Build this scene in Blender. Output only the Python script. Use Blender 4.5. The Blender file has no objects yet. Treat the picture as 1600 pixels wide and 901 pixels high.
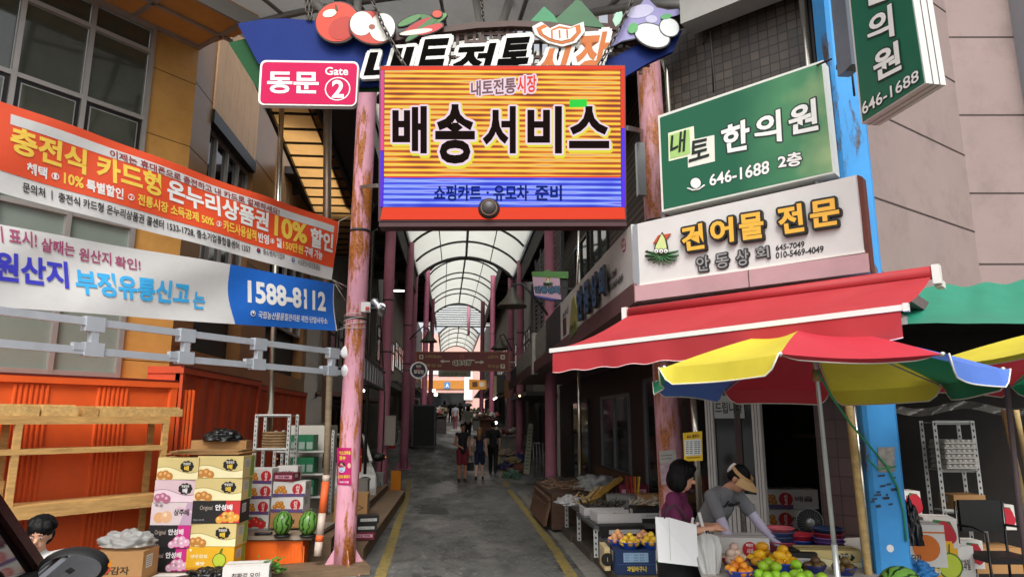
import bpy, bmesh, math, random
from mathutils import Vector, Matrix, noise
R = math.radians
random.seed(7)
scene = bpy.context.scene
col = scene.collection

# ---------------------------------------------------------------- camera, sky, sun, exposure
F, CX, CY, PITCH, YAW, CZ = 1068.0, 800.0, 450.5, R(10.87), R(4.6), 2.0
cd = bpy.data.cameras.new('camera'); cam = bpy.data.objects.new('camera', cd); col.objects.link(cam)
cam.location = (0, 0, CZ); cam.rotation_euler = (R(90) + PITCH, 0, -YAW)
cd.sensor_width = 36.0; cd.lens = 36.0 * F / 1600.0; cd.clip_start = 0.05; cd.clip_end = 2000
scene.camera = cam
SUN_EL, SUN_AZ = R(50), R(184)       # azimuth clockwise from +Y: high, behind the camera
w = bpy.data.worlds.new('World'); scene.world = w; w.use_nodes = True
nt = w.node_tree; bg = nt.nodes['Background']
sky = nt.nodes.new('ShaderNodeTexSky'); sky.sky_type = 'NISHITA'; sky.sun_disc = False
sky.sun_elevation = SUN_EL; sky.sun_rotation = SUN_AZ; sky.dust_density = 5.0; sky.air_density = 1.0; sky.ozone_density = 1.0
hs = nt.nodes.new('ShaderNodeHueSaturation'); hs.inputs['Saturation'].default_value = 0.22
nt.links.new(sky.outputs[0], hs.inputs['Color']); nt.links.new(hs.outputs[0], bg.inputs[0])
bg.inputs[1].default_value = 0.15
sd = bpy.data.lights.new('sun', 'SUN'); sd.energy = 1.15; sd.angle = R(25); sd.color = (1, 0.96, 0.9)
sun = bpy.data.objects.new('sun', sd); col.objects.link(sun)
sdir = Vector((math.sin(SUN_AZ) * math.cos(SUN_EL), math.cos(SUN_AZ) * math.cos(SUN_EL), math.sin(SUN_EL)))
sun.rotation_euler = (-sdir).to_track_quat('-Z', 'Y').to_euler(); sun.location = (0, -5, 30)
vs = scene.view_settings
vs.view_transform = 'Standard'; vs.look = 'None'; vs.gamma = 1.0; vs.use_curve_mapping = False; vs.exposure = 0.7
scene.cycles.max_bounces = 7; scene.cycles.diffuse_bounces = 4; scene.cycles.transparent_max_bounces = 8
scene.cycles.sample_clamp_indirect = 4.0
scene.cycles.use_denoising = True

# ---------------------------------------------------------------- pixel to place (real depth or real plane)
def ray(px, py):
    x = (px - CX) / F; z = -(py - CY) / F
    c, s = math.cos(PITCH), math.sin(PITCH); y2, z2 = c - z * s, s + z * c
    c, s = math.cos(YAW), math.sin(YAW)
    return Vector((x * c + y2 * s, -x * s + y2 * c, z2))
def at(px, py, d):
    r = ray(px, py); k = d / (r.x * math.sin(YAW) + r.y * math.cos(YAW))
    return Vector((r.x * k, r.y * k, CZ + r.z * k))
def onz(px, py, z):
    r = ray(px, py); k = (z - CZ) / r.z
    return Vector((r.x * k, r.y * k, z))
class Fr:
    """upright plane: O on it, U along it (heading deg from +Y towards +X), N towards the viewer's side"""
    def __init__(s, O, deg, flip=1):
        s.O = Vector((O[0], O[1], 0)); h = R(deg)
        s.U = Vector((math.sin(h), math.cos(h), 0)); s.N = Vector((s.U.y, -s.U.x, 0)) * flip
        s.rotz = math.atan2(s.U.y, s.U.x)
    def p(s, u, n, z): return s.O + s.U * u + s.N * n + Vector((0, 0, z))
    def px(s, px, py, n=0.0):
        r = ray(px, py); O = s.O + s.N * n; k = O.dot(s.N) / r.dot(s.N)
        return Vector((r.x * k, r.y * k, CZ + r.z * k))
    def uz(s, px, py, n=0.0):
        v = s.px(px, py, n); return (v - s.O).dot(s.U), v.z
    def off(s, n): 
        f = Fr.__new__(Fr); f.O = s.O + s.N * n; f.U = s.U; f.N = s.N; f.rotz = s.rotz; return f

# ---------------------------------------------------------------- materials
def lin(h):
    if not isinstance(h, str): return tuple(h)
    h = h.lstrip('#'); v = [int(h[i:i + 2], 16) / 255 for i in (0, 2, 4)]
    return tuple(c / 12.92 if c <= 0.04045 else ((c + 0.055) / 1.055) ** 2.4 for c in v)
MC = {}
def M(name, c=None, rough=0.6, var=0.16, scale=5.0, metal=0.0, bump=0.0, bscale=60.0, dirt=0.0, dirtc='#3a322a', trans=0.0, stretch=(1, 1, 1), spec=0.4):
    if name in MC: return MC[name]
    c = lin(c); m = bpy.data.materials.new(name); m.use_nodes = True; n = m.node_tree; b = n.nodes['Principled BSDF']
    b.inputs['Roughness'].default_value = rough; b.inputs['Metallic'].default_value = metal
    b.inputs['Specular IOR Level'].default_value = spec
    tc = n.nodes.new('ShaderNodeTexCoord'); mp = n.nodes.new('ShaderNodeMapping'); mp.inputs['Scale'].default_value = stretch
    n.links.new(tc.outputs['Object'], mp.inputs[0])
    src = None
    if var > 0:
        t = n.nodes.new('ShaderNodeTexNoise'); t.inputs['Scale'].default_value = scale; t.inputs['Detail'].default_value = 6; t.inputs['Roughness'].default_value = 0.65
        n.links.new(mp.outputs[0], t.inputs['Vector'])
        r = n.nodes.new('ShaderNodeValToRGB'); r.color_ramp.elements[0].position = 0.25; r.color_ramp.elements[1].position = 0.75
        r.color_ramp.elements[0].color = tuple(max(0, x * (1 - var)) for x in c) + (1,)
        r.color_ramp.elements[1].color = tuple(min(1, x * (1 + var)) for x in c) + (1,)
        n.links.new(t.outputs['Fac'], r.inputs[0]); src = r.outputs[0]
    if dirt > 0:
        t2 = n.nodes.new('ShaderNodeTexNoise'); t2.inputs['Scale'].default_value = 1.7; t2.inputs['Detail'].default_value = 9; t2.inputs['Roughness'].default_value = 0.72
        n.links.new(mp.outputs[0], t2.inputs['Vector'])
        r2 = n.nodes.new('ShaderNodeValToRGB'); r2.color_ramp.elements[0].position = 0.5; r2.color_ramp.elements[1].position = 0.72
        r2.color_ramp.elements[0].color = (0, 0, 0, 1); r2.color_ramp.elements[1].color = (dirt, dirt, dirt, 1)
        n.links.new(t2.outputs['Fac'], r2.inputs[0])
        mx = n.nodes.new('ShaderNodeMixRGB'); n.links.new(r2.outputs[0], mx.inputs[0])
        if src: n.links.new(src, mx.inputs[1])
        else: mx.inputs[1].default_value = c + (1,)
        mx.inputs[2].default_value = lin(dirtc) + (1,); src = mx.outputs[0]
    if src: n.links.new(src, b.inputs['Base Color'])
    else: b.inputs['Base Color'].default_value = c + (1,)
    if bump > 0:
        t3 = n.nodes.new('ShaderNodeTexNoise'); t3.inputs['Scale'].default_value = bscale; t3.inputs['Detail'].default_value = 5
        n.links.new(mp.outputs[0], t3.inputs['Vector'])
        bp = n.nodes.new('ShaderNodeBump'); bp.inputs['Strength'].default_value = bump; bp.inputs['Distance'].default_value = 0.02
        n.links.new(t3.outputs['Fac'], bp.inputs['Height']); n.links.new(bp.outputs[0], b.inputs['Normal'])
    if trans > 0:
        tr = n.nodes.new('ShaderNodeBsdfTranslucent'); ms = n.nodes.new('ShaderNodeMixShader'); ms.inputs[0].default_value = trans
        if src: n.links.new(src, tr.inputs[0])
        else: tr.inputs[0].default_value = c + (1,)
        o = n.nodes['Material Output']
        n.links.new(b.outputs[0], ms.inputs[1]); n.links.new(tr.outputs[0], ms.inputs[2]); n.links.new(ms.outputs[0], o.inputs[0])
    MC[name] = m; return m
def E(name, c, s=1.0):
    if name in MC: return MC[name]
    m = bpy.data.materials.new(name); m.use_nodes = True; b = m.node_tree.nodes['Principled BSDF']
    b.inputs['Base Color'].default_value = (.01, .01, .01, 1); b.inputs['Specular IOR Level'].default_value = 0.05; b.inputs['Emission Color'].default_value = lin(c) + (1,); b.inputs['Emission Strength'].default_value = s
    MC[name] = m; return m
def ink(c): return M('ink ' + c, c, rough=0.55, var=0.05, scale=20)
def glass(name, c, rough=0.08):
    return M(name, c, rough=rough, var=0.25, scale=1.3, spec=0.8)
def rusty(name, base, rust, lo, hi, scale=2.2, rough=0.6):
    if name in MC: return MC[name]
    m = M(name, base, rough=rough, var=0.12, scale=3, bump=0.15, bscale=25); n = m.node_tree; b = n.nodes['Principled BSDF']
    src = b.inputs['Base Color'].links[0].from_socket
    tc = n.nodes.new('ShaderNodeTexCoord'); mp = n.nodes.new('ShaderNodeMapping'); mp.inputs['Scale'].default_value = (2.4, 2.4, 0.5)
    n.links.new(tc.outputs['Object'], mp.inputs[0])
    t = n.nodes.new('ShaderNodeTexNoise'); t.inputs['Scale'].default_value = scale; t.inputs['Detail'].default_value = 10; t.inputs['Roughness'].default_value = 0.7
    n.links.new(mp.outputs[0], t.inputs['Vector'])
    r = n.nodes.new('ShaderNodeValToRGB'); r.color_ramp.elements[0].position = lo; r.color_ramp.elements[1].position = hi
    n.links.new(t.outputs['Fac'], r.inputs[0])
    t2 = n.nodes.new('ShaderNodeTexNoise'); t2.inputs['Scale'].default_value = 30; t2.inputs['Detail'].default_value = 6
    n.links.new(tc.outputs['Object'], t2.inputs['Vector'])
    rr = n.nodes.new('ShaderNodeValToRGB'); rc = lin(rust)
    rr.color_ramp.elements[0].position = .3; rr.color_ramp.elements[1].position = .7
    rr.color_ramp.elements[0].color = tuple(x * .45 for x in rc) + (1,); rr.color_ramp.elements[1].color = tuple(min(1, x * 1.3) for x in rc) + (1,)
    n.links.new(t2.outputs['Fac'], rr.inputs[0])
    mx = n.nodes.new('ShaderNodeMixRGB'); n.links.new(r.outputs[0], mx.inputs[0]); n.links.new(src, mx.inputs[1]); n.links.new(rr.outputs[0], mx.inputs[2])
    n.links.new(mx.outputs[0], b.inputs['Base Color'])
    bq = n.nodes.new('ShaderNodeBump'); bq.inputs['Strength'].default_value = .5; bq.inputs['Distance'].default_value = .006; n.links.new(r.outputs[0], bq.inputs['Height']); n.links.new(bq.outputs[0], b.inputs['Normal'])
    return m
def grid_mat(name, c, groutc, sx, sz, mortar=0.006, var=0.3, rough=0.5, offset=0.0):
    """tiles / bricks laid in the object's local X-Z"""
    if name in MC: return MC[name]
    m = bpy.data.materials.new(name); m.use_nodes = True; n = m.node_tree; b = n.nodes['Principled BSDF']; b.inputs['Roughness'].default_value = rough
    tc = n.nodes.new('ShaderNodeTexCoord'); sp = n.nodes.new('ShaderNodeSeparateXYZ'); cb = n.nodes.new('ShaderNodeCombineXYZ')
    ad = n.nodes.new('ShaderNodeMath'); ad.operation = 'ADD'
    n.links.new(tc.outputs['Object'], sp.inputs[0]); n.links.new(sp.outputs[0], ad.inputs[0]); n.links.new(sp.outputs[1], ad.inputs[1])
    n.links.new(ad.outputs[0], cb.inputs[0]); n.links.new(sp.outputs[2], cb.inputs[1])
    br = n.nodes.new('ShaderNodeTexBrick'); br.offset = offset; br.inputs['Scale'].default_value = 1.0
    br.inputs['Brick Width'].default_value = sx; br.inputs['Row Height'].default_value = sz; br.inputs['Mortar Size'].default_value = mortar
    cc = lin(c); br.inputs['Color1'].default_value = tuple(x * (1 - var) for x in cc) + (1,); br.inputs['Color2'].default_value = tuple(x * (1 + var) for x in cc) + (1,)
    br.inputs['Mortar'].default_value = lin(groutc) + (1,)
    n.links.new(cb.outputs[0], br.inputs['Vector'])
    t2 = n.nodes.new('ShaderNodeTexNoise'); t2.inputs['Scale'].default_value = 2.0; t2.inputs['Detail'].default_value = 8
    n.links.new(tc.outputs['Object'], t2.inputs['Vector'])
    mx = n.nodes.new('ShaderNodeMixRGB'); mx.blend_type = 'MULTIPLY'; mx.inputs[0].default_value = .6
    n.links.new(br.outputs['Color'], mx.inputs[1]); n.links.new(t2.outputs['Fac'], mx.inputs[2]); n.links.new(mx.outputs[0], b.inputs['Base Color'])
    bp = n.nodes.new('ShaderNodeBump'); bp.inputs['Strength'].default_value = .4; bp.inputs['Distance'].default_value = .01; bp.invert = True
    n.links.new(br.outputs['Fac'], bp.inputs['Height']); n.links.new(bp.outputs[0], b.inputs['Normal'])
    MC[name] = m; return m
def wood(name, c, var=0.35, rough=0.7):
    return M(name, c, rough=rough, var=var, scale=9, bump=0.2, bscale=30, stretch=(0.35, 2.2, 2.2), dirt=0.35, dirtc='#4a3420')

# ---------------------------------------------------------------- mesh builder
_tcache = {}
def text_mesh(s, bold=0.0, res=3):
    k = (s, bold, res)
    if k in _tcache: return _tcache[k]
    c = bpy.data.curves.new('t', 'FONT'); c.body = s; c.offset = bold; c.resolution_u = res
    o = bpy.data.objects.new('t', c); col.objects.link(o)
    dg = bpy.context.evaluated_depsgraph_get(); m = bpy.data.meshes.new_from_object(o.evaluated_get(dg))
    vs_ = [tuple(v.co[:2]) for v in m.vertices]; fs = [tuple(p.vertices) for p in m.polygons]
    bpy.data.objects.remove(o); bpy.data.curves.remove(c); bpy.data.meshes.remove(m)
    xs = [v[0] for v in vs_] or [0]; ys = [v[1] for v in vs_] or [0]
    x0, x1, y0, y1 = min(xs), max(xs), min(ys), max(ys)
    vs_ = [((x - x0) / max(1e-6, x1 - x0), (y - y0) / max(1e-6, y1 - y0)) for x, y in vs_]
    _tcache[k] = (vs_, fs, (x1 - x0) / max(1e-6, y1 - y0)); return _tcache[k]
class MB:
    def __init__(s, mat=None): s.v = []; s.f = []; s.fm = []; s.mats = []; s.cur = 0; s.sm = []; s.smooth = False; s.mat(mat)
    def mat(s, m):
        if m is None: return s
        if m not in s.mats: s.mats.append(m)
        s.cur = s.mats.index(m); return s
    def face(s, idx): s.f.append(tuple(idx)); s.fm.append(s.cur); s.sm.append(s.smooth)
    def verts(s, vs): i = len(s.v); s.v.extend([Vector(p) for p in vs]); return i
    def quad(s, *p): i = s.verts(p); s.face(range(i, i + len(p))); return s
    def box(s, c, d, M_=None, mat=None):
        s.mat(mat); c = Vector(c); h = Vector(d) / 2; i = len(s.v)
        for sx, sy, sz in ((-1,-1,-1),(1,-1,-1),(1,1,-1),(-1,1,-1),(-1,-1,1),(1,-1,1),(1,1,1),(-1,1,1)):
            o = Vector((sx * h.x, sy * h.y, sz * h.z)); s.v.append(c + (M_ @ o if M_ is not None else o))
        for q in ((0,3,2,1),(4,5,6,7),(0,1,5,4),(1,2,6,5),(2,3,7,6),(3,0,4,7)): s.face([i + k for k in q])
        return s
    def bar(s, a, b, w, h=None, up=(0, 0, 1), mat=None):
        """rectangular bar from a to b, w across, h along up"""
        s.mat(mat); h = w if h is None else h; a = Vector(a); b = Vector(b); d = (b - a).normalized(); up = Vector(up)
        if abs(d.dot(up)) > .99: up = Vector((0, 1, 0)) if abs(d.y) < .9 else Vector((1, 0, 0))
        x = d.cross(up).normalized(); z = x.cross(d).normalized(); i = len(s.v)
        for e in (a, b):
            for sx, sz in ((-1,-1),(1,-1),(1,1),(-1,1)): s.v.append(e + x * sx * w / 2 + z * sz * h / 2)
        for q in ((0,1,2,3),(7,6,5,4),(0,4,5,1),(1,5,6,2),(2,6,7,3),(3,7,4,0)): s.face([i + k for k in q])
        return s
    def tube(s, pts, r, n=10, mat=None, cap=True, closed=False):
        s.mat(mat); pts = [Vector(p) for p in pts]; rs = r if isinstance(r, (list, tuple)) else [r] * len(pts); old = s.smooth; s.smooth = True
        px = None; base = len(s.v); m = len(pts)
        for k, p in enumerate(pts):
            d = (pts[(k + 1) % m] - pts[k - 1]) if closed else (pts[min(k + 1, m - 1)] - pts[max(k - 1, 0)]); d.normalize()
            if px is None: px = d.orthogonal().normalized()
            else: px = (px - d * px.dot(d)).normalized()
            py = d.cross(px)
            for j in range(n): a = 2 * math.pi * j / n; s.v.append(p + (px * math.cos(a) + py * math.sin(a)) * rs[k])
        for k in range(m if closed else m - 1):
            k2 = (k + 1) % m
            for j in range(n): s.face((base + k * n + j, base + k * n + (j + 1) % n, base + k2 * n + (j + 1) % n, base + k2 * n + j))
        s.smooth = False
        if cap and not closed:
            s.face([base + j for j in range(n)][::-1]); s.face([base + (m - 1) * n + j for j in range(n)])
        s.smooth = old; return s
    def lathe(s, prof, c=(0, 0, 0), n=24, mat=None, M_=None, smooth=True, sq=None):
        s.mat(mat); c = Vector(c); old = s.smooth; s.smooth = smooth; b = len(s.v)
        for r, z in prof:
            for j in range(n):
                a = 2 * math.pi * j / n; o = Vector((r * math.cos(a), r * math.sin(a), z)); s.v.append(c + (M_ @ o if M_ is not None else o))
        for k in range(len(prof) - 1):
            for j in range(n): s.face((b + k * n + j, b + k * n + (j + 1) % n, b + (k + 1) * n + (j + 1) % n, b + (k + 1) * n + j))
        s.smooth = old; return s
    def ell(s, c, r, M_=None, mat=None, nu=14, nv=9, jit=0.0):
        s.mat(mat); c = Vector(c); r = (r, r, r) if not isinstance(r, (tuple, list)) else r; old = s.smooth; s.smooth = True; b = len(s.v)
        for k in range(nv + 1):
            t = math.pi * k / nv
            for j in range(nu):
                a = 2 * math.pi * j / nu; o = Vector((r[0] * math.sin(t) * math.cos(a), r[1] * math.sin(t) * math.sin(a), r[2] * math.cos(t)))
                if jit: o *= 1 + jit * noise.noise((c + o) * 9)
                s.v.append(c + (M_ @ o if M_ is not None else o))
        for k in range(nv):
            for j in range(nu): s.face((b + k * nu + j, b + (k + 1) * nu + j, b + (k + 1) * nu + (j + 1) % nu, b + k * nu + (j + 1) % nu))
        s.smooth = old; return s
    def prism(s, pts, d, mat=None):
        """closed outline (3-D points in a plane) pushed by vector d"""
        s.mat(mat); n = len(pts); d = Vector(d); i = s.verts(pts); s.verts([Vector(p) + d for p in pts])
        s.face(range(i, i + n)); s.face(list(range(i + n, i + 2 * n))[::-1])
        for k in range(n): s.face((i + k, i + n + k, i + n + (k + 1) % n, i + (k + 1) % n))
        return s
    def sheet(s, fn, nu, nv, mat=None, smooth=True):
        s.mat(mat); old = s.smooth; s.smooth = smooth; b = len(s.v)
        for i in range(nu + 1):
            for j in range(nv + 1): s.v.append(Vector(fn(i / nu, j / nv)))
        for i in range(nu):
            for j in range(nv):
                a = b + i * (nv + 1) + j; s.face((a, a + nv + 1, a + nv + 2, a + 1))
        s.smooth = old; return s
    def text(s, txt, TL, TR, BR, BL, mat, bold=0.02, out=None, lift=0.0, depth=0.0, outline=None, ow=0.06, res=3, warp=None):
        """lettering filling the quad TL,TR,BR,BL; out = towards the viewer"""
        TL, TR, BR, BL = (Vector(q) for q in (TL, TR, BR, BL)); vs_, fs, asp = text_mesh(txt, bold, res)
        if out is None: out = (TR - TL).cross(TL - BL).normalized()
        ex = (TR - TL).normalized(); ez = (TL - BL).normalized(); H = (TL - BL).length
        def put(dx, dz, l, dep):
            i = len(s.v); P = []
            for x, y in vs_:
                p = BL * (1 - x) * (1 - y) + BR * x * (1 - y) + TR * x * y + TL * (1 - x) * y + ex * dx + ez * dz
                if warp: p = warp(p)
                P.append(p)
            s.v.extend([p + out * l for p in P])
            for f in fs: s.face([i + k for k in f])
            if dep > 0:
                j = len(s.v); s.v.extend([p + out * (l - dep) for p in P])
                ed = {}
                for f in fs:
                    for a, b_ in zip(f, f[1:] + f[:1]):
                        ed[(a, b_)] = 1
                for a, b_ in ed:
                    if (b_, a) not in ed: s.face((i + a, j + a, j + b_, i + b_))
        if outline is not None:
            s.mat(outline); q = ow * H
            for k in range(10):
                a = 2 * math.pi * k / 10; put(math.cos(a) * q, math.sin(a) * q, lift - 0.0012 - 0.00012 * k, depth)
        s.mat(mat); put(0, 0, lift + (0.001 if outline is not None else 0), depth if outline is None else 0)
        return s
    def disc(s, c, ex, ez, rx, rz=None, mat=None, n=28, lift=0.0, hole=0.0):
        s.mat(mat); rz = rx if rz is None else rz; ex = Vector(ex); ez = Vector(ez); out = ex.cross(ez); out = -out if False else out; c = Vector(c)
        o = ex.cross(ez).normalized() * -lift if False else ex.cross(ez).normalized() * lift
        pts = [c + o + ex * rx * math.cos(2 * math.pi * k / n) + ez * rz * math.sin(2 * math.pi * k / n) for k in range(n)]
        if hole <= 0: s.quad(*pts)
        else:
            i = s.verts(pts); s.verts([c + o + (p - c - o) * hole for p in pts])
            for k in range(n): s.face((i + k, i + (k + 1) % n, i + n + (k + 1) % n, i + n + k))
        return s
    def build(s, name, parent=None, loc=None, world=False, label=None):
        me = bpy.data.meshes.new(name)
        vs_ = s.v
        if world:
            Mi = XF[parent.name].inverted() if parent is not None else Matrix.Translation(-Vector(loc if loc is not None else (0, 0, 0)))
            vs_ = [Mi @ p for p in vs_]
        me.from_pydata([tuple(p) for p in vs_], [], s.f)
        for m in s.mats: me.materials.append(m)
        me.polygons.foreach_set('material_index', s.fm); me.polygons.foreach_set('use_smooth', s.sm); me.update()
        o = bpy.data.objects.new(name, me); col.objects.link(o)
        if parent is not None: o.parent = parent
        if loc is not None: o.location = loc
        if label: o['label'] = label
        return o
XF = {}
def thing(name, label, cat, loc=(0, 0, 0), rotz=0.0, group=None):
    o = bpy.data.objects.new(name, None); col.objects.link(o); o.location = loc; o.rotation_euler = (0, 0, rotz); o.empty_display_size = .1
    o['label'] = label; o['category'] = cat
    if group: o['group'] = group
    XF[o.name] = Matrix.Translation(Vector(loc)) @ Matrix.Rotation(rotz, 4, 'Z'); return o
def tag(o, label, cat, group=None):
    o['label'] = label; o['category'] = cat
    if group: o['group'] = group
    return o
def struct(o): o['kind'] = 'structure'; return o
def dup(root, loc, rotz=None, label=None, group=None, sc=None):
    r = root.copy(); col.objects.link(r); r.location = loc
    if rotz is not None: r.rotation_euler = (0, 0, rotz)
    if sc is not None: r.scale = sc if isinstance(sc, (tuple, list)) else (sc,) * 3
    if label: r['label'] = label
    if group: r['group'] = group
    for ch in list(root.children):
        c = ch.copy(); col.objects.link(c); c.parent = r
        for g in ch.children:
            d = g.copy(); col.objects.link(d); d.parent = c
    return r
def ptext(mb, fr, n, txt, TL, TR, BR, BL, mat, **k):
    """lettering on plane fr (n in front) between four picture corners"""
    q = [fr.px(x, y, n) for x, y in (TL, TR, BR, BL)]
    return mb.text(txt, *q, mat, out=fr.N, **k)
def ppoly(mb, fr, n, pts, mat, t=0.0):
    q = [fr.px(x, y, n) for x, y in pts]
    if t: mb.prism(q, -fr.N * t, mat)
    else: mb.mat(mat).quad(*q)
    return mb

# common materials
PINK = rusty('pink column paint', '#a5687a', '#8a5a3c', .64, .72)
PINKR = rusty('pink column paint part rusted', '#cf95a6', '#a8642a', .49, .56)
PINKRR = rusty('pink column paint heavily rusted', '#cf9aa4', '#b06c3a', .46, .58)
PINKD = M('dark rose column paint', '#85485a', var=.15, dirt=.3)
STEEL = M('galvanised steel', '#a9adb0', rough=.35, metal=.8, var=.1)
BRIGHT = M('bright metal pipe', '#c9c4b8', rough=.22, metal=.9, var=.08)
BLACK = M('black paint', '#141414', rough=.45)
DARKM = M('dark grey metal', '#2b2c2e', rough=.5)
WHITEP = M('white paint', '#d9d8d4', rough=.5, var=.05, dirt=.12)
ALU = M('aluminium frame', '#a5a09a', rough=.4, metal=.5, var=.06)
WOODL = wood('pale pine wood', '#c49a5e'); WOODD = wood('weathered grey brown wood', '#6e5a44')
CARD = M('brown cardboard', '#a07a4c', rough=.8, var=.12, dirt=.15)
CHAIN = M('chain steel', '#55504a', rough=.5, metal=.6)
# ---------------------------------------------------------------- ground
def sst(a, b, x): t = max(0, min(1, (x - a) / (b - a))); return t * t * (3 - 2 * t)
def gz(y): return 1.25 * sst(20, 37, y) + 0.5 * sst(36, 54, y) + 1.2 * sst(54, 95, y)
def asphalt(name):
    m = M(name, '#555552', rough=.78, var=.5, scale=16, bump=.35, bscale=140); n = m.node_tree; b = n.nodes['Principled BSDF']
    src = b.inputs['Base Color'].links[0].from_socket; tc = n.nodes.new('ShaderNodeTexCoord')
    mp = n.nodes.new('ShaderNodeMapping'); mp.inputs['Scale'].default_value = (1.0, .45, 1); n.links.new(tc.outputs['Object'], mp.inputs[0])
    for sc, lo, hi, c, f in ((.55, .5, .58, '#6f6d69', .8), (1.6, .56, .62, '#2b2b2b', .75), (3.2, .52, .57, '#393938', .6), (5.0, .60, .65, '#8d897f', .65), (13.0, .56, .62, '#8f8c84', .5)):
        t = n.nodes.new('ShaderNodeTexNoise'); t.inputs['Scale'].default_value = sc; t.inputs['Detail'].default_value = 9; t.inputs['Roughness'].default_value = .7
        n.links.new(mp.outputs[0], t.inputs['Vector'])
        r = n.nodes.new('ShaderNodeValToRGB'); r.color_ramp.elements[0].position = lo; r.color_ramp.elements[1].position = hi
        r.color_ramp.elements[1].color = (f, f, f, 1); n.links.new(t.outputs['Fac'], r.inputs[0])
        mx = n.nodes.new('ShaderNodeMixRGB'); n.links.new(r.outputs[0], mx.inputs[0]); n.links.new(src, mx.inputs[1]); mx.inputs[2].default_value = lin(c) + (1,)
        src = mx.outputs[0]
    vo = n.nodes.new('ShaderNodeTexVoronoi'); vo.feature = 'DISTANCE_TO_EDGE'; vo.inputs['Scale'].default_value = .55; nz = n.nodes.new('ShaderNodeTexNoise'); nz.inputs['Scale'].default_value = 2.5; nz.inputs['Detail'].default_value = 7
    av = n.nodes.new('ShaderNodeMixRGB'); av.blend_type = 'ADD'; av.inputs[0].default_value = .9; n.links.new(tc.outputs['Object'], av.inputs[1]); n.links.new(tc.outputs['Object'], nz.inputs['Vector']); n.links.new(nz.outputs['Color'], av.inputs[2]); n.links.new(av.outputs[0], vo.inputs['Vector'])
    rc = n.nodes.new('ShaderNodeValToRGB'); rc.color_ramp.elements[0].color = (.85, .85, .85, 1); rc.color_ramp.elements[1].position = .018; rc.color_ramp.elements[1].color = (0, 0, 0, 1); n.links.new(vo.outputs['Distance'], rc.inputs[0])
    mx = n.nodes.new('ShaderNodeMixRGB'); n.links.new(rc.outputs[0], mx.inputs[0]); n.links.new(src, mx.inputs[1]); mx.inputs[2].default_value = (.012, .012, .012, 1); src = mx.outputs[0]
    tr = n.nodes.new('ShaderNodeTexNoise'); tr.inputs['Scale'].default_value = .9; tr.inputs['Detail'].default_value = 8; n.links.new(mp.outputs[0], tr.inputs['Vector']); rr_ = n.nodes.new('ShaderNodeMapRange'); rr_.inputs['From Min'].default_value = .42; rr_.inputs['From Max'].default_value = .62; rr_.inputs['To Min'].default_value = .35; rr_.inputs['To Max'].default_value = .85; n.links.new(tr.outputs['Fac'], rr_.inputs['Value']); n.links.new(rr_.outputs[0], b.inputs['Roughness'])
    n.links.new(src, b.inputs['Base Color']); return m
ASPH = asphalt('worn patched asphalt')
g = MB(ASPH)
ys = [-150, -20, -5, 0, 5, 10, 15] + [18 + k for k in range(0, 82, 2)] + [120, 300]
i0 = g.verts([(sx, y, gz(y)) for y in ys for sx in (-150, -6, -2, 0, 2, 6, 150)])
for a in range(len(ys) - 1):
    for c in range(6): k = i0 + a * 7 + c; g.face((k, k + 1, k + 8, k + 7))
struct(g.build('road'))
YEL = M('worn yellow road paint', '#8a7632', rough=.8, var=.25, scale=12)
def worn(m, under):
    n = m.node_tree; b = n.nodes['Principled BSDF']; src = b.inputs['Base Color'].links[0].from_socket; tc = n.nodes.new('ShaderNodeTexCoord')
    t = n.nodes.new('ShaderNodeTexNoise'); t.inputs['Scale'].default_value = 7; t.inputs['Detail'].default_value = 12; t.inputs['Roughness'].default_value = .8; n.links.new(tc.outputs['Object'], t.inputs['Vector'])
    r = n.nodes.new('ShaderNodeValToRGB'); r.color_ramp.elements[0].position = .46; r.color_ramp.elements[1].position = .6; n.links.new(t.outputs['Fac'], r.inputs[0])
    mx = n.nodes.new('ShaderNodeMixRGB'); n.links.new(r.outputs[0], mx.inputs[0]); n.links.new(src, mx.inputs[1]); mx.inputs[2].default_value = lin(under) + (1,); n.links.new(mx.outputs[0], b.inputs['Base Color'])
worn(YEL, '#5b584e')
def strip(name, pts, wd, mat, dz=.004):
    m = MB(mat); P = []
    for a, b in zip(pts, pts[1:]):
        k = max(1, int((b[1] - a[1]) / 1.5))
        P += [(a[0] + (b[0] - a[0]) * t / k, a[1] + (b[1] - a[1]) * t / k) for t in range(k)]
    P.append(pts[-1]); i = m.verts([(x + s * wd / 2, y, gz(y) + dz) for x, y in P for s in (-1, 1)])
    for k in range(len(P) - 1): m.face((i + 2 * k, i + 2 * k + 1, i + 2 * k + 3, i + 2 * k + 2))
    return struct(m.build(name))
strip('yellow_line', [(-.92, 8.2), (-.99, 11), (-1.1, 14), (-1.25, 18.5), (-1.5, 23.5)], .15, YEL)
strip('yellow_line', [(1.5, 8.0), (1.58, 11), (1.6, 16), (1.55, 21), (1.7, 26), (1.55, 50)], .15, YEL)
GUT = M('concrete gutter', '#77746d', rough=.85, var=.25, scale=6, bump=.3, dirt=.5)
strip('drain_strip', [(1.95, 8.0), (1.98, 12), (2.0, 20)], .5, GUT, .003)
strip('drain_strip', [(-1.45, 8.6), (-1.5, 13), (-1.6, 19)], .4, GUT, .003)
pm_ = M('newer dark asphalt patch', '#3d3d3c', rough=.8, var=.45, scale=16, bump=.4, bscale=120, dirt=.8, dirtc='#5f5d57')
def patch(pts): q = MB(pm_); q.quad(*[(x, y, gz(y) + .003) for x, y in pts]); struct(q.build('asphalt_patch'))
patch([(-.8, 15.6), (-.35, 15.45), (-.1, 15.5), (-.2, 16.6), (-.5, 16.75), (-.75, 16.7)])
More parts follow.
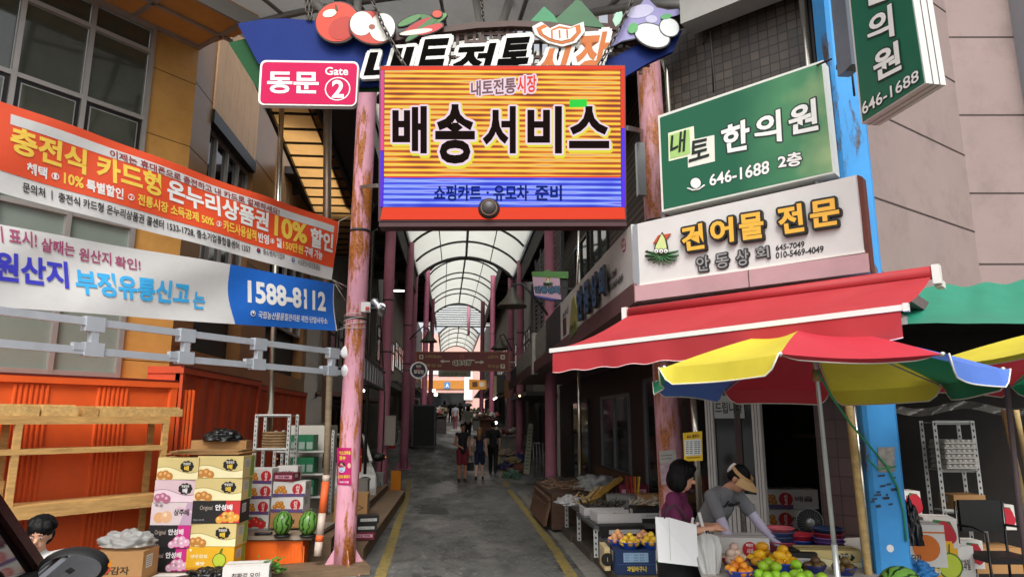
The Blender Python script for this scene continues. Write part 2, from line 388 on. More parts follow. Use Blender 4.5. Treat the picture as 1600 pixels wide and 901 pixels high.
lid = MB(DARKM); lid.disc((.15, 15.2, .005), (1, 0, 0), (0, 1, 0), .33); lid.disc((.15, 15.2, .006), (1, 0, 0), (0, 1, 0), .29, hole=.88, mat=GUT); struct(lid.build('manhole'))

# ---------------------------------------------------------------- left: glazed ochre building
FL = Fr((-4.103, 10.563), 40)
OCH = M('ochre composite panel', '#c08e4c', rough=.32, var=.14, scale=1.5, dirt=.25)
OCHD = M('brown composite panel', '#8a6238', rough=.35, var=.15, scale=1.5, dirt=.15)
BEIGE = M('beige ribbed cladding', '#c9a075', rough=.5, var=.1, scale=2, dirt=.15)
GL = M('greenish window glass', '#3c4036', rough=.06, var=.3, scale=1.1, spec=1.0, dirt=.15, dirtc='#5d6257')
GLP = M('lower glass with sky tint', '#7a857c', rough=.25, var=.15, scale=.8, spec=.8)  # paler grey-green carries the sky's reflection in the glass colour
GLD = M('dark window glass', '#15171a', rough=.07, var=.3, scale=1.5, spec=.8)
JOINT = ink('#3a2812')
n0 = -1.0
B = thing('office_building', 'ochre panelled office building with tall gridded glazing above the orange containers', 'building', FL.p(0, n0, 0), FL.rotz)
m = MB(OCH); ue = .37
def fbox(m, fr, u0, u1, na, nb, z0, z1, mat=None):
    """box on a plane: u0..u1 along, na (front) .. nb (back) out, z0..z1"""
    m.mat(mat); P = [fr.p(u, n, z) for n in (na, nb) for u, z in ((u0, z0), (u1, z0), (u1, z1), (u0, z1))]; i = m.verts(P)
    for q in ((0,1,2,3),(7,6,5,4),(0,4,5,1),(1,5,6,2),(2,6,7,3),(3,7,4,0)): m.face([i + k for k in q])
    return m
fbox(m, FL, -9, ue, n0, n0 - .3, 0, 2.62)
fbox(m, FL, -.42, ue, n0 + .002, n0 - .3, 2.622, 8.46)
fbox(m, FL, -9, ue, n0, n0 - .3, 8.465, 11)
m.mat(JOINT)
for z in (2.9, 4.15, 5.4, 6.6, 7.75): fbox(m, FL, -.42, ue, n0 + .004, n0 + .001, z, z + .012)
m.build('wall', B, world=True)
fr_ = MB(ALU)
us = [-.44 - .915 * k for k in range(9)]
zs = [2.66, 4.98, 5.62, 6.80, 7.98, 8.40]
for u in us: fbox(fr_, FL, u - .035, u + .035, n0 + .07, n0 - .05, 2.62, 8.45)
for z in zs: fbox(fr_, FL, us[-1], us[0], n0 + .06, n0 - .04, z - .035, z + .035)
fr_.build('window_frame', B, world=True)
for k in range(5):
    for j in range(5):
        u1, u0 = us[k] - .04, us[k + 1] + .04; z0, z1 = zs[j] + .04, zs[j + 1] - .04
        p = MB(); dark = (j == 2)
        if j == 2:
            fbox(p, FL, u0, u1, n0 + .03, n0 - .02, z0, z1, BLACK); fbox(p, FL, u0 + .06, u1 - .06, n0 + .045, n0 + .031, z0 + .06, z1 - .06, ALU); fbox(p, FL, u0 + .075, u1 - .075, n0 + .047, n0 + .04, z0 + .075, z1 - .075, GL)
        else:
            q = [FL.p(u, n0 + .0, z) for u, z in ((u0, z0), (u1, z0), (u1, z1), (u0, z1))]
            # each pane sits a hair out of true, as real glazing does
            e = (random.random() - .5) * .012; q[1] = q[1] + FL.N * e; q[2] = q[2] + FL.N * e
            p.mat(GLP if j in (0, 1) else GL).quad(*q)
        p.build('window_pane', B, world=True)
# soffit of ochre panels above the glazing
sof = MB(OCH); z = 8.47
P4 = [FL.p(-8, n0 + .002, z), FL.p(ue, n0 + .002, z), FL.p(ue + .25, .35, z), FL.p(-8, .35, z)]
sof.prism(P4, (0, 0, .25))
for u in (-5.6, -4.4, -3.2, -2.0, -.8, .35): fbox(sof, FL, u - .03, u + .03, .35, n0, z - .05, z - .004, ALU)
fbox(sof, FL, -8, ue + .25, .39, .33, z - .07, z + .2, ALU); fbox(sof, FL, -8, ue, n0 + .08, n0 + .003, z - .06, z - .003, ALU)
fbox(sof, FL, -8, ue + .2, -.28, -.34, z - .05, z - .004, ALU)
sof.build('soffit', B, world=True)
# return wall along the alley
B1 = FL.p(ue, n0, 0); FS = Fr((B1.x, B1.y), 0)
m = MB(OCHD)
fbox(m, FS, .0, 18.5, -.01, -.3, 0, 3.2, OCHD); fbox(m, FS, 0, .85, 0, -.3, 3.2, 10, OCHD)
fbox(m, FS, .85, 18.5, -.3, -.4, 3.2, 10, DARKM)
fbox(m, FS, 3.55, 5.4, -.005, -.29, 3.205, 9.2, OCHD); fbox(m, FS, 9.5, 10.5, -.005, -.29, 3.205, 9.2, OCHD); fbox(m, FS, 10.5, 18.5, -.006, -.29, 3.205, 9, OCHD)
m.mat(JOINT)
for z in (4.2, 5.4, 6.6, 7.8): fbox(m, FS, 0, .85, .004, .001, z, z + .012); fbox(m, FS, 3.55, 5.4, .004, 0, z, z + .012); fbox(m, FS, 9.5, 10.5, .004, 0, z, z + .012)
m.build('side_wall', B, world=True)
for (a, b_, z0, z1) in ((.86, 3.54, 7.72, 11), (5.41, 9.49, 7.0, 9.2)):
    k = a; rb = MB(BEIGE)
    while k < b_ - .05: fbox(rb, FS, k, min(k + .40, b_), .03, -.05, z0, z1); k += .42
    rb.build('ribbed_cladding', B, world=True)
hd = MB(BLACK); fbox(hd, FS, .86, 3.54, .05, -.25, 7.45, 7.7); fbox(hd, FS, 5.41, 9.49, .05, -.25, 6.7, 6.98); hd.build('window_header', B, world=True)
for (a, b_, z0, z1) in ((.86, 3.54, 4.6, 7.45), (5.41, 9.49, 4.4, 6.7)):
    sub = MB(ALU); nw = 4
    for k in range(nw + 1): u = a + (b_ - a) * k / nw; fbox(sub, FS, u - .03, u + .03, -.1, -.2, z0, z1)
    fbox(sub, FS, a, b_, -.1, -.2, z0, z0 + .06); fbox(sub, FS, a, b_, -.1, -.2, z1 - .06, z1); fbox(sub, FS, a, b_, -.11, -.19, z0 + 1.1, z0 + 1.15)
    wf = sub.build('side_window', B, world=True)
    gp = MB(GLD); fbox(gp, FS, a, b_, -.16, -.17, z0, z1); gp.build('pane', B, world=True).parent = B
# lean-to of amber sheet between the building and the arcade
AMB = M('amber translucent sheet', '#d9a766', rough=.35, var=.14, scale=1.2, trans=.75, dirt=.2, dirtc='#7a5530')
L = thing('lean_to_roof', 'amber translucent lean-to roof with ladder-like black bars behind the gate number sign', 'roof', (-3.3, 11, 7.5))
a = MB(AMB); X0, X1 = -3.45, -2.55
def amb(u, v): y = 10.2 + 13 * u; return (X0 - .075 * (y - 12) + (X1 - X0 + .055 * (y - 12)) * v, y, 7.5 + .015 * math.sin(v * 3.1) * math.sin(y * 4))
a.sheet(amb, 40, 4); a.build('sheet', L, world=True)
rl = MB(BLACK)
rl.bar(Vector(amb(0, 0)) - Vector((0, 0, .04)), Vector(amb(1, 0)) - Vector((0, 0, .04)), .07, .1); rl.bar(Vector(amb(0, 1)) - Vector((0, 0, .04)), Vector(amb(1, 1)) - Vector((0, 0, .04)), .07, .1)
rl.bar(Vector(amb(0, .82)) - Vector((0, 0, .05)), Vector(amb(1, .82)) - Vector((0, 0, .05)), .025, .03)
for k in range(19): q = (k + .5) / 19; rl.bar(Vector(amb(q, 0)) - Vector((0, 0, .03)), Vector(amb(q, 1)) - Vector((0, 0, .03)), .04, .04)
rl.build('bar', L, world=True)
bm = MB(BLACK); bm.prism([(-2.62, 9.9, 7.5), (-1.75, 9.9, 7.5), (-1.75, 17.6, 7.55), (-3.0, 17.6, 7.55)], (0, 0, .3)); bm.box((-1.93, 13.7, 8.1), (.12, 7.8, 1.1)); tag(bm.build('eave', loc=(-2.2, 9.9, 7.5), world=True), 'dark eave board between the amber lean-to roof and the gate column', 'eave')
# ---------------------------------------------------------------- containers
ORG = M('orange container steel', '#db5a24', rough=.5, var=.1, scale=2.5, dirt=.1, dirtc='#7a2a12')
ORD = M('dark red container steel', '#b8421a', rough=.5, var=.14, scale=2.5, dirt=.2, dirtc='#5a1a0e')
MAR = M('maroon container edge', '#5a1a14', rough=.5)
def container(fr, u0, u1, n, ztop, dep, mat, label, ribs):
    T = thing('shipping_container', label, 'container', fr.p((u0 + u1) / 2, n, 0), fr.rotz)
    b = MB(mat); fbox(b, fr, u0, u1, n - .035, n - dep, .1, ztop - .02)
    fbox(b, fr, u0 - .02, u1 + .02, n + .02, n - dep, ztop - .1, ztop, MAR if False else mat); fbox(b, fr, u0, u1, n + .02, n - .05, .02, .16)
    for e in (u0, u1 - .1): fbox(b, fr, e, e + .1, n + .01, n - .1, .16, ztop - .1)
    b.build('body', T, world=True)
    r = MB(mat); 
    for (a, c, pitch) in ribs:
        k = a
        while k < c:
            P = [fr.p(k + du, n - .034 + dn, 0) for du, dn in ((0, 0), (pitch * .22, .028), (pitch * .55, .028), (pitch * .75, 0))]
            r.prism([p + Vector((0, 0, .17)) for p in P], (0, 0, ztop - .29)); k += pitch
    r.build('corrugated_panel', T, world=True)
    t = MB(MAR); fbox(t, fr, u0 - .02, u1 + .02, n + .024, n - .02, ztop - .015, ztop + .012); t.build('top_rail', T, world=True)
    return T
rb = []
k = -6.0
while k < -.1: rb += [(k, k + .42, .06)]; k += .98
container(FL, -6.5, .0, 0, 2.56, .95, ORG, 'bright orange corrugated container behind the wooden shelf', rb)
C2 = Fr((-4.05, 10.9), 0)
container(C2, -.35, 3.75, 0, 2.78, .5, ORD, 'dark red container side receding behind the fruit carton stacks', [(.3, 3.4, .62)])
container(C2, 3.95, 8.5, -.06, 2.72, .5, ORD, 'farther dark red container beyond the white angle-iron rack', [(4.3, 8.2, .62)])

# ---------------------------------------------------------------- arcade columns
def column(base, top, r, mat, label, grp='pink arcade columns', flange=True):
    base = Vector(base); top = Vector(top); T = thing('arcade_column', label, 'column', base, 0, grp)
    s = MB(mat); k = 12; s.tube([base.lerp(top, j / k) for j in range(k + 1)], r, 20); s.build('shaft', T, world=True)
    if flange:
        f = MB(mat); f.box(base + Vector((0, 0, .012)), (r * 3.4, r * 3.4, .024))
        for j in range(4):
            a = j * math.pi / 2 + .4; d = Vector((math.cos(a), math.sin(a), 0)); sd = Vector((-d.y, d.x, 0)) * .008
            q = [base + d * (r * .8) + Vector((0, 0, .024)), base + d * (r * 1.75) + Vector((0, 0, .024)), base + d * (r * 1.75) + Vector((0, 0, .12)), base + d * (r * .98) + Vector((0, 0, .30))]
            f.prism([p - sd for p in q], sd * 2)
        f.build('base_plate', T, world=True)
    bnd = MB(DARKM)
    for z in ((top.z - base.z) * .45, (top.z - base.z) * .62):
        p = base.lerp(top, z / (top.z - base.z)); bnd.tube([p - Vector((0, 0, .02)), p + Vector((0, 0, .02))], r * 1.04, 20)
    bnd.build('strap', T, world=True)
    return T
column((-1.47, 9.86, 0), (-1.425, 9.85, 7.6), .145, PINKR, 'rust-streaked pink column at the left of the gate, carrying the banners and the mask poster')
column(at(1047, 655, 9.75) - Vector((0, 0, at(1047, 655, 9.75).z)), at(1011, 60, 9.75), .183, PINKRR, 'heavily rusted pink column behind the shopper in the purple top')
lab = {0: 'pink column with black cable behind the orange sign board, left of the alley', 1: 'pink column rising behind the concrete canopy slab on the left', 2: 'pink column beside the round sign, with a small red extinguisher box', 3: 'distant pink column on the left side of the rising alley', 4: 'farthest pink column on the left of the alley'}
for k, (px, d) in enumerate(((600, 19.0), (633, 25.0), (642, 30.5), (662, 38), (672, 48))):
    p = at(px, 640, d); y = p.y; column((p.x, y, gz(y)), (p.x + .02, y, 8.55 + (1.9 if y > 33 else 0)), .15, PINK if k < 3 else PINKD, lab[k])
lab = {0: 'pink column standing over the dried fish stall on the right', 1: 'pink column beside the tall pale menu board on the right', 2: 'slimmer pink column just left of the menu board column', 3: 'pink column under the yellow hanging shop sign on the right', 4: 'farthest pink column on the right of the alley'}
for k, (px, d) in enumerate(((860, 17.5), (812, 28.0), (797, 31.5), (768, 40), (752, 49))):
    p = at(px, 640, d); y = p.y; column((p.x, y, gz(y)), (p.x + .05, y, 8.55 + (1.9 if y > 33 else 0)), .15, PINK if k < 3 else PINKD, lab[k])

# ---------------------------------------------------------------- arcade vaults
VAULT = M('milky polycarbonate vault', '#c9c9c0', rough=.5, var=.05, scale=.8, trans=.72, dirt=.1, dirtc='#8f8c80')
RIB = M('dark steel rib', '#3d3c3a', rough=.5, var=.15)
def vault(xl, xr, y0, y1, zs_, rise, ribs, label, dx=0.0):
    T = thing('arcade_roof', label, 'roof', ((xl + xr) / 2, y0, zs_), 0, 'arched arcade roofs')
    def fn(u, v, d=0.0):
        y = y0 + (y1 - y0) * u; c = (xl + xr) / 2 + dx * u; h = (xr - xl) / 2; a = math.pi * v; t = -1 + 2 * v
        return Vector((c + (h - d) * t, y, zs_ + (rise - d) * (1 - t * t) ** .85 if abs(t) < 1 else zs_))
    s = MB(VAULT); s.sheet(fn, 8, 24); s.build('membrane', T, world=True)
    for y in ribs:
        u = (y - y0) / (y1 - y0); r = MB(RIB); big = y in (ribs[0], ribs[-1])
        r.tube([fn(u, j / 20, .05) for j in range(21)], .09 if big else .05, 8, cap=True); r.build('rib', T, world=True)
    p = MB(RIB); p.tube([fn(0, .5, .06), fn(1, .5, .06)], .055, 8); p.build('ridge_beam', T, world=True)
    p = MB(RIB)
    for v in (.24, .76): p.tube([fn(0, v, .03), fn(1, v, .03)], .022, 6)
    p.build('purlin', T, world=True)
    for sx, x in ((-1, xl), (1, xr)):
        gb = MB(BLACK if sx < 0 else M('blue grey gutter', '#3f5a70', rough=.4))
        gb.bar((x + sx * .07, y0, zs_ - .02), (x + dx + sx * .07, y1, zs_ - .02), .14, .28)
        gb.build('gutter', T, world=True)
    return T
vault(-1.83, 2.55, 12.5, 31.3, 8.55, .95, [13.5, 17, 20, 23, 25.4, 28.3, 31.2], 'nearest translucent arched roof above the alley mouth, behind the lit screen')
vault(-1.76, 2.64, 40, 58, 10.75, 1.05, [40.1, 41.3, 45.2, 47, 51, 53, 57.8], 'second translucent arched roof farther up the alley', -.35)
vault(-1.9, 2.3, 73, 96, 11.1, 1.1, [73.1, 77, 81, 86, 91, 95.8], 'farthest small arched roof beyond the louvred gable', -.3)
# ---------------------------------------------------------------- right: corner shop building
FR = Fr((1.79, 6.66), 135)
SIDE = Fr((1.79, 6.66), 0, -1)          # along the alley, facing -X
TILE = grid_mat('small brown wall tiles', '#51473d', '#28231f', .105, .105, .007, var=.38, rough=.4)
BRK = grid_mat('brown split brick', '#6a5546', '#3a332c', .2, .07, .008, var=.3, rough=.8, offset=.5)
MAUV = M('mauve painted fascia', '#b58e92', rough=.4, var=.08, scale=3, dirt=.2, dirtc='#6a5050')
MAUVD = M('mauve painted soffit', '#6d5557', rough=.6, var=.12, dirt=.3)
DKB = M('dark brown shopfront panel', '#3b2c28', rough=.55, var=.2, dirt=.2)
RB = thing('corner_shop', 'two-storey corner shop with tiled upper wall, mauve fascia and sliding glass doors', 'building', (3.3, 8.55, 0), FR.rotz)
ZS = 3.16
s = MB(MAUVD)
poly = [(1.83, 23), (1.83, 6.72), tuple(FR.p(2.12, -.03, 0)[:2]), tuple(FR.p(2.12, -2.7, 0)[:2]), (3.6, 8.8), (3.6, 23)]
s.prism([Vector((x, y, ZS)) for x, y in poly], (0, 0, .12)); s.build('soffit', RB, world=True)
f = MB(MAUV)
fbox(f, FR, .0, 2.16, .06, -.05, ZS, ZS + .155); f.build('fascia', RB, world=True)
f = MB(M('maroon side fascia', '#6d4a4c', rough=.5, var=.12, dirt=.3)); i = f.verts([(1.755, 6.68, ZS - .01), (1.755, 23.4, ZS - .16), (1.755, 23.4, ZS + .1), (1.755, 6.68, ZS + .19)]); f.face((i, i + 1, i + 2, i + 3))
f.prism([(1.755, 6.60, ZS - .012), (1.755, 23.4, ZS - .16), (1.755, 23.4, ZS + .1), (1.755, 6.60, ZS + .185)], (.07, 0, 0)); f.build('side_fascia', RB, world=True)
jn = MB(JOINT); fbox(jn, FR, 1.18, 1.186, .064, .058, ZS, ZS + .155); fbox(jn, FR, .0, .012, .066, .05, ZS - .01, ZS + .16); jn.build('fascia_joint', RB, world=True)
NB = -2.4
wl = MB(DKB)
wl.box((3.6, 15.9, 1.56), (.3, 14.2, 3.12))
fbox(wl, FR, -.06, .02, NB, NB - .3, 0, ZS); fbox(wl, FR, -.06, FR.uz(1356, 700, NB)[0], NB - .001, NB - .3, 2.75, ZS - .002)
wl.build('wall', RB, world=True)
tp = MB(grid_mat('large brown pillar tiles', '#4a3836', '#2b2222', .2, .2, .006, var=.12, rough=.35))
# openings on the front read from the photograph's columns
u = lambda px, py=700: FR.uz(px, py, NB)[0]
fbox(tp, FR, u(1287), u(1352), NB + .25, NB - .3, 0, 2.74); tp.build('tiled_pillar', RB, world=True)
# sliding door
WF = M('white aluminium door frame', '#b9b7b2', rough=.4, var=.06, dirt=.2)
dr = MB(WF); a, b_ = u(1106), u(1192)
fbox(dr, FR, a, a + .10, NB + .03, NB - .06, .05, 2.74); fbox(dr, FR, b_ - .10, b_, NB + .03, NB - .06, .05, 2.74); fbox(dr, FR, a + .1, b_ - .1, NB + .02, NB - .05, 1.02, 1.12); fbox(dr, FR, a + .1, b_ - .1, NB + .02, NB - .05, .1, .25)
for k in range(9): q = a + .1 + (b_ - a - .2) * k / 9; fbox(dr, FR, q + .006, q + (b_ - a - .2) / 9 - .006, NB - .0, NB - .03, .25, 1.02)
for e in (a + .03, a + .065, b_ - .07, b_ - .035): fbox(dr, FR, e, e + .006, NB + .033, NB + .03, .05, 2.7, DARKM)
d = dr.build('sliding_door', RB, world=True)
gp = MB(GLD); gp.mat(GLD).quad(*[FR.p(x, NB - .02, z) for x, z in ((a + .1, 1.12), (b_ - .1, 1.12), (b_ - .1, 2.74), (a + .1, 2.74))]); o = gp.build('door_pane', RB, world=True)
nt_ = MB(); nt_.mat(ink('#9aa09c')); fbox(nt_, FR, a + .11, a + .5, NB + .0, NB - .012, 2.02, 2.3)
nt_.text('드립니다', FR.p(a + .13, NB + .003, 2.22), FR.p(a + .48, NB + .003, 2.22), FR.p(a + .48, NB + .003, 2.08), FR.p(a + .13, NB + .003, 2.08), ink('#202020'), out=FR.N)
nt_.build('door_notice', RB, world=True)
# opening and the room behind it
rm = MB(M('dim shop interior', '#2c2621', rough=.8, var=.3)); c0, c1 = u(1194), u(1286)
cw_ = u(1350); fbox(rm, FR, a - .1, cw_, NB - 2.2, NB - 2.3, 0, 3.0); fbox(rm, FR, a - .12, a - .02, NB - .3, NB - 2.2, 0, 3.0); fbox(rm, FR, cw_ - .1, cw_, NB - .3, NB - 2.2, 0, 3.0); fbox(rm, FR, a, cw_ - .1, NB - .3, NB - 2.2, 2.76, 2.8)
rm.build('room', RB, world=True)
sl = MB(M('brown shelf board', '#5c4a38', var=.2)); fbox(sl, FR, c0 - .3, c1 + .3, NB - 1.9, NB - 2.19, 1.75, 1.8); fbox(sl, FR, c0 - .3, c1 + .3, NB - 2.1, NB - 2.19, 2.3, 2.4); sl.build('shelf', RB, world=True)
ow = MB(WF); fbox(ow, FR, c1 - .06, c1 - .02, NB + .03, NB - .05, .05, 2.74); ow.build('door_jamb', RB, world=True)
# alley-side shopfront: windows and doors in brown panels (X = 3.3)
def sidewin(y0, y1, z0, z1, cat='side_window', fr=WF):
    w_ = MB(fr)
    for y in (y0, (y0 + y1) / 2, y1): w_.box((3.435, y, (z0 + z1) / 2), (.07, .07, z1 - z0))
    for z in (z0, z1): w_.box((3.435, (y0 + y1) / 2, z), (.06, y1 - y0, .07))
    o = w_.build(cat, RB, world=True); p = MB(GLD); p.quad((3.438, y0, z0), (3.438, y1, z0), (3.438, y1, z1), (3.438, y0, z1)); p.build('pane', RB, world=True)
GREYF = M('grey aluminium', '#6f7072', rough=.4, metal=.4, var=.1)
sidewin(13.6, 16.2, .95, 2.5, fr=GREYF); sidewin(9.2, 12.4, .25, 2.7, fr=GREYF); sidewin(17.8, 20.5, .3, 2.5, fr=DARKM)
lw = MB(wood('brown timber sill board', '#5a3f2c')); lw.box((3.36, 14.9, .85), (.16, 2.9, .2)); lw.build('sill', RB, world=True)
# upper floor
tl = MB(TILE); q0 = FR.p(-.13, -1.1, 3.3)
for P in ([(0, 0, 0), (2.06, 0, 0), (2.06, 0, 3.35), (0, 0, 3.35)],): tl.quad(*P)
tl.quad((0, 0, 0), (0, .5, 0), (0, .5, 3.35), (0, 0, 3.35))
o = tl.build('tiled_wall', RB); Mi = XF[RB.name].inverted() @ Matrix.Translation(q0); o.location = Mi.to_translation()
dk = MB(DARKM); fbox(dk, FR, .3, 2.3, -1.0, -1.6, 6.66, 7.3); fbox(dk, FR, 1.55, 1.95, -1.06, -1.3, 3.3, 6.6, M('dark ribbed panel', '#2e2a28', rough=.6)); 
for k in range(10): fbox(dk, FR, 1.56 + k * .04, 1.58 + k * .04, -1.03, -1.05, 3.3, 6.6)
dk.build('upper_beam', RB, world=True)
ub = MB(BRK); ub.box((3.45, 16.6, 5.75), (.3, 13.2, 5.1)); ub.bar(FR.p(-.0, -1.45, 5.0), (3.5, 10.1, 5.0), .2, 3.3); o = ub.build('upper_side_wall', RB, world=True)
for (y0, y1, z0, z1) in ((14.4, 16.2, 4.6, 6.7), (16.7, 18.6, 4.6, 6.7)):
    w_ = MB(BLACK)
    for y in (y0, (y0 + y1) / 2, y1): w_.box((3.29, y, (z0 + z1) / 2), (.08, .09, z1 - z0))
    for z in (z0, z1): w_.box((3.29, (y0 + y1) / 2, z), (.075, y1 - y0, .09))
    w_.build('upper_window', RB, world=True); p = MB(GL); p.quad((3.287, y0, z0), (3.287, y1, z0), (3.287, y1, z1), (3.287, y0, z1)); p.build('upper_pane', RB, world=True)
# parapet and dark panel along the alley, beyond the side sign
pp = MB(GUT); pp.prism([(1.80, 13.75, 3.1), (1.80, 20.8, 3.1), (1.80, 20.8, 3.72), (1.80, 13.75, 3.98)], (.12, 0, 0)); pp.box((1.79, 15.8, 3.5), (.13, .35, .95)); pp.build('parapet', RB, world=True)
pp = MB(DARKM); pp.prism([(1.79, 11.62, 3.16), (1.79, 13.7, 3.14), (1.79, 13.7, 3.98), (1.79, 11.62, 3.99)], (.1, 0, 0)); pp.build('dark_panel', RB, world=True)
sg = MB(DARKM)
for k in range(14): sg.box((1.84, 21 + k * .18, 3.35), (.03, .02, .55))
sg.box((1.84, 22.2, 3.62), (.04, 2.5, .04)); sg.box((1.84, 22.2, 3.1), (.04, 2.5, .04)); sg.build('railing', RB, world=True)
# louvred screen upstairs
lv = thing('louvre_screen', 'pale louvred screen behind the columns above the concrete parapet on the right', 'screen', (2.5, 15.5, 4.0))
l = MB(M('louvre slats', '#aeb2b4', rough=.5, var=.1))
for k in range(22): z = 3.95 + k * .14; l.bar((2.52, 16.1, z), (2.52, 21.5, z), .06, .075, up=(.6, 0, .8))
l.build('slat', lv, world=True)
l = MB(BLACK)
for y in (16.05, 17.4, 18.75, 20.1, 21.5): l.box((2.52, y, 5.5), (.08, .1, 3.2))
l.build('post', lv, world=True)
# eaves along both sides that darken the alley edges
EV = M('dark eave boards', '#2e2a28', rough=.8, var=.3)  # plain dark brown with random tone
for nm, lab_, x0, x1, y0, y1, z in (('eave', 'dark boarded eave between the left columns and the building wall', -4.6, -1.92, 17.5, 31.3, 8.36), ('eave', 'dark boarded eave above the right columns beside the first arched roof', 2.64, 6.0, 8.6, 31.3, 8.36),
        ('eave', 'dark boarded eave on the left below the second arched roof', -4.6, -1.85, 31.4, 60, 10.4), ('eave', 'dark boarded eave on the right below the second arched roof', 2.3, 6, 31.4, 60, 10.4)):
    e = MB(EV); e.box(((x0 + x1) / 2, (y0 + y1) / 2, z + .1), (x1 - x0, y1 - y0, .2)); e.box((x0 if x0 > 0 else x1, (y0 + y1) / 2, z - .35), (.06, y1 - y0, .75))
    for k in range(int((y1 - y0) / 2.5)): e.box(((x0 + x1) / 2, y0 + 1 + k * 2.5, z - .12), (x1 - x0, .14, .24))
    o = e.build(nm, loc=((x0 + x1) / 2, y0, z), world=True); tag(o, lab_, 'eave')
# ---------------------------------------------------------------- houses along the alley
def house(side, y0, y1, x, h, wc, label, seed, sign=None):
    """two-storey shop-house fronting the alley; side -1 left, 1 right"""
    rnd = random.Random(seed); T = thing('shop_house', label, 'building', (x, (y0 + y1) / 2, gz(y0)), 0, 'shop houses along the alley')
    zb = gz(y0) - .1; zt = zb + h; wm = M('render ' + wc, wc, rough=.8, var=.15, scale=1.5, dirt=.4)
    W = MB(wm); s = side
    W.box((x + s * 1.75, (y0 + y1) / 2, zt / 2 + 1.35 + zb / 2), (3, y1 - y0, zt - zb - 2.7)); W.box((x + s * .15, y0 + .12, zb + 1.4), (.3, .24, 2.85)); W.box((x + s * .15, y1 - .12, zb + 1.4), (.3, .24, 2.85)); W.box((x + s * 1.75, y0 + .1, zb + 1.4), (3, .18, 2.75)); W.box((x + s * 3.2, (y0 + y1) / 2, zb + 1.4), (.1, y1 - y0, 2.9))
    W.build('wall', T, world=True)
    n = max(1, int((y1 - y0) / 2.6))
    for k in range(n):
        ya = y0 + .35 + (y1 - y0 - .7) * k / n; yb = y0 + .35 + (y1 - y0 - .7) * (k + 1) / n - .15
        wf = MB(DARKM); z0, z1 = zb + 3.9, zb + 5.5
        for y in (ya + .2, (ya + yb) / 2, yb - .2): wf.box((x + s * .24, y, (z0 + z1) / 2), (.06, .06, z1 - z0))
        for z in (z0, (z0 * .35 + z1 * .65), z1): wf.box((x + s * .24, (ya + yb) / 2, z), (.06, yb - ya - .4, .06))
        o = wf.build('window', T, world=True); p = MB(GLD); p.quad(*[(x + s * .235, y, z) for y, z in ((ya + .2, z0), (yb - .2, z0), (yb - .2, z1), (ya + .2, z1))]); p.build('pane', T, world=True)
        sh = MB(M('shop front grey', '#4b4c4e', rough=.5, var=.2) if rnd.random() < .5 else DKB); z0, z1 = zb + .1, zb + 2.5
        sh.box((x + s * .5, ya + .06, (z0 + z1) / 2), (.08, .1, z1 - z0)); sh.box((x + s * .5, yb - .06, (z0 + z1) / 2), (.08, .1, z1 - z0)); sh.box((x + s * .5, (ya + yb) / 2, z0 + .3), (.05, yb - ya, .6)); sh.box((x + s * .5, (ya + yb) / 2, z1), (.08, yb - ya, .12)); sh.box((x + s * .5, (ya + yb) / 2, (z0 + z1) / 2), (.06, .07, z1 - z0))
        sh.build('shop_front', T, world=True)
    aw = MB(M('awning ' + wc, rnd.choice(['#4a4a48', '#3d4a42', '#5a4038', '#55565a']), rough=.6, var=.15)); aw.bar((x - s * .25, y0, zb + 2.85), (x - s * .25, y1, zb + 2.85), 1.1, .14); aw.build('awning', T, world=True)
    return T
house(-1, 21.5, 30.5, -4.0, 8.2, '#8f8a82', 'grey rendered house with gridded upstairs windows, left of the alley behind the columns', 1)
house(-1, 31, 41, -3.4, 9.5, '#7d786f', 'left-hand house at the start of the rise, by the round sign', 2)
house(-1, 41.5, 55, -3.5, 10, '#8a7f72', 'left-hand house under the second arched roof', 3)
house(-1, 56, 78, -3.7, 10, '#6f6c68', 'far left house near the top of the rise', 4)
house(1, 23.6, 31, 3.2, 8.0, '#7f776c', 'right-hand house behind the tall menu board', 5)
house(1, 31.5, 42, 3.2, 9.5, '#77726b', 'right-hand house with the boxed lit shop sign', 6)
house(1, 42.5, 57, 3.0, 10, '#857b70', 'right-hand house behind the yellow hanging sign', 7)
house(1, 58, 80, 2.8, 10, '#6c6762', 'far right house near the top of the rise', 8)
# end of the alley: sunlit shop block
T = thing('end_building', 'pale pink and orange fronted building closing the far end of the alley', 'building', (.0, 104, gz(104)))
W = MB(M('pink render', '#d7a79c', rough=.8)); W.box((-1, 107, 8), (30, 3, 14)); W.build('wall', T, world=True)
W = MB(M('orange shop band', '#b8782c', rough=.5)); W.box((-2.6, 105.4, gz(104) + 4.3), (8, .2, 1.3)); W.build('sign_band', T, world=True)
W = MB(ink('#3b7fb5')); W.box((-1.4, 105.26, gz(104) + 4.2), (.9, .06, 1.0)); W.text('A', (-1.65, 105.2, gz(104) + 4.5), (-1.15, 105.2, gz(104) + 4.5), (-1.15, 105.2, gz(104) + 3.9), (-1.65, 105.2, gz(104) + 3.9), ink('#e8e8e8'), out=Vector((0, -1, 0))); W.build('sign_square', T, world=True)
W = MB(WHITEP); W.box((-2.6, 105.4, gz(104) + 6.6), (8, .15, 1.6)); W.box((1.8, 105.3, gz(104) + 5), (1.3, .2, 6)); W.build('white_panel', T, world=True)
W = MB(GLD); W.box((-2.6, 105.45, gz(104) + 1.6), (8, .1, 3)); W.build('shop_glass', T, world=True)
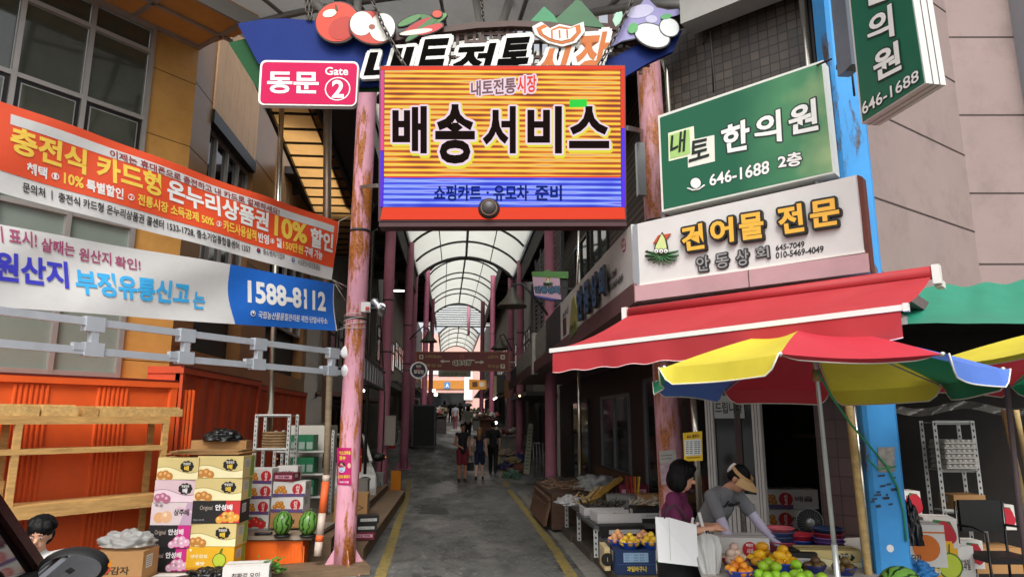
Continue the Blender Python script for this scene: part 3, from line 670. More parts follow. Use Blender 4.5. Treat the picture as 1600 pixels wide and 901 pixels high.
# louvred gable above the third roof
lv = thing('louvre_gable', 'white horizontal louvres closing the gap above the farthest arched roof', 'screen', (.4, 64, 10.5))
l = MB(M('white louvre', '#c6cac9', rough=.5))
for k in range(9): l.box((.15, 64 + .02 * k, 10.75 + k * .22), (6.0 , .05, .12))
l.build('slat', lv, world=True)
l = MB(PINK); l.tube([(1.05, 63.9, 9.8), (1.05, 63.9, 12.9)], .12, 10); l.build('post', lv, world=True)
l = MB(M('grey louvre backing', '#5c5f60')); l.box((.15, 64.4, 11.7), (6, .05, 2.2)); l.build('backing', lv, world=True)
# ---------------------------------------------------------------- gate canopy
CAN = M('grey canopy sheet', '#a5a5a2', rough=.55, var=.08, scale=1.2, trans=.25, dirt=.25, dirtc='#6c6a64')
G = thing('gate_canopy', 'grey curved canopy over the market gate with white pipe struts', 'canopy', (0, 9.5, 8.0))
def can(u, v):
    l0, l1 = Vector((-5.6, 9.4, 8.75)), Vector((-3.2, 11.9, 8.5)); r0, r1 = FR.p(2.6, -.9, 6.85), FR.p(.32, -.95, 6.85)
    a = l0.lerp(l1, u); b_ = r0.lerp(r1, u); p = a.lerp(b_, v); p.z += 1.35 * math.sin(math.pi * min(1, v * 1.0)) ** .8; p.y += math.sin(math.pi * v) * (2.6 * u - .3); return p
c = MB(CAN); c.sheet(can, 10, 28); c.build('sheet', G, world=True)
c = MB(M('light grey steel tube', '#8c8c88', rough=.45, metal=.3, var=.1))
for uu in (.02, .34, .68, .98): c.tube([can(uu, j / 24) - Vector((0, 0, .07)) for j in range(25)], .06, 8)
for vv in (.12, .3, .5, .7, .88): c.tube([can(j / 6, vv) - Vector((0, 0, .05)) for j in range(7)], .035, 6)
c.build('rib', G, world=True)
for a, b_ in (((742, -10), (757, 75)), ((800, -10), (772, 75)), ((475, -15), (560, 75)), ((560, -20), (556, 60))): c = MB(M('pale strut', '#b5b3ae', rough=.4, var=.08)); c.tube([at(*a, 9.9), at(*b_, 9.6)], .065, 10); c.build('strut', G, world=True)
c = MB(M('canopy edge beam', '#9b9a95', rough=.5, var=.08)); c.bar(FR.p(.3, -.85, 6.62), FR.p(2.6, -.85, 6.62), .3, .34); c.build('edge_beam', G, world=True)
c = MB(M('rust brown trellis', '#4a3430', rough=.7)); y = 11.2
for k in range(12): c.box((.2 + k * .28, y, 9.35), (.1, .06, .5))
c.bar((0, y, 9.62), (3.6, y, 9.5), .12); c.bar((0, y, 9.1), (3.6, y, 9.0), .12); c.build('trellis', G, world=True)
# ---------------------------------------------------------------- beige rendered building, far right
BG = M('beige pink render', '#8f7d79', rough=.8, var=.08, scale=1.2, dirt=.5, dirtc='#6f625c', bump=.2)
Cn = Vector((7.0, 8.46, 0)); FB1 = Fr((Cn.x, Cn.y), 60); FB2 = Fr((Cn.x, Cn.y), 94.6)
T = thing('rendered_building', 'beige rendered building with grooved walls rising behind the green tarpaulin', 'building', Cn, FB2.rotz)
b = MB(BG); fbox(b, FB1, -3.6, 0, 0, -.3, 3.25, 14); fbox(b, FB2, 0, 6, 0, -.3, 3.25, 14); b.build('wall', T, world=True)
b = MB(ink('#3a2e2a'))
for z in (4.05, 5.05, 6.2, 7.4): fbox(b, FB2, .0, 6, .004, 0, z, z + .022)
for z in (4.5, 5.6, 6.7, 7.8): fbox(b, FB1, -3.6, 0, .004, 0, z, z + .022)
fbox(b, FB2, 1.05, 1.06, .003, 0, 3.6, 4.0)
b.build('groove', T, world=True)
b = MB(M('grey blind housing', '#8d9096', rough=.4, var=.06)); fbox(b, FB2, .93, 1.3, .35, 0, 6.05, 9); fbox(b, FB2, 1.2, 1.4, .28, 0, 5.1, 6.0); b.build('window_box', T, world=True)
# blue column and pipes at the end of the shop
BLUE = rusty('bright blue column paint', '#3a8fd0', '#5a4c40', .57, .64)
DB = 5.86; P1 = at(1301, 0, DB); P2 = at(1385, 880, DB); T = thing('blue_column', 'bright blue steel column with scraped paint and a green cord, right of the fruit stall', 'column', (P2.x, P2.y, 0), FR.rotz + .62)
s = MB(BLUE); lo = P2 + (P2 - P1) * (P2.z / (P1.z - P2.z)); hi = P1 + (P1 - P2) * .25; ex = Vector((math.cos(-.08), math.sin(-.08), 0)); ey = Vector((-ex.y, ex.x, 0)); k = .142
cs = [(-1, -.8), (-.8, -1), (.8, -1), (1, -.8), (1, .8), (.8, 1), (-.8, 1), (-1, .8)]
i = s.verts([q + ex * a * k + ey * b_ * k for q in (lo, hi) for a, b_ in cs])
for j in range(8): s.face((i + j, i + (j + 1) % 8, i + 8 + (j + 1) % 8, i + 8 + j))
s.face([i + 8 + j for j in range(8)]); s.build('shaft', T, world=True)
s = MB(M('torn paper remains', '#8d8a84', var=.45, scale=30)); 
for (x0, x1, y0, y1) in ((1372, 1398, 698, 737),):
    s.quad(*[at(x, y, DB - .15) for x, y in ((x0, y1), (x1, y1), (x1, y0), (x0, y0))])
s.build('torn_notice', T, world=True)
s = MB(ink('#d8d8d8')); c_ = at(1391, 856, DB - .148); s.disc(c_, ex, Vector((0, 0, 1)), .03, n=9); s.build('paint_chip', T, world=True)
s = MB(ink('#26384a'))
rr = random.Random(3)
for k in range(16): x, y = rr.uniform(1360, 1400), rr.uniform(740, 790); ww = rr.uniform(3, 12); s.quad(*[at(a, b_, DB - .148) for a, b_ in ((x, y), (x + ww, y - 1), (x + ww, y + 2), (x, y + 3))])
s.build('scrape', T, world=True)
GRC = M('green cord', '#2f8a58', rough=.6); 
s = MB(GRC); s.tube([at(x, y, d) for x, y, d in ((1278, 580, 4.75), (1300, 620, 4.9), (1330, 663, 5.1), (1372, 712, DB - .16), (1386, 728, DB - .16), (1402, 760, DB - .16), (1412, 800, DB - .16), (1416, 845, DB - .16))], .008, 6); s.tube([at(1356, 716, DB - .16), at(1372, 733, DB - .16), at(1400, 728, DB - .16)], .007, 6)
tag(s.build('cord', loc=at(1386, 728, DB - .16), world=True), 'green cord tied from the parasol pole to the blue column', 'cord')
def pipe(pts, r, mat, label, name='drain_pipe', cat='pipe', n=10):
    m = MB(mat); m.tube(pts, r, n); return tag(m.build(name, loc=pts[0], world=True), label, cat)
pipe([FR.p(1.58, -.85, 6.6), FR.p(1.6, -.85, 3.4)], .03, BRIGHT, 'bright steel pipe on the tiled wall beside the blue column')
pipe([FR.p(-.08, -.95, 6.3), FR.p(-.05, -1.0, 6.1), FR.p(-.02, -1.0, 3.4)], .028, BRIGHT, 'bright steel pipe between the rusty column and the tiled wall')
pipe([at(905, 352, 11.5), at(900, 480, 11.5)], .022, BRIGHT, 'thin bright pipe above the side sign', n=8)
pipe([at(904, 560, 12.2), at(906, 742, 12.2)], .03, BRIGHT, 'slim brass-coloured pole under the soffit by the dried fish stall')
pipe([at(1082, 600, 7.9), at(1094, 800, 7.9)], .035, BRIGHT, 'bright pipe holding the yellow notice')
pipe([at(442, 120, 11.3), at(431, 420, 11.3), at(420, 700, 11.3)], .045, BRIGHT, 'tall bright drain pipe on the ochre building behind the orange banner')
pipe([at(512, 130, 10.6), at(511, 345, 10.5), at(509, 660, 10.3)], .065, M('dull bronze pipe', '#5a4a3c', rough=.4, metal=.5), 'thick dull pipe standing left of the rusty gate column')
pipe([at(590, 358, 15), at(583, 362, 15), at(578, 500, 15), at(570, 740, 15)], .035, M('dark pipe', '#3d3a36', rough=.4, metal=.5), 'dark bent pipe between the gate column and the next pink column')
# ---------------------------------------------------------------- signs
def frontal(px, py, d, deg=94.6):
    p = at(px, py, d); return Fr((p.x, p.y), deg)
def quadbox(mb, fr, n, t, TL, TR, BR, BL, mat):
    return ppoly(mb, fr, n, [BL, BR, TR, TL], mat, t)
FAr = frontal(750, 100, 7.35)
A_ = thing('arch_sign', 'hanging arch sign with fruit, peppers and brush lettering over the market gate', 'sign', FAr.px(750, 130), FAr.rotz)
NAVY = M('navy blue board', '#182c6c', spec=.12, rough=.6, var=.08); GRNB = M('deep green board', '#1f4a2a', spec=.12, rough=.6, var=.1); BRN = M('brown trellis', '#4a3630', rough=.6, var=.1)
m = MB(NAVY)
ppoly(m, FAr, 0, [(371, 37), (405, 31), (445, 29), (500, 33), (545, 44), (600, 62), (640, 80), (640, 132), (560, 134), (470, 120), (404, 100)], NAVY, .06)
m.build('board', A_, world=True); m = MB(NAVY); ppoly(m, FAr, .03, [(1066, 48), (1052, 80), (1010, 100), (975, 121), (930, 125), (930, 100), (965, 86), (1000, 68), (1040, 40)], NAVY, .06)
m.build('board', A_, world=True)
m = MB(GRNB); ppoly(m, FAr, -.08, [(357, 67), (385, 60), (440, 100), (560, 128), (620, 134), (620, 141), (404, 142)], GRNB, .05); m.build('green_board', A_, world=True)
m = MB(BRN)
for k in range(32):
    x = 598 + k * 13; q = 46 + abs(x - 800) * .035; m.bar(FAr.px(x, q, -.02), FAr.px(x, 116, -.02), .035, .03, up=FAr.N)
for k in range(6):
    y = 52 + k * 12
    for j in range(16): 
        if (j + k) % 3 != 2: m.bar(FAr.px(598 + j * 26, y + 2, -.025), FAr.px(598 + j * 26 + 27, y + 2, -.025), .035, .03, up=FAr.N)
m.build('trellis', A_, world=True)
m = MB(BRN); tp_ = [(600, 58), (680, 43), (745, 35), (800, 32), (860, 34), (950, 47), (1000, 60)]
ppoly(m, FAr, .05, tp_ + [(x, y + 9) for x, y in tp_[::-1]], BRN, .1); m.build('rim', A_, world=True)
m = MB(M('mountain green', '#1f5a30', rough=.5)); ppoly(m, FAr, .0, [(862, 36), (900, 0), (908, 2), (946, 44)], MC['mountain green'], .03); ppoly(m, FAr, .04, [(828, 34), (850, 10), (866, 24), (872, 36)], M('lighter mountain green', '#1d7a4a', rough=.5), .03); m.build('mountain_panel', A_, world=True)
m = MB()
WO = M('white letter edge', '#cfcfc8', rough=.45, var=.08); BK = M('matt black letter', '#0a0908', rough=.95, var=0, spec=.05); ORI = M('orange letter paint', '#b4601a', rough=.6)
def brush(mb, ch, x0, y0, x1, y1, mat, sh=8):
    ptext(mb, FAr, .10, ch, (x0 + sh, y0), (x1 + sh, y0 - 3), (x1 - sh, y1), (x0 - sh, y1 + 2), mat, bold=.035, outline=WO, ow=.10, depth=.05)
for ch, x0, y0, x1, y1 in (('내', 572, 76, 640, 130), ('토', 650, 62, 700, 124), ('전', 708, 70, 770, 126), ('통', 778, 60, 826, 126)): brush(m, ch, x0, y0, x1, y1, BK)
for ch, x0, y0, x1, y1 in (('시', 836, 73, 886, 124), ('장', 900, 52, 948, 124)): brush(m, ch, x0, y0, x1, y1, ORI)
m.build('lettering', A_, world=True)
m = MB(); du = [(838, 44), (850, 38), (862, 46), (874, 41), (890, 44), (906, 38), (908, 50), (896, 64), (878, 69), (858, 64), (842, 54)]
cxy = (874, 53); ppoly(m, FAr, .13, [(cxy[0] + (x - cxy[0]) * 1.18, cxy[1] + (y - cxy[1]) * 1.25) for x, y in du], WO, .05); ppoly(m, FAr, .135, du, ORI, .003); ppoly(m, FAr, .14, [(cxy[0] + (x - cxy[0]) * .78, cxy[1] + (y - cxy[1]) * .7) for x, y in du], ink('#dcd8d0'), .003)
for x in (862, 874, 886): ppoly(m, FAr, .143, [(x - 1.5, 47), (x + 1.5, 47), (x + 2, 60), (x - .5, 60)], ORI, .002)
m.build('dumpling_panel', A_, world=True)
def el(cx, cy, rx, ry, rot=0, n=26, a0=0, a1=360):
    o = []; c_, s_ = math.cos(R(rot)), math.sin(R(rot))
    for k in range(n):
        a = R(a0 + (a1 - a0) * k / (n if a1 - a0 == 360 else n - 1)); x, y = rx * math.cos(a), ry * math.sin(a); o.append((cx + x * c_ - y * s_, cy + x * s_ + y * c_))
    return o
LINE = ink('#1d1514')
m = MB(); ppoly(m, FAr, .10, el(528, 35, 36, 33, -15), LINE, .05); ppoly(m, FAr, .104, el(527, 34.5, 33.5, 30.5, -15), ink('#c8391f'), .003); ppoly(m, FAr, .107, el(535, 44, 23, 17, -25), ink('#a82a18'), .002); ppoly(m, FAr, .11, el(515, 21, 11, 6, -15), ink('#f0dcc4'), .002); ppoly(m, FAr, .112, [(523, 8), (526, 8), (528, 16), (524, 17)], ink('#4a3a1c'), .002); m.build('apple_panel', A_, world=True)
m = MB(); ppoly(m, FAr, .14, el(581, 43, 37, 27, 12), LINE, .05); ppoly(m, FAr, .144, el(581, 43, 35, 25, 12), ink('#b03a2a'), .003); ppoly(m, FAr, .147, el(565, 37, 18, 19, 20), ink('#d8d6ce'), .002); ppoly(m, FAr, .148, el(597, 43, 20, 22, 15), ink('#d4d2ca'), .002); ppoly(m, FAr, .151, el(581, 42, 5, 4, 0), ink('#8a4a3a'), .002); m.build('half_apple_panel', A_, world=True)
m = MB()
for (cx, cy, rx, ry, rot, c) in ((662, 43, 35, 5, -38, '#3d6a3a'), (640, 32, 20, 5, -25, '#4a7a44'), (674, 33, 20, 6, 28, '#3d6a3a'), (684, 30, 16, 5, -30, '#5a8a4c'), (654, 40, 25, 6, -28, '#a02a2a'), (671, 46, 22, 6, -18, '#b23232'), (650, 50, 26, 4, -8, '#c8c4ba')):
    ppoly(m, FAr, .10 + cy * .0003, el(cx, cy, rx + 1.6, ry + 1.6, rot), LINE, .03); ppoly(m, FAr, .104 + cy * .0003, el(cx, cy, rx, ry, rot), ink(c), .002)
ppoly(m, FAr, .125, el(683, 22, 9, 7, 0), LINE, .02); ppoly(m, FAr, .128, el(683, 22, 7.5, 5.5, 0), ink('#c0422a'), .002)
m.build('pepper_panel', A_, world=True)
m = MB(); FI = ink('#8a86b4'); FI2 = ink('#b4b2cc'); RW = ink('#cdd2d0')
body = [(955, 70), (962, 52), (975, 34), (990, 18), (1002, 6), (1010, -6), (1018, 4), (1026, 12), (1044, 16), (1060, 14), (1064, 22), (1052, 26), (1040, 26), (1034, 40), (1012, 52), (992, 60), (972, 64), (958, 72)]
ppoly(m, FAr, .12, [(1005 + (x - 1005) * 1.05, 32 + (y - 32) * 1.07) for x, y in body], LINE, .05); ppoly(m, FAr, .124, body, FI, .003); ppoly(m, FAr, .127, el(1000, 18, 22, 10, -12), FI2, .002); ppoly(m, FAr, .127, el(1018, 30, 9, 6, 0), FI2, .002); ppoly(m, FAr, .127, [(962, 20), (972, 18), (974, 32), (962, 42), (957, 32)], ink('#9cc4ae'), .002)
ppoly(m, FAr, .13, el(1019, 56, 30, 19, 20), LINE, .05); ppoly(m, FAr, .134, el(1019, 55.5, 28, 17, 20), RW, .003); ppoly(m, FAr, .137, el(1046, 43, 17, 15, 30), LINE, .03); ppoly(m, FAr, .14, el(1046, 43, 15.5, 13.5, 30), RW, .003); ppoly(m, FAr, .143, el(989, 44, 9, 7, -50), ink('#4f9a5a'), .003); ppoly(m, FAr, .143, el(1041, 26, 9, 4, -10), ink('#4f9a5a'), .003)
m.build('fish_radish_panel', A_, world=True)
def chain(pts, label, r=.022):
    m = MB(CHAIN); pts = [Vector(p) for p in pts]; k = 0
    for a, b_ in zip(pts, pts[1:]):
        n = max(1, int((b_ - a).length / .075)); d = (b_ - a).normalized(); s1 = d.orthogonal().normalized(); s2 = d.cross(s1)
        for j in range(n):
            c = a.lerp(b_, (j + .5) / n); s = s1 if (k % 2) else s2; k += 1
            m.tube([c + d * .055 * math.cos(t) + s * r * math.sin(t) for t in [2 * math.pi * q / 10 for q in range(10)]], .009, 5, closed=True)
    return tag(m.build('chain', loc=pts[0], world=True), label, 'chain')
chain([FAr.px(477, -20, .02), FAr.px(481, 31, .02)], 'left chain of the pair hanging left of the painted apple')
chain([FAr.px(484, -20, .02), FAr.px(486, 31, .02)], 'right chain of the pair hanging left of the painted apple')
chain([FAr.px(573, -20, .2), FAr.px(598, 40, .2), FAr.px(634, 107, .2)], 'long chain slanting across the painted half apple')
chain([FAr.px(998, -20, .2), FAr.px(965, 50, .2), FAr.px(936, 103, .2)], 'chain slanting across the painted fish on the arch sign')
chain([FAr.px(752, -10, -.3), FAr.px(755, 36, -.05)], 'short chain at the middle of the arch sign')
# gate number sign
FG = frontal(480, 130, 7.2, 93); G = thing('gate_sign', 'crimson Gate 2 sign with white rim under the arch, left of the lit screen', 'sign', FG.px(480, 167), FG.rotz)
def rrect(x0, y0, x1, y1, r, sk=0.0):
    o = []
    for cx, cy, a in ((x1 - r, y0 + r, -90), (x1 - r, y1 - r, 0), (x0 + r, y1 - r, 90), (x0 + r, y0 + r, 180)):
        for k in range(6): t = R(a + 18 * k); X = cx + r * math.cos(t); Y = cy + r * math.sin(t); o.append((X - sk * (Y - y0), Y + .015 * (X - x0)))
    return o
m = MB(); ppoly(m, FG, 0, rrect(407, 94, 561, 164, 9, .06), WHITEP, .08); ppoly(m, FG, .004, rrect(410, 97, 558.5, 161.5, 7, .06), M('crimson sign face', '#b8124c', rough=.5, var=.05, spec=.12), .003); m.build('panel', G, world=True)
m = MB(); W1 = ink('#dcdadc')
ptext(m, FG, .008, '동문', (418, 112), (498, 113), (498, 147), (417, 146), W1, bold=.03); ptext(m, FG, .008, 'Gate', (508, 105), (544, 105), (544, 118), (508, 117.5), W1, bold=.02); ptext(m, FG, .008, '2', (519, 125), (538, 125), (537, 153), (518, 153), W1, bold=.03); m.build('lettering', G, world=True)
m = MB(W1); m.disc(FG.px(527.5, 139, .007), FG.U, Vector((0, 0, 1)), 21.3 * 7.2 / F, hole=.91, n=40); m.build('number_ring', G, world=True)
# lit screen
FLd = frontal(785, 225, 6.9, 93.6); L = thing('led_screen', 'bright orange LED screen with black lettering hung across the market gate', 'screen', FLd.px(785, 345), FLd.rotz)
m = MB(M('dark screen cabinet', '#3a1418', rough=.5)); quadbox(m, FLd, -.01, .22, (593, 103), (977, 102), (979, 345), (591, 346), MC['dark screen cabinet']); quadbox(m, FLd, -.02, .18, (592, 346), (979, 345), (979, 353), (592, 354), MC['dark screen cabinet']); m.build('cabinet', L, world=True)
def ledmat(name, cols, zs_, st, sc=(1.0, 1, 2.6)):
    m = bpy.data.materials.new(name); m.use_nodes = True; n = m.node_tree; b = n.nodes['Principled BSDF']
    tc = n.nodes.new('ShaderNodeTexCoord'); sp = n.nodes.new('ShaderNodeSeparateXYZ'); n.links.new(tc.outputs['Object'], sp.inputs[0])
    mu = n.nodes.new('ShaderNodeMath'); mu.operation = 'MULTIPLY'; mu.inputs[1].default_value = zs_; n.links.new(sp.outputs[2], mu.inputs[0])
    si = n.nodes.new('ShaderNodeMath'); si.operation = 'SINE'; n.links.new(mu.outputs[0], si.inputs[0])
    mp = n.nodes.new('ShaderNodeMapping'); mp.inputs['Scale'].default_value = sc; n.links.new(tc.outputs['Object'], mp.inputs[0])
    t = n.nodes.new('ShaderNodeTexNoise'); t.inputs['Scale'].default_value = 1.4; t.inputs['Detail'].default_value = 2; n.links.new(mp.outputs[0], t.inputs['Vector'])
    ad = n.nodes.new('ShaderNodeMath'); ad.operation = 'MULTIPLY_ADD'; ad.inputs[1].default_value = .24; ad.inputs[2].default_value = 0
    n.links.new(si.outputs[0], ad.inputs[0]); a2 = n.nodes.new('ShaderNodeMath'); n.links.new(ad.outputs[0], a2.inputs[0]); n.links.new(t.outputs['Fac'], a2.inputs[1])
    r = n.nodes.new('ShaderNodeValToRGB'); r.color_ramp.elements[0].position = cols[0][0]; r.color_ramp.elements[0].color = lin(cols[0][1]) + (1,); r.color_ramp.elements[1].position = cols[-1][0]; r.color_ramp.elements[1].color = lin(cols[-1][1]) + (1,)
    for p, c in cols[1:-1]: e = r.color_ramp.elements.new(p); e.color = lin(c) + (1,)
    n.links.new(a2.outputs[0], r.inputs[0]); n.links.new(r.outputs[0], b.inputs['Emission Color']); b.inputs['Emission Strength'].default_value = st; b.inputs['Base Color'].default_value = (.01, .01, .01, 1); b.inputs['Specular IOR Level'].default_value = .05; b.inputs['Roughness'].default_value = .5
    return m
LS = .6
LO = ledmat('lit orange rows', ((.2, '#7a3a20'), (.33, '#c8581a'), (.45, '#f08a22'), (.58, '#fab82e'), (.7, '#fae04a'), (.85, '#e8a878')), 105, LS)
LB = ledmat('lit blue rows', ((.2, '#2a36d0'), (.36, '#4a5cf0'), (.5, '#7088fa'), (.66, '#a8c0ff'), (.85, '#6a4af0')), 105, LS)
ER, EPK, EPU = E('lit red', '#f03a1c', LS), E('lit magenta', '#f04a9a', LS), E('lit violet', '#5a2af0', LS)
m = MB(LO); quadbox(m, FLd, .001, .004, (601, 110), (969, 109), (970, 275), (600, 275), LO); m.build('orange_field', L, world=True)
m = MB(LB); quadbox(m, FLd, .001, .004, (600, 277), (970, 277), (971, 323), (599, 323), LB); m.build('blue_field', L, world=True)
m = MB(); quadbox(m, FLd, .001, .004, (595, 104), (976, 103), (976, 108.5), (595, 109.5), ER); quadbox(m, FLd, .001, .004, (598, 324), (976, 324), (977, 342), (594, 343), E('lit deep red', '#f0401c', LS)); quadbox(m, FLd, .0012, .004, (970, 109), (976, 109), (976, 200), (970, 200), ER); quadbox(m, FLd, .0012, .004, (971, 200), (976, 200), (977, 323.5), (972, 323.5), EPU); quadbox(m, FLd, .0012, .004, (595, 110), (600, 110), (599.5, 235), (594.5, 235), EPK); quadbox(m, FLd, .0012, .004, (594.5, 236), (599, 236), (598, 323), (594, 323), EPU)
quadbox(m, FLd, .003, .002, (601, 275.2), (969, 275.2), (969, 277.4), (601, 277.4), ER)
m.build('border_rows', L, world=True)
LK = M('unlit black letter', '#120a08', rough=.95, var=.05, spec=.05); LW = E('lit white edge', '#f6dcea', LS); LY = E('lit yellow edge', '#e8e03a', LS)
m = MB()
for ch, x0, y0, x1, y1 in (('배', 613, 166, 667, 240), ('송', 680, 163, 742, 256), ('서', 754, 166, 806, 240), ('비', 824, 166, 878, 240), ('스', 889, 166, 952, 232)):
    ptext(m, FLd, .004, ch, (x0 + 2, y0 + 1), (x1 + 2, y0 + 1), (x1 + 2, y1 + 4), (x0 + 2, y1 + 4), LY, bold=.036, outline=LY, ow=.045)
    ptext(m, FLd, .008, ch, (x0, y0), (x1, y0), (x1, y1), (x0, y1), LK, bold=.036, outline=LW, ow=.04)
ptext(m, FLd, .008, '내토전통', (736, 127), (806, 121), (806, 146), (736, 151), ink('#4a1a22'), bold=.03, outline=LW, ow=.09)
ptext(m, FLd, .008, '시장', (808, 119), (838, 117), (838, 144), (808, 147), ER, bold=.03, outline=LW, ow=.09)
m.mat(E('lit green', '#1fd83a', LS)); quadbox(m, FLd, .009, .002, (890, 156), (917, 155), (917, 167), (890, 168), MC['lit green'])
for ch, x0, x1 in (('쇼핑카트', 678, 752), ('·', 760, 764), ('유모차', 771, 826), ('준비', 836, 878)): ptext(m, FLd, .008, ch, (x0, 289 if ch != '·' else 299), (x1, 289 if ch != '·' else 299), (x1, 314 if ch != '·' else 303), (x0, 314 if ch != '·' else 303), M('unlit blue letter', '#0c1a5c', rough=.95, var=0, spec=.05), bold=.032)
m.build('lettering', L, world=True)
m = MB(M('dark horn', '#2a2422', rough=.4)); c_ = FLd.px(764, 325, .03); m.lathe([(.0, .03), (.05, .028), (.105, .0), (.115, -.02)], c_, 24, M_=FLd.N.to_track_quat('Z', 'Y').to_matrix()); m.mat(M('horn ring', '#6a5040')); m.lathe([(.075, .016), (.08, .022), (.088, .012)], c_, 24, M_=FLd.N.to_track_quat('Z', 'Y').to_matrix()); tag(m.build('loudspeaker', loc=c_, world=True), 'small round dark loudspeaker fixed to the lower edge of the lit screen', 'loudspeaker')
m = MB(STEEL); m.bar(FLd.px(591, 290, -.1), FLd.px(563, 292, -2.8), .04); m.bar(FLd.px(978, 200, -.1), FLd.px(1003, 205, -2.7), .05); m.box(FLd.px(1001, 265, -2.5), (.12, .1, .8)); m.build('bracket', L, world=True)
# green clinic sign
FGs = FR.off(-.06); G = thing('clinic_sign', 'large green clinic sign with white lettering above the white shop sign', 'sign', FGs.px(1165, 300), FGs.rotz)
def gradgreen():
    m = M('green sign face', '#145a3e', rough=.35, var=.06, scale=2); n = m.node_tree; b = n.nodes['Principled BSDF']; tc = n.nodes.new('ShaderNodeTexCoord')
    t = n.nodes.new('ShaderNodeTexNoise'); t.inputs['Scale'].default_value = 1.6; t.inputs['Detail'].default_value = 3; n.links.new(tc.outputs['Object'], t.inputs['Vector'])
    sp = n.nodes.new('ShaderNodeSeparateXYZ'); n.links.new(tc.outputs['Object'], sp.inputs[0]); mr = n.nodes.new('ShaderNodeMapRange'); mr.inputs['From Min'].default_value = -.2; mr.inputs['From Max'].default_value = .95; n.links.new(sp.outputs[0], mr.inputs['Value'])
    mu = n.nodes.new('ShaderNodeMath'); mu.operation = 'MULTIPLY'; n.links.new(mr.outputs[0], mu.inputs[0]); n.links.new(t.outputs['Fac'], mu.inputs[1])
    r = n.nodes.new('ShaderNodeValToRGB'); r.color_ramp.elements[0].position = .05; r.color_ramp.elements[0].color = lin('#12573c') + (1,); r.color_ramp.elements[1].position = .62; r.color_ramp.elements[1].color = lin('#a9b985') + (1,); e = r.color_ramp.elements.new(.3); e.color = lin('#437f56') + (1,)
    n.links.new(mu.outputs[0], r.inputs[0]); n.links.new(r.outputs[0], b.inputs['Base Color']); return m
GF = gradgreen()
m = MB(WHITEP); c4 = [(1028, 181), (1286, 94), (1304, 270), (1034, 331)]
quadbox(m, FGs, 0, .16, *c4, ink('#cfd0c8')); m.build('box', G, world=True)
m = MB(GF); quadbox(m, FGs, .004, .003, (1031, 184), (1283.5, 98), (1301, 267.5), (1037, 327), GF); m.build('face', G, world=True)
m = MB(); WS = ink('#dfe0dc'); DS = ink('#20302a')
for ch, q in (('한', ((1126, 200), (1171, 184), (1171, 233), (1131, 240))), ('의', ((1180, 184), (1219, 170), (1222, 221), (1178, 221))), ('원', ((1232, 170), (1275, 152), (1279, 203), (1232, 212)))):
    ptext(m, FGs, .008, ch, *q, WS, bold=.03, outline=DS, ow=.06)
ptext(m, FGs, .008, '646-1688', (1108, 273), (1202, 250), (1202, 271), (1109, 291), WS, bold=.02, outline=DS, ow=.05); ptext(m, FGs, .008, '2층', (1215, 242), (1253, 236), (1253, 258), (1216, 264), WS, bold=.03, outline=DS, ow=.07)
m.build('lettering', G, world=True)
m = MB(); ppoly(m, FGs, .007, [(1044, 208), (1084, 197), (1086, 242), (1045, 252)], ink('#d6dcc0'), .002); ppoly(m, FGs, .0095, [(1046, 211), (1077, 202), (1079, 240), (1047, 248)], ink('#9cc070'), .002); ppoly(m, FGs, .008, [(1074, 220), (1116, 211), (1117, 252), (1075, 262)], ink('#d6d8cc'), .002)
ptext(m, FGs, .013, '내', (1049, 208), (1072, 203), (1070, 236), (1046, 246), ink('#15201a'), bold=.02); ptext(m, FGs, .013, '토', (1078, 221), (1108, 215), (1108, 244), (1076, 254), ink('#15201a'), bold=.02); m.build('logo', G, world=True)
m = MB(); ppoly(m, FGs, .008, el(1087, 286, 9.5, 9.5), DS, .002); ppoly(m, FGs, .011, el(1087, 286, 8, 8), WS, .002); m.mat(WS); m.tube([FGs.px(x, y, .008) for x, y in ((1074, 294), (1082, 297), (1092, 296), (1101, 289))], .008, 6); m.build('phone_mark', G, world=True)
m = MB(STEEL)
for x, y in ((1275, 276), (1036, 337)): m.bar(FGs.px(x, y - 4, -.1), FGs.px(x, y + 12, -.1), .03)
m.build('bracket', G, world=True)
# white shop sign, front and along the alley
def squid(mb, fr, n, cx, cy, s, side=0.0):
    f = lambda x, y: (cx + s * x, cy + s * y - side * s * x)
    ppoly(mb, fr, n, [f(*p) for p in ((-.55, -.35), (-.2, -.9), (.62, -1.02), (.25, -.55))], ink('#b04a2a'), .012)
    ppoly(mb, fr, n + .004, [f(*p) for p in ((-.5, .2), (-.42, -.2), (-.15, -.75), (.05, -1.1), (.28, -.7), (.4, -.2), (.42, .22), (.0, .4))], LINE, .02)
    ppoly(mb, fr, n + .008, [f(*p) for p in ((-.43, .17), (-.35, -.2), (-.1, -.72), (.05, -1.0), (.22, -.68), (.33, -.2), (.35, .18), (.0, .34))], ink('#c2cf8a'), .004)
    for k in range(10):
        a = R(-15 + 210 * k / 9); d = (math.cos(a), math.sin(a)); r1 = .75 + .3 * abs(math.cos(a))
        pts = [fr.px(*f(.15 * d[0], .35 + .12 * d[1]), n + .006), fr.px(*f(.55 * d[0], .38 + .45 * d[1]), n + .006), fr.px(*f(r1 * d[0], .35 + .7 * d[1]), n + .006), fr.px(*f(r1 * d[0] + .12, .28 + .72 * d[1]), n + .006)]
        L_ = (pts[0] - pts[2]).length; mb.tube(pts, [L_ * .12, L_ * .1, L_ * .07, L_ * .05], 6, mat=ink('#2a5a30'))
    for dx in (-.32, 0, .3): ppoly(mb, fr, n + .03, el(*f(dx, .12), .17 * s, .17 * s, n=14), LINE, .003); ppoly(mb, fr, n + .034, el(*f(dx, .12), .13 * s, .13 * s, n=14), ink('#e8e8e4'), .003); ppoly(mb, fr, n + .037, el(*f(dx, .14), .05 * s, .05 * s, n=10), LINE, .002)
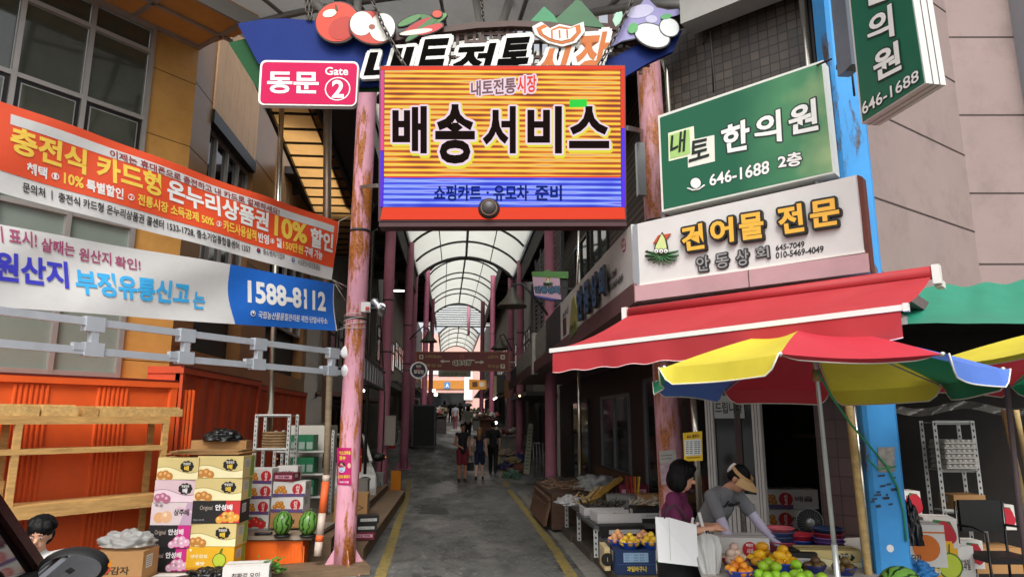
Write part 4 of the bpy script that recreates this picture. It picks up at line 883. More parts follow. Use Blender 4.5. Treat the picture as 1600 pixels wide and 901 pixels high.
SIGNW = M('white sign sheet', '#c9c7c4', rough=.4, var=.05, scale=2.5, dirt=.16, dirtc='#8d857c')
FW = FR.off(.03); S = thing('shop_sign', 'long white dried-goods shop sign with yellow letters and a squid, facing the street', 'sign', FW.px(1180, 430), FW.rotz)
m = MB(); quadbox(m, FW, 0, .12, (994, 350), (1340, 273), (1351, 393), (998, 446), SIGNW); m.build('panel', S, world=True)
m = MB(STEEL); quadbox(m, FW, .012, .01, (988, 352), (995, 350), (999, 446), (990, 447), STEEL); quadbox(m, FW, .008, .05, (998, 443.5), (1351, 390.5), (1352, 394), (998, 447.5), ink('#d8d4cc'))
quadbox(m, FW, .01, .12, (1339, 273), (1347, 276), (1362, 425), (1352, 392), M('rusty sign end', '#5a2a20', rough=.7)); m.build('edge_trim', S, world=True)
m = MB(); YL = M('yellow raised letter', '#dda93c', rough=.4, var=.04); BD = M('black letter side', '#1c1916', rough=.5)
for ch, q in (('건', ((1063, 355), (1098, 348), (1101, 388), (1067, 393))), ('어', ((1108, 345), (1145, 338), (1147, 377), (1112, 383))), ('물', ((1153, 336), (1192, 330), (1194, 371), (1157, 376))), ('전', ((1213, 324), (1253, 317), (1257, 361), (1219, 367))), ('문', ((1264, 316), (1309, 308), (1313, 350), (1267, 357)))):
    ptext(m, FW, .045, ch, *q, YL, bold=.034, outline=BD, ow=.085, depth=.04)
m.build('raised_lettering', S, world=True)
m = MB(); GY = ink('#2a2a2c')
for ch, q in (('안', ((1087, 402), (1107, 399), (1108, 422), (1090, 424))), ('동', ((1117, 398), (1138, 394), (1139, 417), (1119, 420))), ('상', ((1149, 391), (1169, 389), (1170, 413), (1152, 416))), ('회', ((1180, 387), (1200, 384), (1202, 402), (1182, 405)))):
    ptext(m, FW, .02, ch, *q, ink('#8b8b8a'), bold=.012, outline=GY, ow=.09, depth=.015)
ptext(m, FW, .004, '645-7049', (1212, 383), (1257, 376), (1257, 386), (1212, 392), GY, bold=.025); ptext(m, FW, .004, '010-5469-4049', (1212, 394), (1287, 383), (1287, 394), (1212, 404), GY, bold=.025)
m.build('lettering', S, world=True)
m = MB(); squid(m, FW, .02, 1033, 389, 24); m.build('squid_emblem', S, world=True)
FSd = Fr((1.775, 6.66), 0, -1); S = thing('shop_side_sign', 'white dried-goods shop sign with blue letters running along the alley side of the corner', 'sign', (1.775, 9.2, 3.33), R(90))
m = MB(); m.prism([(1.775, 6.7, 3.35), (1.775, 11.6, 3.24), (1.775, 11.6, 3.98), (1.775, 6.7, 3.985)], (.1, 0, 0), M('grey white side sign', '#c0bcb8', rough=.45, var=.06, dirt=.2)); m.build('panel', S, world=True)
m = MB(); BL_ = ink('#3a5f8c')
for ch, q in (('안', ((900, 455), (908, 447), (910, 496), (902, 500))), ('동', ((911, 445), (919, 437), (921, 485), (913, 491))), ('상', ((922, 434), (931, 425), (933, 476), (924, 482))), ('회', ((934, 424), (943, 415), (945, 459), (936, 465)))):
    ptext(m, FSd, .07, ch, *q, BL_, bold=.034, outline=BD, ow=.055, depth=.03)
m.build('raised_lettering', S, world=True)
m = MB(); ptext(m, FSd, .01, '645-7049', (950, 431), (963, 418), (963, 431), (950, 442), GY, bold=.03); ptext(m, FSd, .01, '010-5469-4049', (951, 446), (973, 426), (973, 440), (951, 457), GY, bold=.03); ptext(m, FSd, .01, '농수산', (879, 490), (888, 475), (888, 487), (879, 500), GY, bold=.03); m.build('lettering', S, world=True)
m = MB(); ppoly(m, FSd, .006, el(974, 383, 3.3, 11, 0), ink('#a03a3a'), .003); ptext(m, FSd, .01, '22', (972, 379), (976.5, 374), (976.5, 388), (972, 392), ink('#d8c8c4'), bold=.03); ppoly(m, FSd, .01, [(879, 500), (884, 495), (884, 521), (880, 525)], ink('#4a2a24'), .02); m.build('badge', S, world=True)
m = MB(); f2 = FSd; ppoly(m, f2, .03, [(889, 520), (893, 470), (897, 462), (900, 480), (899, 508), (895, 515)], ink('#8a8448'), .03); ppoly(m, f2, .03, [(890, 512), (899, 500), (901, 516), (891, 530)], ink('#5a6a3a'), .03); m.build('squid_emblem', S, world=True)
# vertical clinic sign
pV = at(1347, 193, 4.7); FV = Fr((pV.x, pV.y), 174); V = thing('vertical_clinic_sign', 'tall green projecting clinic sign with a white side, at the top right', 'sign', FV.px(1400, 180), FV.rotz)
m = MB(WHITEP)
zb0 = pV.z
PV = [FV.px(1346, 194), FV.px(1447, 130), FV.px(1402, -160), FV.px(1310, -160)]
m.prism(PV, -FV.N * .15, M('white sign box', '#c9c9c5', rough=.4, var=.04, dirt=.1)); m.mat(JOINT)
for t in (.05, .10):
    a, b_ = PV[1] - FV.N * t + FV.U * .002, PV[2] - FV.N * t + FV.U * .002; m.quad(a, a - FV.N * .006, b_ - FV.N * .006, b_)
    a, b_ = PV[0] - FV.N * t - Vector((0, 0, .003)), PV[1] - FV.N * t - Vector((0, 0, .003)); m.quad(a, b_, b_ - FV.N * .006, a - FV.N * .006)
m.build('box', V, world=True)
m = MB(M('teal green sign face', '#0e5f48', rough=.35, var=.05)); ppoly(m, FV, .004, [(1348, 190.5), (1444, 129), (1400, -158), (1313, -158)], MC['teal green sign face'], .003); m.build('face', V, world=True)
m = MB()
for ch, q in (('한', ((1346, -52), (1384, -66), (1390, -2), (1352, 12))), ('의', ((1356, 28), (1393, 5), (1398, 56), (1355, 68))), ('원', ((1363, 84), (1404, 62), (1409, 108), (1366, 130)))):
    ptext(m, FV, .01, ch, *q, WS, bold=.03, outline=DS, ow=.055)
ptext(m, FV, .01, '646-1688', (1346, 161), (1435, 108), (1436, 126), (1348, 180), WS, bold=.012, outline=DS, ow=.06); m.build('lettering', V, world=True)
m = MB(DARKM); m.bar(at(1310, 105, 5.3), at(1348, 108, 4.75), .04); m.box(at(1322, 40, 5.05), (.1, .2, .8), mat=M('grey junction box', '#6a7480', rough=.4)); m.build('bracket', V, world=True)
# small projecting shop sign
FP = frontal(850, 445, 12.2, 96); S = thing('projecting_sign', 'small pink projecting squid shop sign with a green top, over the alley', 'sign', FP.px(855, 470), FP.rotz)
m = MB(); PK = ink('#b494a4'); ppoly(m, FP, 0, [(832, 431), (874, 429), (877, 468), (862, 468), (835, 461)], PK, .12); ppoly(m, FP, .004, [(831, 424), (888, 424), (888, 435), (832, 432)], ink('#4a7a3a'), .13); ppoly(m, FP, .006, [(832, 432), (850, 424), (856, 420), (862, 425), (888, 424), (887, 430)], ink('#4a7a3a'), .1); ppoly(m, FP, .004, [(835, 461), (877, 468), (860, 469), (838, 464)], ink('#3a3a80'), .1); ppoly(m, FP, -.03, [(877, 434), (888, 434), (886, 466), (877, 468)], DARKM, .07); m.build('panel', S, world=True)
m = MB(); ptext(m, FP, .006, '안동상회', (835, 447), (874, 447), (875, 459), (836, 457), ink('#3a6a8a'), bold=.03, outline=LINE, ow=.1); m.build('lettering', S, world=True)
m = MB(); squid(m, FP, .006, 856, 440, 7); m.build('squid_emblem', S, world=True)
m = MB(DARKM); m.bar(FP.px(880, 450, -.05), FP.px(900, 452, -.05), .04); m.build('bracket', S, world=True)
# brown direction sign across the alley
FD = frontal(722, 565, 20.5); S = thing('direction_sign', 'dark red hanging direction sign with white arrows across the alley', 'sign', FD.px(722, 578), FD.rotz)
m = MB(); DRD = M('dark red sign face', '#6a2620', rough=.45, var=.05); quadbox(m, FD, -.002, .1, (649, 549), (796, 549), (796, 580), (649, 578), ink('#8a5a30')); quadbox(m, FD, 0, .01, (651, 550), (794, 550), (794, 578.5), (651, 577), DRD); m.build('panel', S, world=True)
m = MB(); TW = ink('#c8c0b0'); TG = ink('#a08a50')
ptext(m, FD, .004, '고객지원센터', (664, 554), (690, 555), (690, 559.5), (664, 559), TG, bold=.02); ptext(m, FD, .004, '쇼핑카트', (762, 555), (779, 555), (779, 560), (762, 560), TG, bold=.02); ptext(m, FD, .004, '주차장', (762, 569), (780, 570), (780, 575), (762, 574.5), TG, bold=.02); ptext(m, FD, .004, '화장실', (664, 568), (690, 568.5), (690, 573), (664, 573), TG, bold=.02)
ptext(m, FD, .004, '내토시장', (708, 563), (736, 562), (736, 570), (708, 571), LINE, bold=.03, outline=TW, ow=.12)
ppoly(m, FD, .004, [(687, 564), (693, 561), (693, 563), (703, 563), (703, 565), (693, 565), (693, 567)], TW, .002); ppoly(m, FD, .004, [(757, 565.5), (751, 562.5), (751, 564.5), (742, 564.5), (742, 566.5), (751, 566.5), (751, 568.5)], TW, .002)
ppoly(m, FD, .004, rrect(655, 554, 661.5, 560.5, 1), TW, .002); ppoly(m, FD, .007, rrect(656.5, 555.5, 660, 559, .6), DRD, .001); ppoly(m, FD, .004, rrect(782, 554, 789, 561, 1), TW, .002); ppoly(m, FD, .004, rrect(782, 568.5, 789, 575.5, 1), TW, .002); ptext(m, FD, .008, 'P', (784, 569.5), (787.5, 569.5), (787.5, 575), (784, 575), DRD, bold=.03); ppoly(m, FD, .007, [(783.5, 556), (787.5, 556.5), (787, 559), (784.5, 559)], DRD, .001)
m.disc(FD.px(722, 557.5, .005), FD.U, Vector((0, 0, 1)), .07, hole=.5, mat=ink('#8a4a40')); m.build('lettering', S, world=True)
m = MB(WHITEP); m.bar(FD.px(730, 562, .05), FD.px(812, 566, -.4), .025); m.build('stay', S, world=True)
# round sign
FO = frontal(654, 578, 18.2); S = thing('round_sign', 'round black and white sign projecting from the left columns', 'sign', FO.px(654, 591), FO.rotz)
m = MB(); k = 18.2 / F; c_ = FO.px(654, 578)
for q, t, mt in ((13.3, .16, WHITEP),):
    m.lathe([(0, .0), (q * k, .0), (q * k, -t), (0, -t)], c_, 32, mat=mt, M_=FO.N.to_track_quat('Z', 'Y').to_matrix(), smooth=False)
m.build('case', S, world=True); m = MB(ink('#1c1a30')); m.disc(FO.px(654, 578, .004), FO.U, Vector((0, 0, 1)), 11 * k, n=32); m.build('face', S, world=True)
m = MB(); ptext(m, FO, .008, '제천', (650, 570), (658, 570), (658, 574), (650, 574), TW, bold=.02); ptext(m, FO, .008, '닭강정', (647, 577), (662, 578), (662, 584), (647, 583), TW, bold=.03); ppoly(m, FO, .008, rrect(651, 574.7, 657, 576.6, .5), ink('#a03030'), .001); m.build('lettering', S, world=True)
m = MB(DARKM); m.bar(FO.px(642, 578, -.08), FO.px(626, 578, -.08), .04); m.build('bracket', S, world=True)
# far shop signs
def boxsign(TL, TR, BR, BL, d, c, label, txt=None, tc='#e8e0d0', lit=0):
    f = frontal((TL[0] + TR[0]) / 2, TL[1], d); S = thing('hanging_shop_sign', label, 'sign', f.px((BL[0] + BR[0]) / 2, BL[1]), f.rotz)
    m = MB(); quadbox(m, f, 0, .35, TL, TR, BR, BL, E('glow ' + c, c, lit) if lit else M('sign ' + c, c, rough=.45, var=.12)); m.build('box', S, world=True)
    if txt:
        m = MB(); x0, x1 = TL[0] + (TR[0] - TL[0]) * .12, TR[0] - (TR[0] - TL[0]) * .12; y0 = TL[1] + (BL[1] - TL[1]) * .22; y1 = BL[1] - (BL[1] - TL[1]) * .22
        ptext(m, f, .01, txt, (x0, y0), (x1, y0), (x1, y1), (x0, y1), ink(tc), bold=.03); m.build('lettering', S, world=True)
    return S
SY = boxsign((733, 592), (760, 594), (760, 608), (733, 608), 44, '#b87818', 'yellow hanging shop sign on the right of the rising alley')
fy = frontal(746, 600, 44); m = MB(ink('#4a2a14')); quadbox(m, fy, .01, .02, (738, 596), (746, 596), (746, 604), (738, 604), ink('#4a2a14')); quadbox(m, fy, .01, .02, (749, 596), (757, 597), (757, 604), (749, 604), ink('#b8a898')); m.build('picture', SY, world=True)
boxsign((685, 579), (735, 579), (735, 588), (685, 588), 52, '#9a958a', 'pale overhead sign board with coloured letters far up the alley', '내토전통시장', '#6a7a30')
boxsign((772, 587), (778, 587), (777, 614), (771, 620), 34, '#c8b890', 'narrow pale sign at the end of the boxed shop front on the right')
boxsign((788, 594), (795, 594), (795, 620), (788, 622), 30, '#8a5a1a', 'narrow amber sign behind the right columns')
boxsign((776, 585), (791, 586), (791, 613), (776, 613), 33, '#4a4a48', 'dark boxed sign beside the narrow pale sign on the right')
# yellow notice, white notice, poster, menu board
Fn = frontal(1081, 697, 7.85, 100); m = MB(); S = thing('yellow_notice', 'yellow price notice taped to the bright pipe above the shopper', 'notice', Fn.px(1081, 719), Fn.rotz)
quadbox(m, Fn, 0, .004, (1067, 676), (1097, 673), (1098, 719), (1069, 720), M('yellow notice paper', '#d8b422', rough=.7, var=.05)); m.build('sheet', S, world=True)
m = MB(); quadbox(m, Fn, .003, .001, (1069, 687), (1095, 685), (1096, 710), (1070, 712), ink('#c8ccc8'))
ptext(m, Fn, .005, '홍보 캘린더', (1073, 679.5), (1092, 677.5), (1092, 683), (1073, 684.5), ink('#5a3a10'), bold=.03)
for k in range(7):
    y = 689 + k * 3
    for x in (1072, 1078, 1085, 1090): quadbox(m, Fn, .005, .001, (x, y), (x + 4, y - .3), (x + 4, y + .9), (x, y + 1.2), ink('#4a4a48'))
quadbox(m, Fn, .005, .001, (1073, 714), (1094, 713), (1094, 714.4), (1073, 715.4), ink('#6a4a10')); m.build('print', S, world=True)
Fn = frontal(1042, 705, 9.57, 96); m = MB(); S = thing('white_notice', 'worn white notice pasted on the rusty pink column', 'notice', Fn.px(1042, 740), Fn.rotz)
PAP = M('worn white paper', '#b9b6b0', rough=.8, var=.1, dirt=.3)
quadbox(m, Fn, .02, .003, (1030, 704), (1056, 702), (1058, 722), (1031, 724), PAP); quadbox(m, Fn, .021, .003, (1031, 725), (1054, 723), (1056, 755), (1033, 757), M('faded map print', '#b8a0a8', rough=.8, var=.35, scale=14)); m.build('sheet', S, world=True)
m = MB(); 
for y in (711, 716): quadbox(m, Fn, .026, .001, (1033, y), (1050, y - 1), (1050, y), (1033, y + 1), ink('#5a5a58'))
m.build('print', S, world=True)
Fn = frontal(539, 727, 9.69, 91); m = MB(); S = thing('mask_poster', 'magenta mask poster wrapped round the left gate column', 'poster', Fn.px(539, 757), Fn.rotz)
MG = M('magenta poster', '#b0145e', rough=.45, var=.06)
cP = Vector((-1.452, 9.855, 0)); rP = .149
def onp_(px, py, l=0.0):
    """point of the picture on the round column face"""
    r_ = ray(px, py); ox, oy = -cP.x, -cP.y; A = r_.x ** 2 + r_.y ** 2; Bq = 2 * (r_.x * ox + r_.y * oy); C = ox * ox + oy * oy - (rP + l) ** 2; D = max(0, Bq * Bq - 4 * A * C); k = (-Bq - math.sqrt(D)) / (2 * A)
    return Vector((r_.x * k, r_.y * k, CZ + r_.z * k))
def onsheet(m, x0, x1, y0, y1, l, mat, nx=8): m.sheet(lambda a, b_: onp_(x0 + (x1 - x0) * a, y0 + (y1 - y0) * b_, l), nx, 2, mat)
onsheet(m, 526.5, 549, 699, 757, .004, MG, 12); m.build('sheet', S, world=True)
m = MB(); wp = lambda l: (lambda p: onp_(*proj_(p), l))
def proj_(p):
    c, s = math.cos(YAW), math.sin(YAW); x = p.x * c - p.y * s; y = p.x * s + p.y * c; z = p.z - CZ; c, s = math.cos(PITCH), math.sin(PITCH); yy = y * c + z * s; zz = -y * s + z * c
    return CX + F * x / yy, CY - F * zz / yy
YW = ink('#e0cc3a')
for tx, q in (('마스크착용', (530, 704, 548, 710)), ('필수', (530, 711.5, 540, 718)), ('시민의 거리두기', (527.5, 741.5, 547, 747))): ptext(m, Fn, .0, tx, (q[0], q[1]), (q[2], q[1]), (q[2], q[3]), (q[0], q[3]), YW, bold=.03, warp=wp(.007))
for tx, q in (('내토시장', (530, 751, 545, 754)),): ptext(m, Fn, .0, tx, (q[0], q[1]), (q[2], q[1]), (q[2], q[3]), (q[0], q[3]), ink('#d8c8d0'), bold=.03, warp=wp(.007))
for pts, c, l in ((el(534, 730, 5.5, 7), '#d8b49a', .006), (el(534, 725.5, 5.6, 4.2), '#3a2822', .008), (el(534, 733.5, 5, 4), '#9cc0d8', .009), (el(545.5, 727, 2.6, 4), '#d8b49a', .006)):
    m.mat(ink(c)); m.quad(*[onp_(x, y, l) for x, y in pts])
m.build('print', S, world=True)
Fn = frontal(823, 700, 22.5, 80); S = thing('menu_board', 'tall pale green menu board leaning by the right columns', 'sign', Fn.px(823, 742), Fn.rotz)
m = MB(); quadbox(m, Fn, 0, .03, (826, 661), (833, 662), (827, 741), (818, 739), M('pale green board', '#9aa088', rough=.6, var=.15)); m.build('panel', S, world=True)
m = MB()
for k in range(12): y = 670 + k * 5.5; x = 826.5 - k * .55; quadbox(m, Fn, .004, .001, (x, y), (x + 4.5, y + .4), (x + 4.4, y + 1.8), (x - .1, y + 1.4), ink('#4a5040'))
m.build('print', S, world=True)
# ---------------------------------------------------------------- banners
def warpf(fr, amp, ph, ku, kz):
    def f(p):
        u = (p - fr.O).dot(fr.U); z = p.z
        return p + fr.N * (amp * (math.sin(ku * u + kz * z + ph) + .55 * math.sin(2.3 * ku * u - 1.7 * kz * z + 2 * ph) + .35 * noise.noise(Vector((u * 1.5, z * 2.5, ph)))))
    return f
FBn = Fr((-1.62, 9.72), 36)
def cloth(name, fr, n, TL, TR, BR, BL, mat, T, wf, nu=60, nv=18):
    q = [fr.px(x, y, n) for x, y in (TL, TR, BR, BL)]; m = MB()
    m.sheet(lambda a, b_: wf(q[0].lerp(q[1], a).lerp(q[3].lerp(q[2], a), b_)), nu, nv, mat); return m.build(name, T, world=True)
def lerp2(a, b_, t): return (a[0] + (b_[0] - a[0]) * t, a[1] + (b_[1] - a[1]) * t)
VIN = M('white vinyl', '#d0d0ce', rough=.5, var=.06, scale=2, dirt=.2, dirtc='#8f8c86', trans=.12); VOR = M('orange red vinyl', '#e0522e', rough=.45, var=.05, trans=.1); VBL = M('bright blue vinyl', '#2468c4', rough=.45, var=.06, trans=.1)
wf = warpf(FBn, .022, 1.0, 2.2, 3.0)
S = thing('market_voucher_banner', 'orange and white vinyl banner with yellow lettering stretched from the rusty gate column', 'banner', FBn.px(300, 340), FBn.rotz)
TLb, TRb, BRb, BLb = (-160, 100), (528, 347), (519, 438), (-160, 237)
def bn(x, f): # picture row of the banner at column x, f=0 top .. 1 bottom
    ty = 157 + (347 - 157) * x / 527.0; by = 300 + (437 - 300) * x / 518.0; return (x, ty + (by - ty) * f)
cloth('sheet', FBn, 0, bn(-160, 0), bn(528, 0), bn(519, 1), bn(-160, 1), VIN, S, wf)
cloth('orange_field', FBn, .004, bn(-160, .0), bn(527, .0), bn(521, .79), bn(-160, .75), VOR, S, wf)
m = MB(); 
def btext(mb, tx, x0, x1, f0, f1, mat, n=.009, bold=.03, **k): ptext(mb, FBn, n, tx, bn(x0, f0), bn(x1, f0), bn(x1, f1), bn(x0, f1), mat, bold=bold, warp=wf, **k)
cloth('white_strip', FBn, .007, bn(18, .10), bn(520, .10), bn(519, .215), bn(17, .215), VIN, S, wf)
BY, BW, BKk, BRd = ink('#e6c04a'), ink('#dededa'), ink('#222222'), ink('#8a2a2a')
btext(m, '충전식 카드형', 17, 250, .22, .52, BY, bold=.036); btext(m, '온누리상품권', 260, 422, .23, .52, BW, bold=.036); btext(m, '10%', 431, 479, .22, .54, BY, bold=.036); btext(m, '할인', 484, 519, .24, .55, BW, bold=.036)
btext(m, '이제는 휴대폰으로 충전하고 내 카드로 결제하세요!', 171, 438, .115, .21, BRd, n=.012, bold=.02)
btext(m, '혜택', 44, 76, .57, .70, BW); btext(m, '10%', 102, 132, .56, .69, BY); btext(m, '특별할인', 136, 191, .56, .70, BW)
btext(m, '전통시장 소득공제 50%', 213, 333, .56, .70, BY); btext(m, '카드사용실적', 348, 403, .55, .71, BY); btext(m, '반영', 406, 423, .56, .71, BW); btext(m, '월', 434, 442, .56, .71, BW); btext(m, '150만원', 444, 474, .57, .71, BY); btext(m, '구매 가능', 476, 504, .57, .72, BW)
for x, nn in ((89, '1'), (203, '2'), (341, '3'), (428, '4')):
    mm = wf(FBn.px(*bn(x, .635), .010)); m.disc(mm, FBn.U, Vector((0, 0, 1)), .034, hole=.82, mat=BW, n=20); btext(m, nn, x - 2, x + 2, .60, .67, BW, bold=.02)
btext(m, '문의처 ㅣ 충전식 카드형 온누리상품권 콜센터 1533-1728, 중소기업통합콜센터 1357', 38, 393, .805, .925, BKk, bold=.02)
btext(m, '중소벤처기업부', 413, 446, .79, .88, BKk, bold=.01); btext(m, '소상공인시장진흥공단', 466, 502, .80, .89, BKk, bold=.01)
for x, ca, cb_ in ((406, '#1c2a5a', '#b03a3a'), (459, '#2a6ab0', '#d8a020')):
    c0_ = wf(FBn.px(*bn(x, .84), .010)); m.disc(c0_, FBn.U, Vector((0, 0, 1)), .03, mat=ink(ca)); m.disc(c0_ + FBn.N * .003 + Vector((0, 0, .004)), FBn.U, Vector((0, 0, 1)), .016, mat=ink(cb_))
m.build('lettering', S, world=True)
FB2_ = Fr((-1.60, 9.70), 36); wf2 = warpf(FB2_, .032, 2.2, 1.7, 4.0)
S = thing('origin_label_banner', 'white and blue vinyl banner with violet and sky-blue lettering below the orange banner', 'banner', FB2_.px(300, 480), FB2_.rotz)
def b2(x, f): ty = 350 + (443 - 350) * x / 523.0; by = 480 + (517 - 480) * x / 523.0; return (x, ty + (by - ty) * f)
cloth('sheet', FB2_, 0, b2(-160, 0), b2(524, 0), b2(524, 1), b2(-160, 1), VIN, S, wf2)
# blue end field follows a curved edge
m = MB(VBL); ed = lambda f: 357 - 6 * math.sin(f * 3.1) + 12 * f
m.sheet(lambda a, b_: wf2(FB2_.px(*b2(ed(b_) + (522.5 - ed(b_)) * a, b_), .004)), 14, 10, VBL); m.build('blue_field', S, world=True)
m = MB(); w2 = warpf(FB2_, .032, 2.2, 1.7, 4.0)
def b2t(tx, x0, x1, f0, f1, mat, n=.009, bold=.03, **k): ptext(m, FB2_, n, tx, b2(x0, f0), b2(x1, f0), b2(x1, f1), b2(x0, f1), mat, bold=bold, warp=w2, **k)
CR_ = ink('#9a4468'); b2t('기 표시!', -14, 58, .02, .22, CR_, bold=.022); b2t('살때는', 65, 120, .07, .25, CR_, bold=.022); b2t('원산지', 127, 178, .11, .29, CR_, bold=.022); b2t('확인!', 184, 222, .14, .31, CR_, bold=.022)
b2t('원산지', -12, 108, .33, .69, ink('#3a3ab4'), bold=.036); b2t('부정유통신고', 119, 299, .40, .75, ink('#3aa4dc'), bold=.036); b2t('는', 305, 323, .52, .79, ink('#3aa4dc'), bold=.034)
b2t('1588-8112', 386, 510, .21, .61, BW, bold=.036); b2t('국립농산물품질관리원 제천·단양사무소', 402, 511, .74, .87, BW, bold=.012)
c0_ = w2(FB2_.px(*b2(394, .79), .010)); m.disc(c0_, FB2_.U, Vector((0, 0, 1)), .036, mat=BW); m.disc(c0_ + FB2_.N * .003, FB2_.U, Vector((0, 0, 1)), .026, mat=ink('#1c2a6a')); m.disc(c0_ + FB2_.N * .005 + Vector((0, 0, .008)), FB2_.U, Vector((0, 0, 1)), .014, mat=BW)
m.build('lettering', S, world=True)
rp = MB(ink('#c8c4b8'))
for a, b_ in (((527, 347), (545, 338)), ((520, 437), (535, 452)), ((524, 444), (540, 470)), ((524, 516), (540, 512)), ((520, 437), (542, 448))): rp.tube([FBn.px(*a, .0), FBn.px(*b_, -.03)], .004, 5)
for k in range(4): z = 3.3 + k * .05; rp.tube([Vector((-1.46 + .16 * math.cos(t), 9.855 + .16 * math.sin(t), z + .03 * math.sin(t + k))) for t in [2 * math.pi * q / 16 for q in range(16)]], .005, 5, closed=True)
tag(rp.build('rope', loc=(-1.46, 9.7, 3.3), world=True), 'pale cord lashing the banners to the rusty gate column', 'cord')
# steel rail frame for a roller awning
FRl = Fr((-1.55, 9.68), 33); S = thing('rail_frame', 'white galvanised double rail frame fixed to the rusty gate column', 'frame', FRl.px(280, 560), FRl.rotz)
WST = M('white galvanised rail', '#b9bfc6', rough=.35, metal=.35, var=.08, dirt=.15)
for ya0, yb0 in ((478, 550.5), (531, 582)):
    y_ = lambda x, a=ya0, b_=yb0: a + (b_ - a) * (x + 60) / 590.0
    m = MB(WST); m.bar(FRl.px(-60, y_(-60)), FRl.px(530, y_(530)), .05, .07); m.build('rail', S, world=True)
for x in (147, 291, 405, 520):
    m = MB(WST); yt = 478 + (72.5) * (x + 60) / 590; yb = 531 + 51 * (x + 60) / 590
    m.bar(FRl.px(x, yt), FRl.px(x - 3, yb), .07, .07, up=FRl.N); fbox(m, FRl, FRl.uz(x, yt)[0] - .09, FRl.uz(x, yt)[0] + .09, .04, -.05, FRl.uz(x, yt)[1] - .09, FRl.uz(x, yt)[1] + .05); fbox(m, FRl, FRl.uz(x - 3, yb)[0] - .09, FRl.uz(x - 3, yb)[0] + .09, .042, -.05, FRl.uz(x, yb)[1] - .05, FRl.uz(x, yb)[1] + .08); fbox(m, FRl, FRl.uz(x - 3, yb)[0] - .19, FRl.uz(x - 3, yb)[0] - .092, .03, -.03, FRl.uz(x, yb)[1] + .0, FRl.uz(x, yb)[1] + .07)
    m.build('connector', S, world=True)
m = MB(M('white mortar patch', '#d8dadc', rough=.8))
for y in (551, 580): m.ell(onp_(541, y, -.02), (.07, .05, .1), jit=.5)
m.build('mortar_patch', S, world=True)
# spotlight and control box on the column
S = thing('spotlight', 'grey twin floodlight with a small white box fixed to the rusty gate column', 'lamp', at(575, 482, 9.7))
m = MB(STEEL); m.bar(at(552, 484, 9.75), at(600, 478, 9.6), .03); m.build('arm', S, world=True)
m = MB(WHITEP); m.box(at(572, 480, 9.6), (.13, .1, .14)); m.mat(ink('#b03a3a')).box(at(574, 482, 9.54), (.05, .02, .05)); m.build('control_box', S, world=True)
for a, b_ in (((586, 472), (598, 484)), ((596, 488), (596, 478))):
    m = MB(STEEL); p, q = at(*a, 9.58), at(*b_, 9.45); d = (q - p).normalized(); m.tube([p - d * .06, p, p + d * .02, q], [.035, .06, .04, .055], 12); m.build('lamp_head', S, world=True)
# conical lamps
def lamp(px, py, d, arm, label, s=1.0):
    p = at(px, py, d); S = thing('alley_lamp', label, 'lamp', p, 0, 'cone-shaped alley lamps')
    m = MB(M('dark green brown enamel', '#4a463c', rough=.4, var=.1)); m.lathe([(.03, .28), (.06, .24), (.12, .1), (.27, -.06), (.28, -.09), (.265, -.085), (.1, .08), (.0, .1)], p, 24); m.build('shade', S, world=True)
    m = MB(DARKM); b_ = at(*arm, d); m.tube([p + Vector((0, 0, .25)), p + Vector((0, 0, .33)), p.lerp(b_, .3) + Vector((0, 0, .42)), p.lerp(b_, .7) + Vector((0, 0, .2)), b_], .022, 8); m.build('arm', S, world=True); return S
lamp(800, 472, 12.5, (856, 492), 'large cone lamp on a curved arm in front of the right columns')
lamp(670, 530, 22, (640, 530), 'cone lamp reaching from the left columns above the dark red sign')
lamp(781, 541, 21, (800, 548), 'smaller cone lamp beyond, near the right end of the dark red sign')
# metal frame with plates and concrete canopy slab, left of the alley
S = thing('plate_frame', 'slanting row of grey plates on a metal frame along the left columns', 'frame', (-1.78, 14.8, 2.4))
m = MB(DARKM)
for za, zb in ((3.25, 3.15), (2.75, 2.72)): m.bar((-1.78, 12.0, za), (-1.78, 17.2, zb), .05, .05)
m.build('rail', S, world=True)
m = MB(M('grey plate', '#7a7c7e', rough=.5, var=.2))
for k in range(11): y = 12.2 + k * .46; m.box((-1.78, y, 2.97), (.02, .24, .42))
m.build('plate', S, world=True)
S = MB(GUT); S.box((-2.35, 24.8, 3.08), (.75, 9.6, .16)); tag(S.build('canopy_slab', loc=(-2.35, 24.8, 3.0), world=True), 'thin concrete canopy slab over the shopfront on the left of the alley', 'canopy')
# loose cables
CB = ink('#181614')
def cable(pts, label, r=.009): m = MB(CB); m.tube(pts, r, 6); return tag(m.build('cable', loc=pts[0], world=True), label, 'cable')
cable([at(590, 440, 18.6), at(596, 520, 18.6), at(601, 620, 18.5), at(598, 700, 18.5), at(594, 760, 18.5)], 'black cable running down the second pink column on the left', .02)
cable([at(562, 470, 9.62), at(556, 500, 9.64), at(545, 520, 9.64), at(531, 532, 9.68)], 'black cable looping from the floodlight round the gate column', .012)
cable([at(1308, 95, 5.3), at(1330, 102, 5.2), at(1333, 130, 5.2), at(1335, 150, 5.2)], 'black cable dangling from the vertical sign bracket')
cable([at(1098, 70, 7.2), at(1110, 50, 7.1), at(1115, 145, 7.1)], 'thin black cable down the tiled upper wall')
cable([at(1300, 92, 5.35), at(1286, 98, 5.4), at(1262, 108, 6.0)], 'thin cable between the blue column and the green clinic sign')
cable([at(560, 290, 9.65), at(585, 320, 9.8), at(566, 370, 9.7)], 'cable hanging beside the gate column near the screen')
